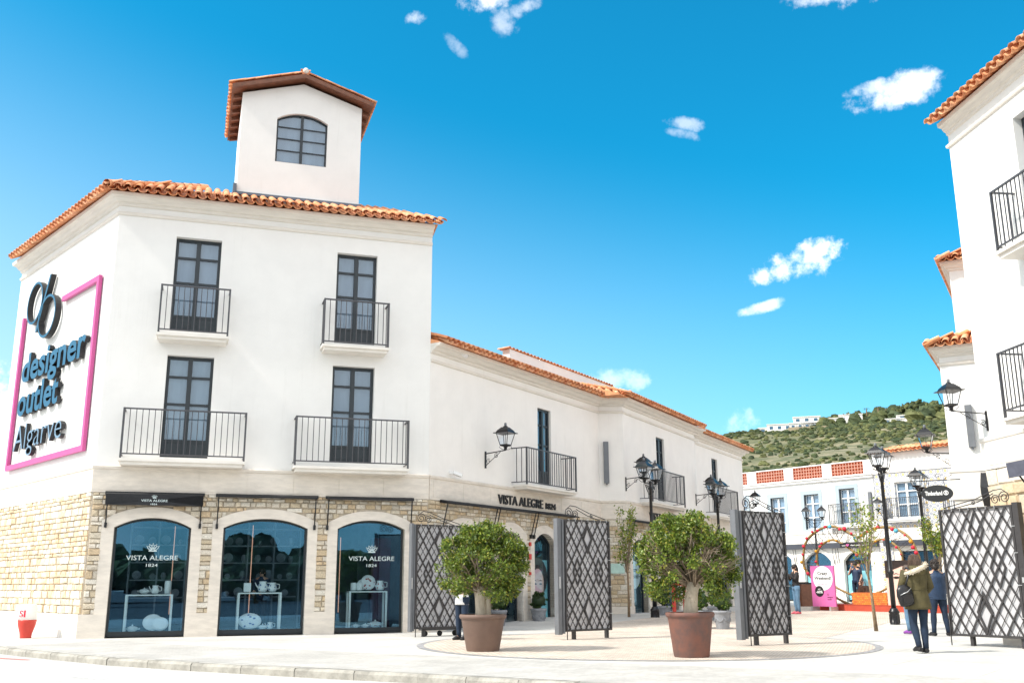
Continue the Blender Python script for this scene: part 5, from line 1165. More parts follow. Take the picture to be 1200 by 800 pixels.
# ---------------------------------------------------------------- lanterns and lamp posts
def lantern_parts(parent, M):
    """hanging-side-up lantern, base at z=0, about .78 tall"""
    mb = MB(M); mb.lathe([(.02, -.02), (.05, 0), (.045, .05), (.09, .10)], 8)
    a0, a1, z0, z1 = .115, .20, .12, .48
    mb.frustum(.085, .085, .09, .125, .125, .12); 
    for sx in (-1, 1):
        for sy in (-1, 1): mb.tube([(sx*a0, sy*a0, z0), (sx*a1, sy*a1, z1)], .011, 4, smooth=False)
    for i in range(4):
        c, s_ = [(1, 1), (-1, 1), (-1, -1), (1, -1)][i], [(1, 1), (-1, 1), (-1, -1), (1, -1)][(i+1) % 4]
        mb.tube([(c[0]*a0, c[1]*a0, z0+.015), (s_[0]*a0, s_[1]*a0, z0+.015)], .012, 4, smooth=False)
    mb.tube([(0, 0, .12), (0, 0, .46)], .008, 4)
    for i in range(4): t = PI/4+i*PI/2; mb.tube([(.115*math.cos(t)*1.3, .115*math.sin(t)*1.3, .12), (.19*math.cos(t), .19*math.sin(t), .06), (.10*math.cos(t), .10*math.sin(t), .0), (.02*math.cos(t), .02*math.sin(t), -.01)], .009, 4)
    f = part('lantern', mb, 'black', parent)
    r = MB(M); r.frustum(.275, .275, .475, .265, .265, .495); r.frustum(.215, .215, .496, .185, .185, .56); r.frustum(.185, .185, .561, .09, .09, .66); r.lathe([(.07, .655), (.075, .68), (.05, .70)], 10); part('lantern_roof', r, 'black', f)
    part('finial', MB(M).lathe([(.035, .70), (.04, .72), (.04, .77), (.03, .79), (.001, .80)], 8), 'gatepost', f)
    for i in range(4):
        t = i*PI/2; ca, sa = math.cos(t), math.sin(t); q = MB(M); Z = lambda x, y, z: (ca*x-sa*y, sa*x+ca*y, z)
        q.add([Z(a0, -a0+.008, z0+.01), Z(a0, a0-.008, z0+.01), Z(a1, a1-.008, z1-.005), Z(a1, -a1+.008, z1-.005), Z(a0-.004, -a0+.008, z0+.01), Z(a0-.004, a0-.008, z0+.01), Z(a1-.004, a1-.008, z1-.005), Z(a1-.004, -a1+.008, z1-.005)], [(0,1,2,3), (4,5,6,7), (0,1,5,4), (1,2,6,5), (2,3,7,6), (3,0,4,7)])
        part('glass_pane', q, 'clear', f)
    return f
def spiral(cx_, cz, r0, turns, a0=0., sgn=1, n=22):
    return [(cx_+r0*(1-.8*i/n)*math.cos(a0+sgn*turns*2*PI*i/n), 0, cz+r0*(1-.8*i/n)*math.sin(a0+sgn*turns*2*PI*i/n)) for i in range(n+1)]
lp = thing('street_lamp', 'x', 'street lamp', group='double lantern street lamps on the plaza')
mb = MB(); mb.lathe([(.19, 0), (.19, .05), (.135, .06), (.135, .36), (.15, .38), (.15, .42), (.115, .46), (.11, .49), (.07, .52)], 16)
for k in range(8): t = k*PI/4; mb.box(.133*math.cos(t)-.012, .133*math.cos(t)+.012, .133*math.sin(t)-.012, .133*math.sin(t)+.012, .1, .34)
part('lamp_base', mb, 'black', lp)
mb = MB(); mb.lathe([(.072, .5), (.07, 1.45), (.095, 1.48), (.10, 1.53), (.07, 1.57), (.06, 3.0), (.068, 3.02), (.068, 3.06), (.055, 3.1), (.048, 4.2), (.07, 4.22), (.07, 4.27), (.04, 4.3), (.04, 4.42), (.055, 4.45), (.02, 4.5)], 12); part('post', mb, 'black', lp)
mb = MB(); mb.tube([(-.42, 0, 4.40), (.42, 0, 4.40)], .018, 6)
for s_ in (-1, 1):
    mb.tube([(0, 0, 4.0), (s_*.13, 0, 4.06), (s_*.26, 0, 4.2), (s_*.40, 0, 4.37)], .014, 5)
    mb.tube([(s_*p[0], 0, p[2]) for p in spiral(.16, 4.26, .09, 1.3)], .010, 4); mb.tube([(s_*p[0], 0, p[2]) for p in spiral(.30, 4.32, .06, 1.2, 2)], .009, 4)
part('cross_arm', mb, 'black', lp)
for s_ in (-1, 1): lantern_parts(lp, T(s_*.42, 0, 4.43))
LAMPS = [(4.52, 32.7, 33, 'double lantern lamp post in front of the projecting wing, above the round tree'), (7.9, 38.6, 33, 'double lantern lamp post farther back beside the third iron gate'),
         (10.95, 29.5, 33, 'tallest looking black double lantern lamp post, beside the woman in the olive coat'), (14.6, 35.8, 33, 'double lantern lamp post beside the oval black shop sign'),
         (16.7, 55.6, 115, 'most distant lamp post, behind the left lobe of the heart sculpture')]
for i, (x, y, a, lb) in enumerate(LAMPS):
    Mx = T(x, y, gz(x, y) if y > 40 else 0, R(90-a))
    if i == 0: first = (lp, Mx); lp['label'] = lb
    else: copy_tree(lp, None, Mx, lb)
lp.matrix_basis = first[1]; W[lp.name] = first[1]
def wall_lantern(M, x, z, out, label, s=1.0, group='black wall lanterns on brackets'):
    Mx = M @ Matrix.Translation((x, 0, z)) @ Matrix.Scale(s, 4)
    t = thing('wall_lantern', label, 'wall lantern', Mx, group)
    part('wall_plate', MB(Mx).box(-.03, .03, -.03, 0, -.62, -.12), 'black', t)
    mb = MB(Mx); mb.tube([(0, -.02, -.19), (0, -out-.02, -.13)], .016, 5); mb.tube([(0, -.02, -.55), (0, -out*.75, -.17)], .010, 5)
    mb.tube([(0, -p[0], p[2]) for p in spiral(out*.55, -.27, .08, 1.3, 1.)], .009, 4); mb.tube([(0, -p[0], p[2]) for p in spiral(.12, -.42, .08, 1.3, 1.)], .009, 4)
    part('bracket', mb, 'black', t); lantern_parts(t, Mx @ Matrix.Translation((0, -out, -.11))); return t
wall_lantern(W1, 2.82, 5.20, .72, 'black wall lantern alone on the blank wing wall left of its balcony')
wall_lantern(W2, .10, 5.10, .72, 'black wall lantern on the corner of the projecting wing, overlapping the lamp post')
wall_lantern(W2, LW2-.1, 5.10, .72, 'black wall lantern before the last balcony of the wing')
wall_lantern(RM, .20, 4.78, .92, 'black wall lantern nearest the right edge, high on the right corner house', .83)
wall_lantern(FR(tuple(c3+ss*.3), 209), 0, 5.0, .62, 'smaller black wall lantern on the low street house above the oval sign')
wall_lantern(BM, 3.1, 5.15, .6, 'distant wall lantern on the patterned tile wall between the two far balconies')
wall_lantern(W3, LW3-.1, 5.05, .6, 'wall lantern at the far end of the cream wing')
# oval hanging sign
ov_ = thing('hanging_sign', 'black oval hanging shop sign with white lettering on a bracket beside the street lamp', 'sign', FR((12.5, 28.3), 119))
VM = FR((11.68, 27.45), 119.0)
n = 36; rx2, rz2 = .405, .228; czo = 3.59
mb = MB(VM); mb.prism([(rx2*math.cos(2*PI*k/n), czo+rz2*math.sin(2*PI*k/n)) for k in range(n)], -.03, .03); part('oval_board', mb, 'signblack', ov_)
mb = MB(VM); put_text(mb, 'Timberland', -.31, czo-.045, .44, .115, -.032, .004, .03, shear=0.); part('lettering', mb, 'white', ov_)
mb = MB(VM); mb.ring([(.225+.065*math.cos(2*PI*k/16), czo+.01+.065*math.sin(2*PI*k/16)) for k in range(16)], [(.225+.048*math.cos(2*PI*k/16), czo+.01+.048*math.sin(2*PI*k/16)) for k in range(16)], -.036, -.031)
mb.box(.218, .232, -.036, -.031, czo-.05, czo+.02)
for z, w in ((czo+.045, .025), (czo+.015, .035), (czo-.015, .03)): mb.prism([(.225-w, z-.012), (.225, z+.02), (.225+w, z-.012)], -.036, -.031)
part('tree_emblem', mb, 'white', ov_)
mb = MB(VM); mb.tube([(-.50, 0, czo+.36), (.62, 0, czo+.36)], .014, 6)
for x in (-.2, .2): mb.tube([(x, 0, czo+.2), (x, 0, czo+.36)], .008, 5)
mb.tube([(p[0], 0, p[2]) for p in spiral(.05, czo+.47, .08, 1.2)], .008, 4); mb.tube([(.2, 0, czo+.38), (.42, 0, czo+.50)], .009, 5); part('bracket', mb, 'black', ov_)
# ---------------------------------------------------------------- folding iron gates
def bar_mesh(mb, a, b_, w, y, th):
    d = Vector((b_[0]-a[0], b_[1]-a[1])); n = Vector((-d.y, d.x)).normalized()*w/2
    mb.add([(a[0]+n.x, y-th, a[1]+n.y), (b_[0]+n.x, y-th, b_[1]+n.y), (b_[0]-n.x, y-th, b_[1]-n.y), (a[0]-n.x, y-th, a[1]-n.y), (a[0]+n.x, y, a[1]+n.y), (b_[0]+n.x, y, b_[1]+n.y), (b_[0]-n.x, y, b_[1]-n.y), (a[0]-n.x, y, a[1]-n.y)],
           [(0,1,2,3),(4,5,6,7),(0,1,5,4),(1,2,6,5),(2,3,7,6),(3,0,4,7)])
def clipseg(p, d, x0, x1, z0, z1):
    t0, t1 = -1e9, 1e9
    for a, da, lo, hi in ((p[0], d[0], x0, x1), (p[1], d[1], z0, z1)):
        if abs(da) < 1e-9: continue
        u, v = (lo-a)/da, (hi-a)/da; t0 = max(t0, min(u, v)); t1 = min(t1, max(u, v))
    if t1-t0 < .03: return None
    return (p[0]+d[0]*t0, p[1]+d[1]*t0), (p[0]+d[0]*t1, p[1]+d[1]*t1)
def gate(P, az, label, width=1.36, post=True, scroll=-1, wheels=False, right_post=False, rev=False, bar='gateiron', sx=.0):
    M = FR(P, az); t = thing('iron_gate', label, 'gate', M, 'folding iron gate leaves with diamond lattice')
    z0, z1 = .18, 2.66; x0, x1 = .0, width
    f = MB(M)
    f.box(x0, x0+.04, -.02, .02, z0, z1); f.box(x1-.045, x1, -.02, .045, z0, z1); f.box(x0+.04, x1-.045, -.02, .02, z0, z0+.045); f.box(x0+.04, x1-.045, -.02, .02, z1-.04, z1)
    part('gate_frame', f, bar, t)
    xa, xb, za, zb = x0+.04, x1-.045, z0+.045, z1-.04; p = (xb-xa)/4; k = p*1.70; H_ = 2*p*1.70/2
    sl_ = 1.70; nodes = []
    # motif nodes staggered on the thick crossings
    zc = [(za+zb)/2+(j)*p*sl_/1 for j in range(-4, 5)]
    motifs = []
    dz = p*sl_*2
    for r_, zz in enumerate([zb-.22, zb-.22-dz*.62, zb-.22-dz*1.24, zb-.22-dz*1.86, zb-.22-dz*2.48]):
        xs = [xa+2*p] if r_ % 2 == 0 else [xa+p, xa+3*p]
        for x in xs:
            if za+.25 < zz: motifs.append((x, zz))
    motifs = [(xa+2*p, zb-.40), (xa+p, (za+zb)/2+.06), (xa+3*p, (za+zb)/2+.06), (xa+2*p, za+.42)]
    for s_ in (-1, 1):
        for i in range(-8, 13):
            q = clipseg((xa+i*p+(0 if s_ > 0 else 0), (za+zb)/2+.06), (1, s_*sl_), xa, xb, za, zb)
            if q: m = MB(M); bar_mesh(m, q[0], q[1], .037, -.004 if s_ > 0 else .012, .014); part('lattice_bar', m, bar, t)
            q = clipseg((xa+(i+.5)*p, (za+zb)/2+.06), (1, s_*sl_), xa, xb, za, zb)
            if q:   # thin bars broken where a motif sits
                a, b_ = Vector(q[0]), Vector(q[1]); L = (b_-a).length; n = 40; run = None; m = MB(M)
                for j in range(n+1):
                    c = a+(b_-a)*(j+.5)/n; ok = j < n and all(abs(c.x-mx)/(p*.62)+abs(c.y-mz)/(p*1.25) > 1 for mx, mz in motifs)
                    if ok and run is None: run = j
                    if not ok and run is not None:
                        if j-run > 1: m = MB(M); bar_mesh(m, a+(b_-a)*run/n, a+(b_-a)*j/n, .014, .002, .008); part('thin_bar', m, bar, t)
                        run = None
    for mx, mz in motifs:
        m = MB(M); w, h_ = p*.46, p*.46*sl_*1.35
        m.ring([(mx, mz-h_), (mx-w, mz), (mx, mz+h_), (mx+w, mz)], [(mx, mz-h_+.085), (mx-w+.042, mz), (mx, mz+h_-.085), (mx+w-.042, mz)], -.022, .0); part('diamond_motif', m, bar, t)
    # backing sheet, slightly slack
    m = MB(M); nx, nz_ = 14, 22; rn = random.Random(int(P[0]*10)); ph = rn.uniform(0, 6)
    vs = [(xa+(xb-xa)*i/nx,   .024+.006*math.sin(i*1.1+ph+j*.35)*math.sin(j*.6+ph), za+(zb-za)*j/nz_) for j in range(nz_+1) for i in range(nx+1)]
    vs += [(v[0], v[1]+.004, v[2]) for v in vs]; N0 = (nx+1)*(nz_+1)
    m.add(vs, [(o+j*(nx+1)+i, o+j*(nx+1)+i+1, o+(j+1)*(nx+1)+i+1, o+(j+1)*(nx+1)+i) for o in (0, N0) for j in range(nz_) for i in range(nx)], 0, True); part('backing_sheet', m, 'gatewhite', t)
    # scrollwork on top: two big spirals at one end, a long sweeping arm to the other
    m = MB(M); fx = (lambda x: x) if scroll < 0 else (lambda x: x1-x)
    for pts in (spiral(.13, z1+.15, .125, 1.9, -.5), spiral(.33, z1+.12, .10, 1.8, 3.6, -1), [(.05, 0, z1+.22), (.18, 0, z1+.315), (.35, 0, z1+.30), (.75, 0, z1+.16), (width*.92, 0, z1+.03)], [(.36, 0, z1+.24), (.7, 0, z1+.10), (width*.80, 0, z1+.0)], spiral(.82, z1+.09, .05, 1.3, 1.)):
        m.tube([(fx(q[0]), q[1], q[2]) for q in pts], .010, 5)
    part('scrollwork', m, bar, t)
    for j, z in enumerate((.55, 1.15, 1.75, 2.25)): part('cable_tie', MB(M).box(x1-.06, x1+.03, -.03, .05, z, z+.012), 'steel', t)
    m = MB(M)
    for j in range(7): m.box(x0+.12+j*.19, x0+.13+j*.19, -.026, .026, z1-.05, z1+.012)
    part('tie_row', m, 'steel', t)
    part('drop_bolt', MB(M).tube([(x0+.01, -.035, 0), (x0+.01, -.035, .62)], .011, 6).box(x0-.01, x0+.03, -.05, -.02, .5, .56), bar, t)
    for x in ((x0+.28, x1-.10) if not right_post else (x1-.12, x0+.42)): part('foot', MB(M).box(x-.035, x+.035, .03, .11, .0, z0+.03), bar, t)
    if post:
        m = MB(M); m.box(-.24*post, -.10*post, .02, .16, .12, z1+.02); m.box(-.085*post, -.02*post, .0, .10, .14, z1); g = part('gate_post', m, 'gatepost', t)
        part('lock_plate', MB(M).box(-.20*post, -.15*post, .008, .02, 1.12, 1.38), 'steel', g)
    if right_post:
        m = MB(M); m.box(x1+.01, x1+.13, -.02, .12, .0, z1+.04); g = part('gate_post', m, 'gateiron', t); part('lock_plate', MB(M).box(x1+.05, x1+.09, -.03, -.02, 1.2, 1.3), 'steel', g)
    if wheels:
        m = MB(M); m.box(.25, x1+.02, .08, .28, .14, .20); part('trolley', m, 'iron', t)
        for x in (.38, .78, 1.2): part('wheel', MB(M @ Matrix.Translation((x, .18, .065)) @ Matrix.Rotation(R(90), 4, 'X')).lathe([(.065, -.02), (.065, .02)], 12), 'rubber', t)
    return t
gate((-2.37, 24.69), 57.8, 'iron lattice gate leaf on wheels beside the third shop window', wheels=True, width=1.32, post=.45)
gate((1.18, 23.05), 54.1, 'upright iron lattice gate leaf between the two big potted trees', post=.8)
gate((4.70, 20.56), 54.9, 'iron lattice gate leaf standing just right of the second potted tree', width=1.28, post=.8)
# the right leaf is folded the other way
Pg = Vector((8.83, 20.57)); ta_ = Vector((math.sin(R(149.7)), math.cos(R(149.7)))); gate(tuple(Pg-ta_*.10), 149.7, 'wide iron lattice gate leaf at the right edge beside the stone wall', width=1.62, post=False, scroll=1, right_post=True)

# ---------------------------------------------------------------- plants
def leaves(name, parent, pts, size, mt, seed=1, up=.3, kind='stuff', elong=1.6):
    """one small folded leaf per point"""
    rg = np.random.default_rng(seed); P = np.array(pts, float); n = len(P)
    d = rg.normal(size=(n, 3)); d[:, 2] += up; d /= np.linalg.norm(d, axis=1)[:, None]
    a = rg.normal(size=(n, 3)); a -= d*(a*d).sum(1)[:, None]; a /= np.linalg.norm(a, axis=1)[:, None]; b_ = np.cross(d, a)
    s = size*rg.uniform(.6, 1.35, size=(n, 1)); L = a*s*elong/2; Wd = b_*s/2; up_ = d*s*.18
    V = np.stack([P-L, P+Wd*.9+up_, P+L, P-Wd*.9+up_], 1).reshape(-1, 3)
    inv = np.array(W[parent.name].inverted()) if parent is not None else np.eye(4)
    V = V @ inv[:3, :3].T+inv[:3, 3]
    me = bpy.data.meshes.new(name); me.vertices.add(len(V)); me.vertices.foreach_set('co', V.ravel())
    idx = np.arange(n)*4; F = np.stack([idx, idx+1, idx+2, idx, idx+2, idx+3], 1).ravel()
    me.loops.add(len(F)); me.loops.foreach_set('vertex_index', F); me.polygons.add(2*n); me.polygons.foreach_set('loop_start', np.arange(2*n)*3)
    me.update(calc_edges=True); mats_on(me, mt)
    o = bpy.data.objects.new(name, me); C.objects.link(o)
    if parent is not None: o.parent = parent
    W[o.name] = W[parent.name] if parent is not None else I4
    if kind: o['kind'] = kind
    return o
def crown_points(c, rad, n, seed, shell=.55, zcut=-1., lump=.12, open_dir=None):
    rg = np.random.default_rng(seed); out = []; cl = []
    nc = max(30, n//110)
    for _ in range(nc):
        d = rg.normal(size=3); d /= np.linalg.norm(d)
        if d[2] < zcut: continue
        if open_dir is not None and d.dot(open_dir) > .45 and rg.random() < .66: continue
        r = 1-rg.random()**1.8*(1-shell); r *= 1+lump*rg.normal()*.6
        cl.append(d*r)
    per = n//len(cl)
    for q in cl:
        k = rg.normal(size=(per, 3))*rg.uniform(.6, 1.25)*np.array((.085, .085, .075)); out.append(q+k)
    o = np.concatenate(out); rr = np.linalg.norm(o, axis=1); o = o[rr < 1.10]
    return np.array(c)+o*np.array(rad)
def planter(parent, M, r0, r1, h, mt, rim=.035, deco=False):
    mb = MB(M); mb.lathe([(r0*.96, 0), (r0, .02), (r1*.93, h-.10), (r1*.95, h-.085), (r1, h-.075), (r1+rim*.4, h-.03), (r1, h), (r1-rim, h), (r1-rim-.01, h-.08), (.001, h-.09)], 32, cap=False); p = part('pot', mb, mt, parent)
    if deco:
        d = MB(M)
        for k in range(6):
            a0 = k*PI/3; rr = lambda z: r0+(r1*.93-r0)*z/(h-.1)+.006
            d.tube([(rr(z)*math.cos(a0+u*.45), rr(z)*math.sin(a0+u*.45), z) for u, z in [(-1, h*.62), (-.6, h*.48), (0, h*.42), (.6, h*.48), (1, h*.62)]], .014, 5)
        part('garland_relief', d, mt, p)
    part('soil', MB(M).lathe([(r1-rim-.012, h-.088), (r1*.4, h-.06), (.001, h-.055)], 20, cap=False), 'soil', parent)
def branches(parent, M, base, hub, ends, r0, mt, seed, rlen=(.5, .9), r_end=.006, trunk_pts=None, sub=4):
    rn = random.Random(seed); mb = MB(M)
    for e in ends:
        a = Vector(hub)+Vector((rn.uniform(-.03, .03), rn.uniform(-.03, .03), rn.uniform(-.08, .06))); b_ = Vector(e); m = (a+b_)/2+Vector((rn.uniform(-.07, .07), rn.uniform(-.07, .07), rn.uniform(-.05, .06)))
        m2 = a*.25+b_*.75+Vector((rn.uniform(-.05, .05), rn.uniform(-.05, .05), rn.uniform(-.02, .07)))
        mb.tube([a, m, m2, b_], [r0, r0*.62, r0*.38, r_end], 5)
        for _ in range(sub):
            s = m.lerp(b_, rn.uniform(0, .8)); dd = (b_-a).normalized()+Vector((rn.gauss(0, .6), rn.gauss(0, .6), rn.gauss(.1, .5))); L = rn.uniform(.12, .32)
            e2 = s+dd.normalized()*L; mb.tube([s, s.lerp(e2, .5)+Vector((rn.gauss(0, .015),)*3), e2], [r0*.28, r0*.18, .003], 4)
    return part('branches', mb, mt, parent)
def sphere_dirs(n, seed, zmin=-.2, zmax=1.):
    rn = random.Random(seed); o = []
    while len(o) < n:
        v = Vector((rn.gauss(0, 1), rn.gauss(0, 1), rn.gauss(0, 1))).normalized()
        if zmin < v.z < zmax: o.append(v)
    return o
# first potted tree
M1 = T(-.57, 19.35, .008); t1 = thing('potted_tree', 'clipped round tree in a smooth grey-brown pot, left of the terracotta one', 'potted tree', M1, 'big potted trees on the plaza')
planter(t1, M1, .31, .435, .66, 'brownpot', rim=.04)
mb = MB(M1)
mb.tube([(-.03, 0, .5), (-.04, 0, .75), (-.06, .01, 1.0), (-.08, .02, 1.16)], [.13, .105, .10, .11], 12); mb.tube([(.10, .02, .5), (.09, .02, .8), (.08, .02, 1.1)], [.07, .055, .06], 9); part('trunk', mb, 'bark', t1)
cc = Vector((-.02, 0, 1.58)); rad = (.84, .82, .79)
branches(t1, M1, None, (-.03, .02, 1.10), [cc+Vector((d.x*rad[0], d.y*rad[1], d.z*rad[2]))*random.uniform(.7, .95) for d in sphere_dirs(34, 3, -.6, .8)], .017, 'twig', 5)
leaves('foliage', t1, [tuple(M1 @ Vector(p)) for p in crown_points(cc, rad, 27000, 11, shell=.50, zcut=-.84, lump=.16, open_dir=np.array([-.62, -.62, -.48]))], .035, 'leaf', 21)
# second potted tree
M2 = T(3.02, 17.55, .008); t2 = thing('potted_tree', 'dome-shaped tree with bare fanning branches in a reddish terracotta pot', 'potted tree', M2, 'big potted trees on the plaza')
planter(t2, M2, .30, .405, .73, 'terracotta', rim=.04)
mb = MB(M2); mb.tube([(.02, 0, .55), (.02, 0, .8), (.05, 0, 1.05), (.08, 0, 1.22)], [.15, .118, .105, .12], 14)
rn = random.Random(8)
for k in range(14): a = rn.uniform(PI, 2*PI); z = rn.uniform(.72, 1.1); mb.ball((.03+.112*math.cos(a), .112*math.sin(a), z), .016, 6, 4)
part('trunk', mb, 'bark', t2)
cc = Vector((.0, 0, 1.52)); rad = (.86, .85, .87)
branches(t2, M2, None, (.08, 0, 1.18), [cc+Vector((d.x*rad[0]*.95, d.y*rad[1]*.95, max(-.1, d.z)*rad[2]*.9)) for d in sphere_dirs(80, 4, -.12, .85)], .020, 'twig', 6, sub=8)
pts = crown_points(cc, rad, 24500, 12, shell=.68, zcut=-.66, lump=.15, open_dir=np.array([.22, -.83, -.50]))
leaves('foliage', t2, [tuple(M2 @ Vector(p)) for p in pts], .035, 'leaf', 22)
# clipped balls in small grey pots
def ballpot(x, y, label, r=.23, ph=.46, lm='leaf_mid', z=0., s=1.):
    M = T(x, y, z, 0, s); t = thing('potted_bush', label, 'potted bush', M, 'clipped balls in small grey pots')
    planter(t, M, .17, .245, ph, 'greypot', rim=.03, deco=True); part('stem', MB(M).tube([(0, 0, ph-.1), (0, 0, ph+.08)], .02, 6), 'twig', t)
    leaves('foliage', t, [tuple(M @ Vector(p)) for p in crown_points((0, 0, ph+r*.9), (r, r, r*.95), 2600, int(x*10)+77, shell=.7, lump=.05)], .026, lm, int(x*7)+3)
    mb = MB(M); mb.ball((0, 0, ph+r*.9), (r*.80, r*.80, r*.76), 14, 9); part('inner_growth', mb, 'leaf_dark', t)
ballpot(.78, 31.4, 'dark green clipped ball in a grey pot before the portrait poster', lm='leaf_dark', r=.27, ph=.5)
ballpot(-.42, 29.6, 'clipped ball half hidden behind the pot of the left big tree', lm='leaf_dark', r=.26, ph=.5)
ballpot(5.12, 28.2, 'bright clipped ball directly right of the terracotta tree trunk', r=.30, ph=.5)
ballpot(5.70, 28.0, 'clipped ball in a grey pot, rightmost beside the third iron gate', r=.30, ph=.5)
ballpot(5.02, 34.3, 'distant dark clipped ball between the lamp post and the red stand', lm='leaf_dark', r=.26, ph=.5)
ballpot(6.15, 31.2, 'dark clipped ball peeping up behind the two bright ones', lm='leaf_dark', r=.26, ph=.55)
# slender street trees
def slender(x, y, h, label, seed, n=900, crown=(.45, .45, .9), cz=.68, mt='leaf_yellow', lean=(0, 0), z=0., size=.045, tr=.035, bare=.3):
    M = T(x, y, z); t = thing('young_tree', label, 'tree', M); rn = random.Random(seed)
    top = Vector((lean[0], lean[1], h*.55)); mb = MB(M); mb.tube([(0, 0, 0), (lean[0]*.4+.01, lean[1]*.4, h*.25), tuple(top)], [tr*1.5, tr, tr*.7], 8); part('trunk', mb, 'trunk', t)
    mb = MB(M); tips = []
    for k in range(16):
        a = rn.uniform(0, 2*PI); s = Vector((lean[0], lean[1], h*.35))*1.0; s = Vector((0, 0, 0)).lerp(top, rn.uniform(.68, 1)); r = crown[0]*rn.uniform(.3, 1)
        e = Vector((lean[0]+r*math.cos(a), lean[1]+r*math.sin(a), h*rn.uniform(.62, 1.0))); m = s.lerp(e, .5)+Vector((math.cos(a), math.sin(a), -.3))*.05
        mb.tube([s, m, e], [tr*.42, tr*.25, .004], 5)
        for j in range(10): q = m.lerp(e, rn.random()); tips.append(q)
    part('branches', mb, 'twig', t)
    rg = np.random.default_rng(seed); P = np.array([tuple(q) for q in tips]); P = P[rg.integers(0, len(P), n)]+rg.normal(size=(n, 3))*(.09, .09, .08)
    leaves('foliage', t, [tuple(M @ Vector(p)) for p in P], size, mt, seed)
slender(9.41, 26.71, 3.35, 'thin leaning young tree with sparse leaves beside the dark lamp post', 5, n=620, crown=(.42, .42, 1), lean=(-.12, 0), size=.05)
slender(14.0, 33.4, 3.5, 'young green tree behind the right iron gate under the oval sign', 6, n=1700, crown=(.5, .5, 1), size=.06)
slender(3.72, 33.0, 3.75, 'yellowish young tree showing behind the second iron gate', 7, n=950, crown=(.36, .36, 1), size=.055, mt='leaf_yellow')
# red stand behind the potted tree
rs = thing('red_stand', 'bright red metal stand behind the trunk of the terracotta pot tree', 'stand', T(5.2, 31.5, 0)); Mx = T(5.2, 31.5, 0, R(20))
for x in (-.28, .10, .34): part('upright', MB(Mx).box(x-.045, x+.045, -.04, .04, 0, 1.25), 'red', rs)
for z in (.25, .75, 1.16): part('crossbar', MB(Mx).box(-.235, .295, -.03, .03, z, z+.08), 'red', rs)
part('tray', MB(Mx).box(-.5, -.33, -.2, .3, .02, .14).box(-.33, .3, .05, .4, .05, .12), 'blk', rs)
# red and white street cup
Mc = T(-11.85, 25.05, 0); cup = thing('barrier_post', 'red and white tapered plastic post in front of the stone side wall', 'post', Mc)
part('lower_body', MB(Mc).lathe([(.13, 0), (.13, .03), (.14, .10), (.20, .30), (.215, .40), (.215, .43)], 24), 'red', cup)
part('upper_body', MB(Mc).lathe([(.213, .431), (.21, .70), (.19, .78), (.16, .80), (.001, .80)], 24), 'white', cup)
mb = MB(); n0 = MB(); put_text(n0, 'SI', -.17, .50, .17, .16, 0, 0.0, .03)
a_ = math.atan2(-25.05, 11.85)
for f in [n0]: mb.add([(.2145*math.sin(v.x/.2145-.25), -.2145*math.cos(v.x/.2145-.25), v.z) for v in f.v], f.f)
mb.v = [Mc @ Matrix.Rotation(math.atan2(0+11.85, 25.05), 4, 'Z') @ v for v in mb.v]; part('lettering', mb, 'flowerred', cup)
# small floodlight on ground
single('ground_light', MB().box(-.10, .10, -.05, .05, 0, .03).box(-.06, .06, -.04, .04, .03, .14), 'blk', 'small black ground light left of the dark potted ball at the wing', 'light', T(.25, 31.3, 0))
# ---------------------------------------------------------------- stage, bench, heart, posters
HM = FR((12.8, 37.9), 148.0) @ Matrix.Translation((0, 0, .2))
stg = thing('stage', 'low dark red platform under the heart sculpture', 'platform', HM)
part('deck', MB(HM).box(-1.98, 3.6, .0, 2.4, .0, .215), 'redstage', stg); part('deck_top', MB(HM).box(-1.99, 3.61, -.01, 2.41, .216, .235), 'redstage', stg)
bn = thing('tiled_bench', 'orange tiled block bench on the red platform', 'bench', HM @ Matrix.Translation((.4, .1, .235)))
part('bench_core', MB(HM).box(-.40, 1.20, .12, .62, .236, .64), 'orangegap', bn)
TB = {}
for w_, dd in ((.092, .03), (.092, .06)): pass
q = MB(); q.box(-.043, .043, -.008, 0, 0, .058); tme = q.mesh('tile'); mats_on(tme, 'orange'); rn = random.Random(2)
mo = mat('orange_tile_var', (.62, .19, .04), .55, objvar=.18); tme.materials.clear(); tme.materials.append(mo)
for r_ in range(6):
    off = .0 if r_ % 2 else .046
    for i in range(17):
        x = -.40+.046+i*.094+off
        if x > 1.17: continue
        inst('tile', tme, bn, HM @ Matrix.Translation((x, .12, .242+r_*.0655)))
part('bench_top', MB(HM).box(-.41, 1.21, .10, .63, .641, .67), mo, bn)
bag = thing('handbag', 'dark brown leather handbag on the orange bench', 'bag', HM @ Matrix.Translation((.05, .3, .67)))
part('bag_body', MB(HM).add([(-.22, .22, .671), (.26, .22, .671), (.26, .40, .671), (-.22, .40, .671), (-.16, .26, .92), (.20, .26, .92), (.20, .36, .92), (-.16, .36, .92)], [(0,3,2,1),(4,5,6,7),(0,1,5,4),(1,2,6,5),(2,3,7,6),(3,0,4,7)]), 'brownleather', bag)
part('strap', MB(HM).tube([(-.10, .31, .9), (-.05, .31, 1.06), (.09, .31, 1.06), (.14, .31, .9)], .012, 6), 'brownleather', bag)
part('pocket', MB(HM).box(-.08, .14, .205, .225, .72, .84), 'brownleather', bag)
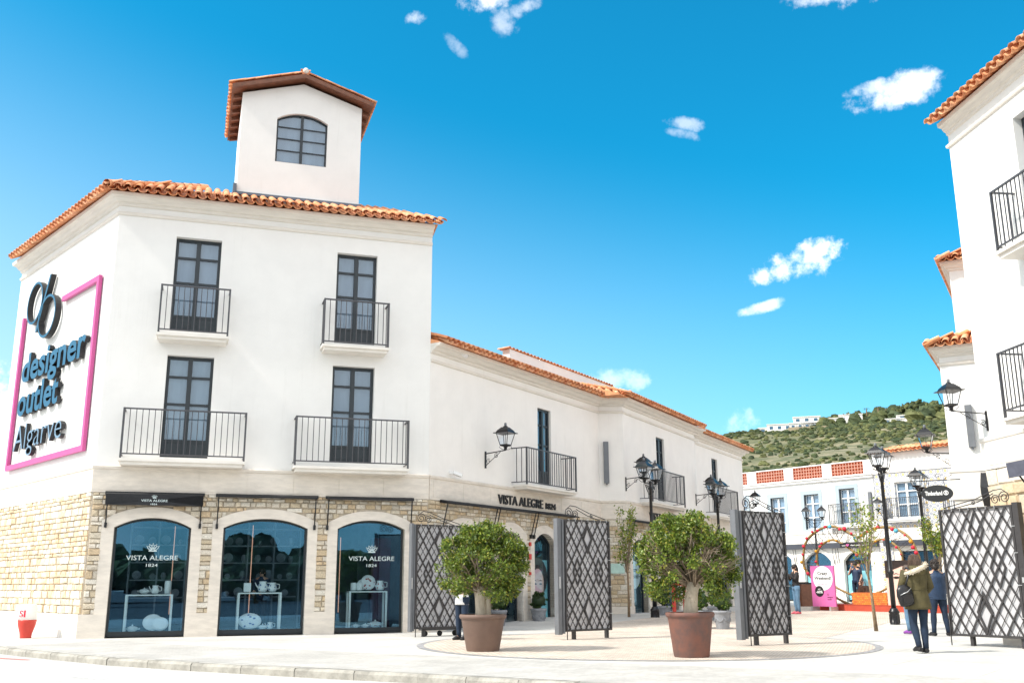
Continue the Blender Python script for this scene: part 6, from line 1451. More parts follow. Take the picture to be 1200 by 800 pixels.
# heart sculpture
ht = thing('heart_sculpture', 'big double heart arch wrapped in gold garland with red, yellow and blue balls', 'sculpture', HM)
def heart_curve(k, n=56):
    """outer (k=1) or inner outline as list of x,z"""
    pts = []
    O = [(-.52, 2.71), (-.8, 2.85), (-1.12, 3.02), (-1.69, 3.21), (-2.12, 3.18), (-2.52, 3.05), (-2.95, 2.8), (-3.2, 2.47), (-3.3, 1.96), (-3.27, 1.66), (-3.0, 1.3), (-2.4, .85), (-1.6, .4), (-.6, .06)]
    O2 = [(-.52, 2.71), (.09, 2.99), (.75, 3.06), (1.3, 2.93), (1.78, 2.6), (2.01, 2.11), (2.1, 1.68), (1.95, 1.2), (1.4, .75), (.5, .35), (-.6, .06)]
    I1 = [(-.61, 2.09), (-1.18, 2.46), (-1.74, 2.68), (-2.27, 2.53), (-2.56, 2.21), (-2.61, 1.78), (-2.4, 1.3), (-1.7, .85), (-.6, .45)]
    I2 = [(-.61, 2.09), (-.18, 2.36), (.55, 2.62), (1.09, 2.41), (1.35, 2.1), (1.36, 1.64), (1.2, 1.2), (.5, .8), (-.6, .45)]
    O, O2, I1, I2 = [[(x_+.12, z_-.02) for x_, z_ in q_] for q_ in (O, O2, I1, I2)]
    def cr(P, m=6):
        o = []
        for i in range(len(P)-1):
            p0 = P[max(i-1, 0)]; p1 = P[i]; p2 = P[i+1]; p3 = P[min(i+2, len(P)-1)]
            for j in range(m):
                t = j/m; o.append(tuple(.5*((2*p1[q])+(-p0[q]+p2[q])*t+(2*p0[q]-5*p1[q]+4*p2[q]-p3[q])*t*t+(-p0[q]+3*p1[q]-3*p2[q]+p3[q])*t**3) for q in (0, 1)))
        o.append(P[-1]); return o
    return (cr(O), cr(O2)) if k else (cr(I1), cr(I2))
for nm, k, r_ in (('outer_heart', 1, .048), ('inner_heart', 0, .042)):
    mb = MB(HM); L, Rr = heart_curve(k); rn = random.Random(3)
    for seg in (L, Rr): mb.tube([(p[0], .75, p[1]) for p in seg], [r_*rn.uniform(.85, 1.2) for _ in seg], 8)
    part(nm, mb, 'gold', ht)
mb = MB(HM); rn = random.Random(9)
(Lo, Ro), (Li, Ri) = heart_curve(1), heart_curve(0)
for O, I in ((Lo, Li), (Ro, Ri)):
    for i in range(0, len(O), 1):
        a = O[i]; f = i/(len(O)-1); b_ = I[min(len(I)-1, max(0, int(f*(len(I)-1))+rn.choice((-3, -1, 0, 2, 3))))]
        mb.tube([(a[0], .75+rn.uniform(-.03, .03), a[1]), (b_[0], .75, b_[1])], .008, 3)
part('string_web', mb, 'iron', ht, kind='stuff')
cols = ['flowerred', 'yellow', 'flowerblue', 'flowerred', 'flowerred']
for O, nb, rr in ((Lo, 14, .085), (Ro, 14, .085), (Li, 10, .06), (Ri, 10, .06)):
    for i in range(nb):
        p = O[int((i+.5+rn.uniform(-.3, .3))/nb*(len(O)-1)*.8)]; r_ = rr*rn.uniform(.5, 1.0)
        part('ball', MB(HM).ball((p[0]+rn.uniform(-.05, .05), .68, p[1]+rn.uniform(-.05, .07)), r_, 8, 6), rn.choice(cols), ht)
NM = HM @ Matrix.Translation((-1.2, -.25, .02))
hs = thing('name_board', 'narrow black board with a pink heart hung across the heart sculpture', 'sign', NM @ Matrix.Translation((.7, .9, 2.4)))
part('board', MB(NM).box(0, 1.46, .90, .93, 2.34, 2.49), 'blk', hs)
mb = MB(NM); mb.prism([(.36, 2.36), (.28, 2.42), (.32, 2.465), (.36, 2.44), (.40, 2.465), (.44, 2.42)], .885, .899); part('heart_mark', mb, 'pink', hs)
mb = MB(NM); put_text(mb, 'designer outlet', .50, 2.385, .85, .055, .899, .005, .01); put_text(mb, 'we', .08, 2.385, .18, .05, .899, .005, .01); part('lettering', mb, 'white', hs)
# pink poster board
pm = HM @ Matrix.Translation((.23, -.35, 0)); pp = thing('poster_board', 'pink sale poster board with a white circle standing left of the orange bench', 'poster', pm @ Matrix.Translation((-1.5, 0, 0)))
part('board', MB(pm).box(-2.10, -.98, -.02, .04, .16, 1.66), 'pink', pp)
for x in (-2.0, -1.12): part('foot', MB(pm).box(x-.04, x+.04, -.2, .2, .0, .16), 'steel', pp)
mb = MB(pm); n = 32; mb.prism([(-1.52+.47*math.cos(2*PI*k/n), 1.20+.45*math.sin(2*PI*k/n)) for k in range(n)], -.026, -.021); part('white_circle', mb, 'white', pp)
mb = MB(pm); n = 24; mb.prism([(-1.72+.21*math.cos(2*PI*k/n), .72+.20*math.sin(2*PI*k/n)) for k in range(n)], -.032, -.027); part('black_disc', mb, 'signblack', pp)
mb = MB(pm); put_text(mb, 'Crazy', -1.76, 1.33, .48, .12, -.027, .004, .02); put_text(mb, 'Weekend!', -1.92, 1.15, .80, .12, -.027, .004, .02); part('headline', mb, 'signblack', pp)
mb = MB(pm); put_text(mb, '25 - 26 - 27', -1.68, 1.04, .36, .035, -.027, .004, .0); put_text(mb, 'DESIGNER OUTLET', -1.78, .95, .56, .04, -.027, .004, .01); part('small_print', mb, 'magenta', pp)
mb = MB(pm); put_text(mb, 'até', -1.78, .78, .12, .05, -.033, .004, .01); put_text(mb, '-60%', -1.87, .65, .31, .10, -.033, .004, .02); part('discount_text', mb, 'white', pp)
mb = MB(pm); put_text(mb, 'designer', -1.36, .48, .28, .05, -.022, .004, .01); put_text(mb, 'outlet', -1.36, .40, .20, .05, -.022, .004, .01); mb.ring([(-1.32+.035*math.cos(2*PI*k/12), .60+.035*math.sin(2*PI*k/12)) for k in range(12)], [(-1.32+.027*math.cos(2*PI*k/12), .60+.027*math.sin(2*PI*k/12)) for k in range(12)], -.026, -.021); part('logo', mb, 'signblack', pp)
# portrait poster on the stage
qp = thing('portrait_board', 'pale board with a large printed face beside the olive coated woman', 'poster', HM @ Matrix.Translation((2, 0, .24)))
part('board', MB(HM).box(1.27, 2.75, .02, .06, .236, 1.80), 'posterskin', qp)
mb = MB(HM); mb.prism([(1.27, 1.2), (1.27, 1.80), (2.75, 1.80), (2.75, 1.3), (2.6, 1.45), (2.0, 1.60), (1.5, 1.45), (1.38, 1.2)], .008, .019); part('printed_hair', mb, 'posterhair', qp)
mb = MB(HM)
for cx_ in (1.72, 2.36):
    mb.prism([(cx_+.13*math.cos(2*PI*k/12), 1.20+.045*math.sin(2*PI*k/12)) for k in range(12)], .012, .019); mb.prism([(cx_-.17, 1.30), (cx_, 1.36), (cx_+.17, 1.30), (cx_, 1.33)], .012, .019)
part('printed_eyes', mb, 'posterhair', qp)
mb = MB(HM); mb.prism([(2.04+.20*math.cos(2*PI*k/12), .62+.07*math.sin(2*PI*k/12)) for k in range(12)], .012, .019); mb.prism([(1.95, .86), (2.13, .86), (2.04, .82)], .012, .019); part('printed_lips', mb, 'lips', qp)
# litter bin
bb = thing('litter_bin', 'dark brown square litter bin behind the woman in light jeans', 'bin', T(13.2, 46.5, .2)); Mx = T(13.2, 46.5, .2, R(20))
part('bin_body', MB(Mx).box(-.28, .28, -.28, .28, 0, .98), 'wood', bb); part('bin_rim', MB(Mx).box(-.30, .30, -.30, .30, .981, 1.05).box(-.2, .2, -.2, .2, 1.051, 1.08), 'blk', bb)
# ---------------------------------------------------------------- people
def skin(verts, edges, root=0, sub=1):
    me = bpy.data.meshes.new('s'); me.from_pydata([v[0] for v in verts], edges, []); o = bpy.data.objects.new('s', me); C.objects.link(o)
    sk = o.modifiers.new('k', 'SKIN'); sk.use_smooth_shade = True
    for i, v in enumerate(verts):
        r = v[1]; me.skin_vertices[0].data[i].radius = r if isinstance(r, tuple) else (r, r)
        me.skin_vertices[0].data[i].use_root = (i == root)
    if sub: ss = o.modifiers.new('u', 'SUBSURF'); ss.levels = sub
    bpy.context.view_layer.update()
    dg = bpy.context.evaluated_depsgraph_get(); m2 = bpy.data.meshes.new_from_object(o.evaluated_get(dg))
    vs = [tuple(v.co) for v in m2.vertices]; fs = [list(f.vertices) for f in m2.polygons]
    bpy.data.objects.remove(o); bpy.data.meshes.remove(me); bpy.data.meshes.remove(m2); return vs, fs
def limb(mb, pts, rr, n=12, flat=1.0, cap=True): mb.tube(pts, rr, n, cap)
def loft(mb, secs, n=20):
    """secs: (cx,cy,z,rx,ry)"""
    rows = []
    for cx_, cy, z, rx_, ry in secs: rows += [(cx_+rx_*math.cos(2*PI*k/n), cy+ry*math.sin(2*PI*k/n), z) for k in range(n)]
    fs = [(i*n+k, i*n+(k+1) % n, (i+1)*n+(k+1) % n, (i+1)*n+k) for i in range(len(secs)-1) for k in range(n)]
    mb.add(rows, fs+[tuple(range(n))[::-1], tuple((len(secs)-1)*n+k for k in range(n))], None, True)
def J(**k):
    d = dict(hipL=(-.09, 0, .90), hipR=(.09, 0, .90), kneeL=(-.10, -.01, .49), kneeR=(.10, -.01, .49), ankL=(-.10, .02, .09), ankR=(.10, .02, .09), toeL=(-.12, -.14, .03), toeR=(.12, -.14, .03),
             shL=(-.17, 0, 1.37), shR=(.17, 0, 1.37), elL=(-.23, .02, 1.10), elR=(.23, .02, 1.10), wrL=(-.22, -.08, .87), wrR=(.22, -.08, .87), head=(0, -.02, 1.555), handL=(0, -.02, -.9), handR=(0, -.02, -.9))
    d.update(k); return d
def person(label, M, p, s=1.0, top='blk', legs='jeans', shoe='blk', hair='hairdark', hairlen=.0, topstyle='jacket', extra=None, group=None, topzone=(.84, 1.40), belly=1.0, curly=False):
    Mx = M @ Matrix.Scale(s, 4); t = thing('person', label, 'person', Mx, group); V = Vector
    vv = [((0, 0, .95), (.13, .095)), ((0, 0, 1.10), (.115, .085)), ((0, .01, 1.28), (.145, .095)), ((0, .01, 1.39), (.10, .075)), ((0, 0, 1.455), (.052, .052))]
    h = V(p['head']); vv += [(tuple(h+V((0, .005, -.055))), (.062, .070)), (tuple(h+V((0, .005, .02))), (.076, .090)), (tuple(h+V((0, .01, .085))), (.055, .065))]
    ee = [(0, 1), (1, 2), (2, 3), (3, 4), (4, 5), (5, 6), (6, 7)]
    for sd in 'LR':
        i = len(vv); vv += [(p['sh'+sd], .052), (tuple(V(p['sh'+sd]).lerp(V(p['el'+sd]), .5)), .044), (p['el'+sd], .036), (p['wr'+sd], .024)]
        ee += [(3, i), (i, i+1), (i+1, i+2), (i+2, i+3)]
        i = len(vv); vv += [(p['hip'+sd], .085), (tuple(V(p['hip'+sd]).lerp(V(p['knee'+sd]), .5)), .068), (p['knee'+sd], .052), (tuple(V(p['knee'+sd]).lerp(V(p['ank'+sd]), .35)), .052), (p['ank'+sd], .034), (tuple(V(p['ank'+sd]).lerp(V(p['toe'+sd]), .7)), .032)]
        ee += [(0, i), (i, i+1), (i+1, i+2), (i+2, i+3), (i+3, i+4), (i+4, i+5)]
    vs, fs = skin(vv, ee); mb = MB(Mx); mb.add(vs, fs, None, True)
    mb.add(*skin([(tuple(h+V((0, -.075, .01))), (.012, .014)), (tuple(h+V((0, -.098, -.022))), (.016, .012))], [(0, 1)]), None, True)      # nose
    for sx_ in (-1, 1): mb.ball((h.x+sx_*.078, h.y+.01, h.z-.005), (.012, .022, .032), 6, 5)
    for sd in 'LR':   # hands with separate fingers
        w = V(p['wr'+sd]); d = V(p['hand'+sd]).normalized(); side = V((1, 0, 0)) if abs(d.x) < .8 else V((0, 1, 0)); side = (side-d*side.dot(d)).normalized(); nn = d.cross(side)
        pv = [(tuple(w), (.022, .018)), (tuple(w+d*.045), (.036, .016)), (tuple(w+d*.085), (.036, .014))]; mb.add(*skin(pv, [(0, 1), (1, 2)]), None, True)
        for k, L in enumerate((.062, .075, .080, .070)):
            b0 = w+d*.085+side*(-.027+k*.018); mb.tube([b0, b0+d*L*.5+nn*.006, b0+d*L*.85+nn*.022], [.0085, .008, .006], 6)
        b0 = w+d*.03+side*.03*(1 if sd == 'L' else -1); mb.tube([b0, b0+d*.03+side*.025*(1 if sd == 'L' else -1), b0+d*.06+side*.03*(1 if sd == 'L' else -1)], [.011, .010, .008], 6)
    part('body', mb, 'skin', t)
    e = MB(Mx)
    for sx_ in (-1, 1): e.ball((h.x+sx_*.030, h.y-.083, h.z+.018), (.012, .008, .006), 6, 4)
    part('eyes', e, 'posterhair', t); e = MB(Mx); e.ball((h.x, h.y-.084, h.z-.055), (.024, .009, .007), 8, 4); part('mouth', e, 'lips', t)
    # trousers
    mb = MB(Mx); loft(mb, [(0, 0, .80, .13, .10), (0, .005, .88, .168, .118), (0, 0, .98, .155, .108), (0, 0, 1.04, .14, .10)])
    for sd in 'LR':
        hp, kn, an = V(p['hip'+sd]), V(p['knee'+sd]), V(p['ank'+sd])
        mb.tube([hp+V((0, 0, .05)), hp.lerp(kn, .2), hp.lerp(kn, .6), kn, kn.lerp(an, .3), kn.lerp(an, .75), an+V((0, 0, -.01))], [.10*belly, .098*belly, .080*belly, .064, .068, .052, .050 if legs != 'wide' else .08], 12)
    part('trousers', mb, legs, t)
    for sd in 'LR':
        a, b_ = V(p['ank'+sd]), V(p['toe'+sd]); d = (b_-a); d.z = 0; d.normalize(); m = MB(Mx); heel = a-d*.055; z0 = b_.z-.03
        m.tube([V((heel.x, heel.y, z0+.045)), V((a.x, a.y, z0+.055)), a.lerp(b_, .6)*1.0, V((b_.x, b_.y, z0+.030))+d*.02], [.036, .045, .043, .026], 10); m.tube([V((a.x, a.y, z0+.05)), a+V((0, 0, .03))], [.042, .043], 10); part('shoe', m, shoe, t)
    # top
    z0, z1 = topzone; mb = MB(Mx)
    if topstyle == 'parka':
        loft(mb, [(0, .0, z0, .235, .175), (0, 0, z0+.05, .232, .172), (0, 0, .95, .205, .15), (0, 0, 1.06, .182, .13), (0, .0, 1.14, .19, .135), (0, .01, 1.26, .205, .145), (0, .01, 1.34, .195, .13), (0, .01, 1.41, .13, .10), (0, .0, 1.46, .075, .07)], 24); ar = (.085, .075, .066, .058, .050)
    elif topstyle == 'puffer':
        secs = []; n = 11
        for i in range(n*2+1):
            z = z0+(1.40-z0)*i/(n*2); u = (z-z0)/(1.40-z0); base = .19+.02*math.sin(u*PI); base = base if u < .85 else base*(1-(u-.85)*2.2); bl = .014 if i % 2 else 0
            secs.append((0, .005, z, base+bl, (base+bl)*.70))
        secs.append((0, 0, 1.45, .075, .07)); loft(mb, secs, 24); ar = (.082, .076, .07, .06, .05)
    else:
        loft(mb, [(0, 0, z0, .165*belly, .12*belly), (0, 0, .98, .155*belly, .112*belly), (0, 0, 1.10, .145*belly, .102*belly), (0, .01, 1.26, .175, .115), (0, .01, 1.35, .175, .105), (0, .01, 1.41, .10, .08), (0, 0, 1.45, .062, .062)], 20); ar = (.068, .058, .050, .043, .036)
    for sd in 'LR':
        a, b_, c = V(p['sh'+sd]), V(p['el'+sd]), V(p['wr'+sd])
        if topstyle == 'tee': mb.tube([a+V((0, 0, .02)), a.lerp(b_, .3), a.lerp(b_, .72)], [ar[0], ar[1], ar[1]*.98], 10)
        else: mb.tube([a+V((0, 0, .015)), a.lerp(b_, .5), b_, b_.lerp(c, .5), c], list(ar), 10)
    part({'parka': 'parka', 'puffer': 'puffer_jacket', 'tee': 't_shirt'}.get(topstyle, 'jacket'), mb, top, t)
    # hair
    mb = MB(Mx); mb.ball((h.x, h.y+.018, h.z+.030), (.094, .108, .098), 16, 10)
    if hairlen: mb.tube([(h.x, h.y+.03, h.z+.04), (h.x, h.y+.065, h.z-.05), (h.x, h.y+.07, h.z-.05-hairlen*.6), (h.x, h.y+.06, h.z-.05-hairlen)], [.09, .088, .075, .035], 14)
    if curly:
        rn = random.Random(4)
        for _ in range(70): d = V((rn.gauss(0, 1), abs(rn.gauss(.2, 1)), rn.gauss(.3, 1))).normalized(); mb.ball((h.x+d.x*.10, h.y+.015+d.y*.105, h.z+.03+d.z*.10), rn.uniform(.018, .032), 6, 4)
    # keep the face clear
    mb.v = [v for v in mb.v]; part('hair', mb, hair, t)
    if extra: extra(t, Mx)
    return t
def wom(t, Mx):
    mb = MB(Mx); V = Vector   # fur-trimmed hood lying on the shoulders, back is +y
    loft(mb, [(0, .10, 1.30, .10, .05), (0, .12, 1.36, .145, .075), (0, .11, 1.42, .15, .085), (0, .07, 1.48, .125, .085)], 18); part('hood', mb, 'olive', t)
    mb = MB(Mx); pts = [(-.17, -.04, 1.50), (-.175, .06, 1.50), (-.13, .14, 1.475), (-.04, .19, 1.44), (.06, .205, 1.40), (.15, .17, 1.36), (.205, .08, 1.335), (.20, -.01, 1.34)]
    mb.tube(pts, [.020, .032, .038, .040, .042, .040, .036, .022], 10); rn = random.Random(5)
    for _ in range(170):
        i = rn.randrange(len(pts)-1); q = V(pts[i]).lerp(V(pts[i+1]), rn.random()); d = V((rn.gauss(0, 1), rn.gauss(0, 1), rn.gauss(0, 1))).normalized(); mb.tube([q+d*.025, q+d*.058], [.011, .003], 4)
    part('fur_trim', mb, 'fur', t)
    mb = MB(Mx); rn = random.Random(6); h = (0, 0, 1.56)
    for _ in range(150):
        a = rn.uniform(-1.9, 1.9); x = math.sin(a)*.092; y = math.cos(a)*.105+.02; z = 1.64-rn.random()*.06
        mb.tube([(x*.7, y*.7, z+.02), (x, y, z-.07), (x*1.12+rn.gauss(0, .01), y*1.05+rn.gauss(0, .01), z-.15-rn.random()*.05)], [.011, .012, .004], 4)
    part('hair_strands', mb, 'hairbrown', t)
    # bag on the left side: strap over the shoulder
    b = MB(Mx); b.M = Mx @ Matrix.Translation((.27, .10, .98)) @ Matrix.Rotation(R(12), 4, 'Y'); sc = [(0, 0, -.19, .085, .035), (0, 0, -.17, .135, .06), (0, 0, 0, .15, .075), (0, 0, .11, .125, .065), (0, 0, .17, .07, .04)]
    loft(b, sc, 18); bo = part('handbag', b, 'leather', t)
    b2 = MB(b.M); b2.box(-.09, .09, .066, .085, -.13, .0); part('front_pocket', b2, 'leather', bo)
    b2 = MB(b.M); b2.tube([(-.11, .055, .09), (-.02, .088, .05), (.11, .06, .02)], .007, 5); part('zip', b2, 'steel', bo)
    b = MB(Mx); b.tube([(.27, .12, 1.12), (.215, .145, 1.26), (.16, .10, 1.415), (.15, .0, 1.44), (.17, -.12, 1.33)], .016, 6); part('bag_strap', b, 'leather', t)
    b = MB(Mx)
    b.tube([(0, .165, .80), (0, .140, 1.0), (0, .142, 1.1), (0, .158, 1.3)], .004, 4); b.tube([(-.185, .03, 1.07), (-.12, .11, 1.065), (0, .137, 1.06), (.12, .11, 1.065), (.185, .03, 1.07)], .007, 5); part('seams', b, 'olive', t)
person('woman seen from behind in olive parka with cream fur trim and black bag', T(7.23, 18.30, 0, R(186)),
       J(kneeL=(-.075, .0, .49), kneeR=(.085, -.06, .50), ankL=(-.055, .03, .09), ankR=(.08, .06, .12), toeL=(-.07, -.12, .03), toeR=(.09, -.09, .05), elL=(-.27, -.02, 1.12), elR=(.26, -.02, 1.12), wrL=(-.22, -.18, .98), wrR=(.22, -.18, 1.0)),
       1.02, 'olive', 'jeans', 'blk', 'hairbrown', .08, 'parka', wom, topzone=(.735, 1.4))
person('man in navy quilted jacket and dark trousers seen from behind, beside the right gate', T(9.98, 24.05, 0, R(182)),
       J(kneeL=(-.13, 0, .49), kneeR=(.13, 0, .49), ankL=(-.16, .03, .09), ankR=(.17, .03, .09), toeL=(-.20, -.12, .03), toeR=(.21, -.12, .03), elL=(-.28, .0, 1.1), elR=(.28, .0, 1.1), wrL=(-.24, -.16, .95), wrR=(.24, -.16, .95)), 1.03, 'navy', 'jeans', 'blk', 'hairdark', .02, 'puffer', topzone=(.80, 1.4), belly=1.12, curly=True)
person('person mostly hidden in front of the olive coated woman, light jeans and purple shoes', T(9.72, 25.1, 0, R(200)), J(), .98, 'navy', 'jeanslight', 'purple', 'hairbrown', .12, 'jacket')
def phone(t, Mx): part('phone', MB(Mx).box(-.04, .04, -.30, -.29, 1.36, 1.50), 'leather', t)
person('woman with long dark hair, black top and pale jeans holding a phone up', T(9.62, 34.7, .2, R(-80)),
       J(elL=(-.22, -.10, 1.15), elR=(.22, -.12, 1.15), wrL=(-.06, -.27, 1.33), wrR=(.06, -.27, 1.33), handL=(.1, -.4, .8), handR=(-.1, -.4, .8), toeL=(-.10, -.16, .03)), .985, 'blk', 'jeanslight', 'pinkcloth', 'hairdark', .24, 'jacket', phone, topzone=(.93, 1.4))
person('small child in red and purple clothes beside the woman holding the phone', T(9.35, 35.7, .2, R(-30)), J(), .62, 'pinkcloth', 'purple', 'blk', 'hairdark', .1, 'jacket')
person('man in a dark t-shirt with one hand at his face behind the orange bench', HM @ T(-.78, .9, .235, R(10)),
       J(elL=(-.26, -.12, 1.16), wrL=(-.08, -.16, 1.50), handL=(.2, -.1, .8), elR=(.26, .02, 1.12), wrR=(.22, -.12, .90)), .93, 'navy', 'jeans', 'blk', 'hairdark', 0, 'tee')
person('man in a pale blue and pink top looking down, right of the thin young tree', HM @ T(.42, 2.9, .0, R(40)),
       J(head=(0, -.07, 1.54), elL=(-.24, -.05, 1.12), wrL=(-.08, -.25, 1.10), elR=(.24, -.05, 1.12), wrR=(.08, -.25, 1.12), handL=(.3, -.5, .1), handR=(-.3, -.5, .1)), 1.0, 'lblue', 'jeans', 'blk', 'hairdark', 0, 'tee',
       lambda t, Mx: part('shirt_front', MB(Mx).box(-.14, .14, -.125, -.11, .95, 1.18), 'pinkcloth', t))
person('person standing half hidden behind the pink poster board', HM @ T(-.85, 1.2, .235, R(120)), J(), 1.0, 'navy', 'beige', 'blk', 'hairdark', 0, 'jacket')
person('person in beige top and dark jeans half hidden behind the left potted tree', T(-1.16, 23.2, 0, R(-40)),
       J(elL=(-.25, -.05, 1.12), wrL=(-.05, -.26, 1.08), elR=(.25, -.05, 1.12), wrR=(.05, -.26, 1.1), handL=(.5, -.3, 0), handR=(-.5, -.3, 0)), .99, 'beige', 'jeans', 'blk', 'hairdark', .15, 'jacket',
       lambda t, Mx: part('shirt_hem', (lambda m: (loft(m, [(0, 0, .78, .185, .135), (0, 0, .84, .18, .13), (0, 0, 1.0, .17, .122)], 18), m)[1])(MB(Mx)), 'whitecloth', t), topzone=(.92, 1.4))
person('dark haired shop assistant inside the middle shop window', FM @ T(4.28, 1.45, .03, R(-30)), J(wrL=(-.1, -.25, 1.1), wrR=(.1, -.25, 1.1)), .98, 'navy', 'blk', 'blk', 'hairdark', .15, 'jacket')

# ---------------------------------------------------------------- hill
def hill_el(az):
    return float(np.interp(az, [-60, -30, -5, 5, 10, 13, 16, 19.2, 23, 26, 32, 45, 60], [1.5, 2.0, 4.0, 6.5, 7.9, 8.30, 8.50, 8.85, 8.95, 8.9, 8.0, 5, 2]))
def hn(x, y): return math.sin(x*.021+1.3)*math.cos(y*.017)*3+math.sin(x*.057+y*.041)*1.5+math.sin(x*.13-y*.09)*.6
def hill_z(x, y):
    r = math.hypot(x, y); az_ = math.degrees(math.atan2(x, y)); t = min(1, max(0, (r-170)/370)); s_ = t**.9
    back = min(1, max(0, (r-540)/500)); top = 540*math.tan(R(hill_el(az_)))
    return -.3+top*s_*(1-back*.5)+hn(x, y)*min(1, t*3)*.8*(1 if t < 1 else .4)
naz, nr = 140, 70; mb = MB(); vs = []
rs_ = [150+(900-150)*(j/(nr-1)) for j in range(nr)]
for i in range(naz+1):
    a = R(-58+116*i/naz)
    for r_ in rs_: x, y = r_*math.sin(a), r_*math.cos(a); vs.append((x, y, hill_z(x, y)-.5))
mb.add(vs, [(i*nr+j, i*nr+j+1, (i+1)*nr+j+1, (i+1)*nr+j) for i in range(naz) for j in range(nr-1)], None, True)
m = bpy.data.materials.new('hillside'); m.use_nodes = True; nt = m.node_tree; b = nt.nodes['Principled BSDF']; b.inputs['Roughness'].default_value = .95
t = N(nt, 'ShaderNodeTexCoord'); n1 = N(nt, 'ShaderNodeTexNoise'); n1.inputs['Scale'].default_value = .02; n1.inputs['Detail'].default_value = 8; n1.inputs['Roughness'].default_value = .7
n2 = N(nt, 'ShaderNodeTexNoise'); n2.inputs['Scale'].default_value = .12; n2.inputs['Detail'].default_value = 6; n2.inputs['Roughness'].default_value = .75
mp = N(nt, 'ShaderNodeMapping'); mp.inputs['Scale'].default_value = (.6, 1, 3.5); nt.links.new(t.outputs['Object'], mp.inputs[0])
for q in (n1, n2): nt.links.new(mp.outputs[0], q.inputs['Vector'])
c1 = mixc(nt, maprange(nt, n1.outputs[0], .42, .58), (.17, .155, .08), (.29, .245, .16)); c2 = mixc(nt, maprange(nt, n2.outputs[0], .42, .62), (.09, .10, .045), c1)
c3 = mixc(nt, maprange(nt, n2.outputs[0], .66, .74), c2, (.42, .30, .19)); nt.links.new(c3, b.inputs['Base Color']); MT['hillside'] = m
struct('hill', mb, 'hillside')
bushmats = ramp_mat('hill_shrub', [(.05,.07,.022),(.08,.095,.03),(.035,.055,.02),(.12,.13,.045),(.06,.08,.03),(.10,.11,.035),(.04,.06,.025)], .9, .3, 0, nvar=.25); MT['hill_shrub'] = bushmats
def blob(rn, n=7, m=4):
    vs = []; 
    for i in range(m+1):
        for k in range(n):
            th = PI*i/m*.72; r_ = 1+rn.uniform(-.28, .28); vs.append((math.sin(th)*math.cos(2*PI*k/n+i*.4)*r_, math.sin(th)*math.sin(2*PI*k/n+i*.4)*r_, math.cos(th)*r_*.8))
    return np.array(vs), [(i*n+k, (i+1)*n+k, (i+1)*n+(k+1) % n, i*n+(k+1) % n) for i in range(m) for k in range(n)]
rn = random.Random(12); BL = [blob(rn) for _ in range(12)]; allv = []; allf = []; cnt = 0
def addblob(x, y, z, sx_, sz_):
    global cnt
    v, f = rn.choice(BL); a = rn.uniform(0, 6.28); c, s_ = math.cos(a), math.sin(a); w = v*(sx_, sx_, sz_); w = np.stack([w[:, 0]*c-w[:, 1]*s_, w[:, 0]*s_+w[:, 1]*c, w[:, 2]], 1)+(x, y, z)
    allv.append(w); allf.extend([tuple(cnt+i for i in q) for q in f]); cnt += len(v)
for _ in range(24000):
    az_ = rn.uniform(2, 40) if rn.random() < .85 else rn.uniform(-50, 50); u = rn.random(); r_ = 175+380*u
    a = R(az_); x, y = r_*math.sin(a), r_*math.cos(a)
    dens = math.sin(x*.03+y*.02)+math.sin(y*.055-x*.02)*.8+rn.gauss(0, .8)
    if dens < -.1: continue
    s_ = rn.uniform(.4, 1.1)*(1.6 if rn.random() < .12 else 1)*(.7+r_/800)
    addblob(x, y, hill_z(x, y)-.4, s_, s_*rn.uniform(.6, 1.1))
for _ in range(420):   # taller trees along the skyline to the right and at the foot
    if rn.random() < .5: az_ = rn.uniform(17.5, 27); r_ = rn.uniform(505, 560)
    else: az_ = rn.uniform(11, 17); r_ = rn.uniform(185, 235)
    a = R(az_); x, y = r_*math.sin(a), r_*math.cos(a); s_ = rn.uniform(1.8, 4.0)*(r_/520)**.6; addblob(x, y, hill_z(x, y), s_, s_*rn.uniform(1, 1.7))
V_ = np.concatenate(allv); me = bpy.data.meshes.new('shrubs'); me.from_pydata(V_.tolist(), [], allf); mats_on(me, 'hill_shrub')
o = bpy.data.objects.new('shrubs', me); C.objects.link(o); o['kind'] = 'stuff'; o['label'] = 'green and grey shrubs covering the hillside'; o['category'] = 'shrubs'
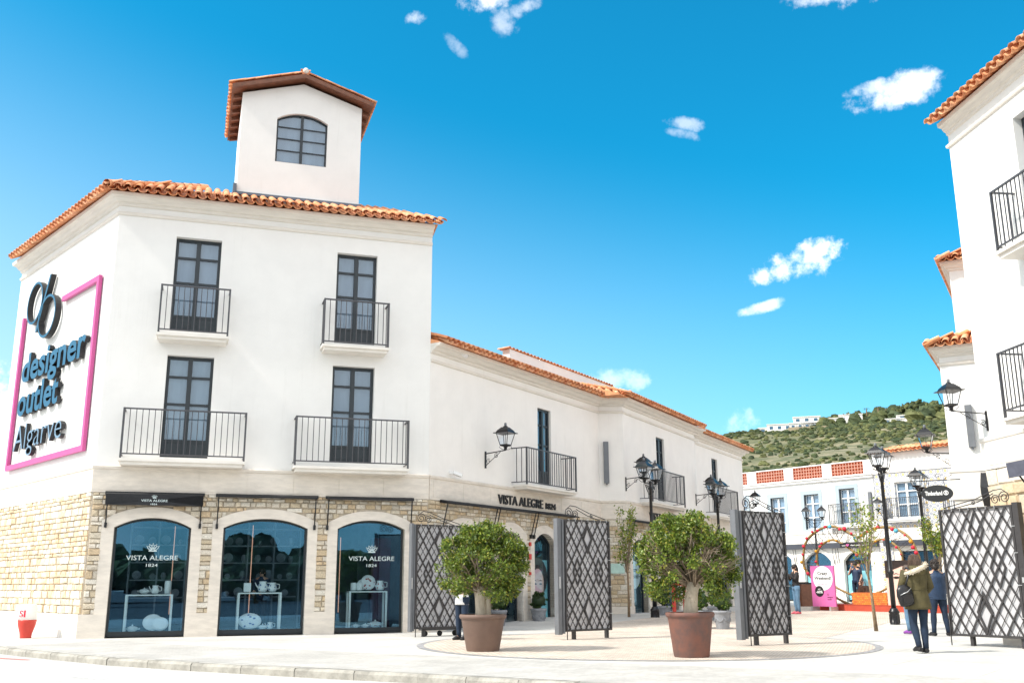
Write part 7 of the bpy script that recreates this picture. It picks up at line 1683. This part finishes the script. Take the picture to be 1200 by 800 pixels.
# big dark pine and palms on the ridge, villas
def at(az_, r_): a = R(az_); x, y = r_*math.sin(a), r_*math.cos(a); return x, y, hill_z(x, y)
for az_, s_, lb in ((22.3, 4.2, 'big dark pine on the hill skyline at the right'), (21.6, 3.0, 'smaller dark pine left of the biggest one on the skyline')):
    x, y, z = at(az_, 525); t = thing('pine_tree', lb, 'tree', T(x, y, z)); Mx = T(x, y, z)
    part('trunk', MB(Mx).tube([(0, 0, 0), (0, 0, s_*1.0)], s_*.06, 6), 'trunk', t); mb = MB(Mx)
    for _ in range(26): d = (rn.gauss(0, .5), rn.gauss(0, .5), rn.gauss(0, .2)); v, f = rn.choice(BL); w = v*s_*.34; mb.add([(a+d[0]*s_, b_+d[1]*s_, c+s_*1.05+d[2]*s_) for a, b_, c in w], f)
    part('crown', mb, 'hill_shrub', t)
for az_, h_, lb in ((19.9, 5, 'leftmost palm on the hill skyline'), (20.5, 5.5, 'second palm on the hill skyline'), (20.9, 4.5, 'third palm on the hill skyline'), (24.6, 5, 'palm on the hill skyline far to the right')):
    x, y, z = at(az_, 530); Mx = T(x, y, z); t = thing('palm_tree', lb, 'palm', Mx); part('trunk', MB(Mx).tube([(0, 0, 0), (0, 0, h_)], .3, 6), 'trunk', t); mb = MB(Mx)
    for k in range(14): a = k*.9; mb.add([(0, 0, h_), (1.1*math.cos(a-.15), 1.1*math.sin(a-.15), h_+.7), (2.3*math.cos(a), 2.3*math.sin(a), h_-.3), (1.1*math.cos(a+.15), 1.1*math.sin(a+.15), h_+.7)], [(0, 1, 2, 3)])
    part('crown', mb, 'hill_shrub', t)
def villa(az_, r_, w, h_, d, label, blocks, dz=0):
    x, y, z = at(az_, r_); Mx = T(x, y, z+dz, -R(az_)); t = thing('villa', label, 'villa', Mx, 'white villas on the hill')
    for bx, bw, bz, bh in blocks:
        part('wall', MB(Mx).box(bx, bx+bw, 0, d, bz-3, bz+bh), 'villa', t); part('roof', MB(Mx).box(bx-.3, bx+bw+.3, -.3, d+.3, bz+bh, bz+bh+.35), 'villa', t)
        n = max(1, int(bw/3.4))
        for k in range(n): part('window', MB(Mx).box(bx+(k+.3)*bw/n, bx+(k+.7)*bw/n, -.12, .1, bz+bh*.3, bz+bh*.75), 'villawin', t)
villa(16.1, 515, 26, 8, 8, 'large stepped white villa on the hill skyline, leftmost of the big ones', [(-14, 12, 0, 3.2), (-3, 17, 0, 3.4), (-1, 13, 3.4, 3.0)], 0)
villa(14.6, 520, 10, 4, 6, 'low white villa wall stepping down at the left of the stepped villa', [(-5, 9, 0, 2.6)], -1)
villa(18.0, 515, 12, 5, 7, 'white villa with blue shaded windows in the middle of the skyline', [(-6, 12, 0, 4.0)], -1)
villa(19.0, 515, 10, 5, 7, 'white boxy villa right of the one with blue windows', [(-5, 11, 0, 4.2)], 0)
villa(21.2, 505, 12, 4, 6, 'low white villa in the trees under the pine, wide and flat', [(-5, 10, -1, 2.4), (2, 5, 1.4, 1.4)], 0)
villa(13.3, 235, 6, 4, 5, 'small white house low on the hill just right of the wing eaves', [(-2.5, 5.5, .5, 2.6)], 0)
x, y, z = at(16.6, 500); single('retaining_wall', MB().box(-8, 12, 0, 1, -2, 1.0), 'earth', 'long sandy retaining wall below the hilltop villas', 'wall', T(x, y, z, -R(17)))
# band of trees and parked road side behind the photographer, seen only in the glass
rn = random.Random(31); allv2 = MB()
for i in range(70):
    x = -70+i*2.2+rn.uniform(-1, 1); y = -38+rn.uniform(-4, 4); s_ = rn.uniform(1.6, 3.4)
    for _ in range(5): v, f = rn.choice(BL); w = v*s_*.6; q = (x+rn.gauss(0, s_*.4), y+rn.gauss(0, s_*.4), rn.uniform(.3, 1.1)*s_); allv2.add([(a+q[0], b_+q[1], c+q[2]) for a, b_, c in w], f)
for cx_, cy_, s_ in ((-2, -20, 2.6), (14, -26, 2.4), (-24, -24, 2.2)):
    for _ in range(40): v, f = rn.choice(BL); w = v*s_*.42; d = Vector((rn.gauss(0, 1), rn.gauss(0, 1), rn.gauss(0, 1))).normalized()*s_*rn.uniform(.4, 1); allv2.add([(a+cx_+d.x, b_+cy_+d.y, c+3.3+d.z*.8) for a, b_, c in w], f)
    allv2.tube([(cx_, cy_, -.2), (cx_, cy_, 2.6)], .22, 8)
o = struct('treeline', allv2, 'hill_shrub', 'stuff')
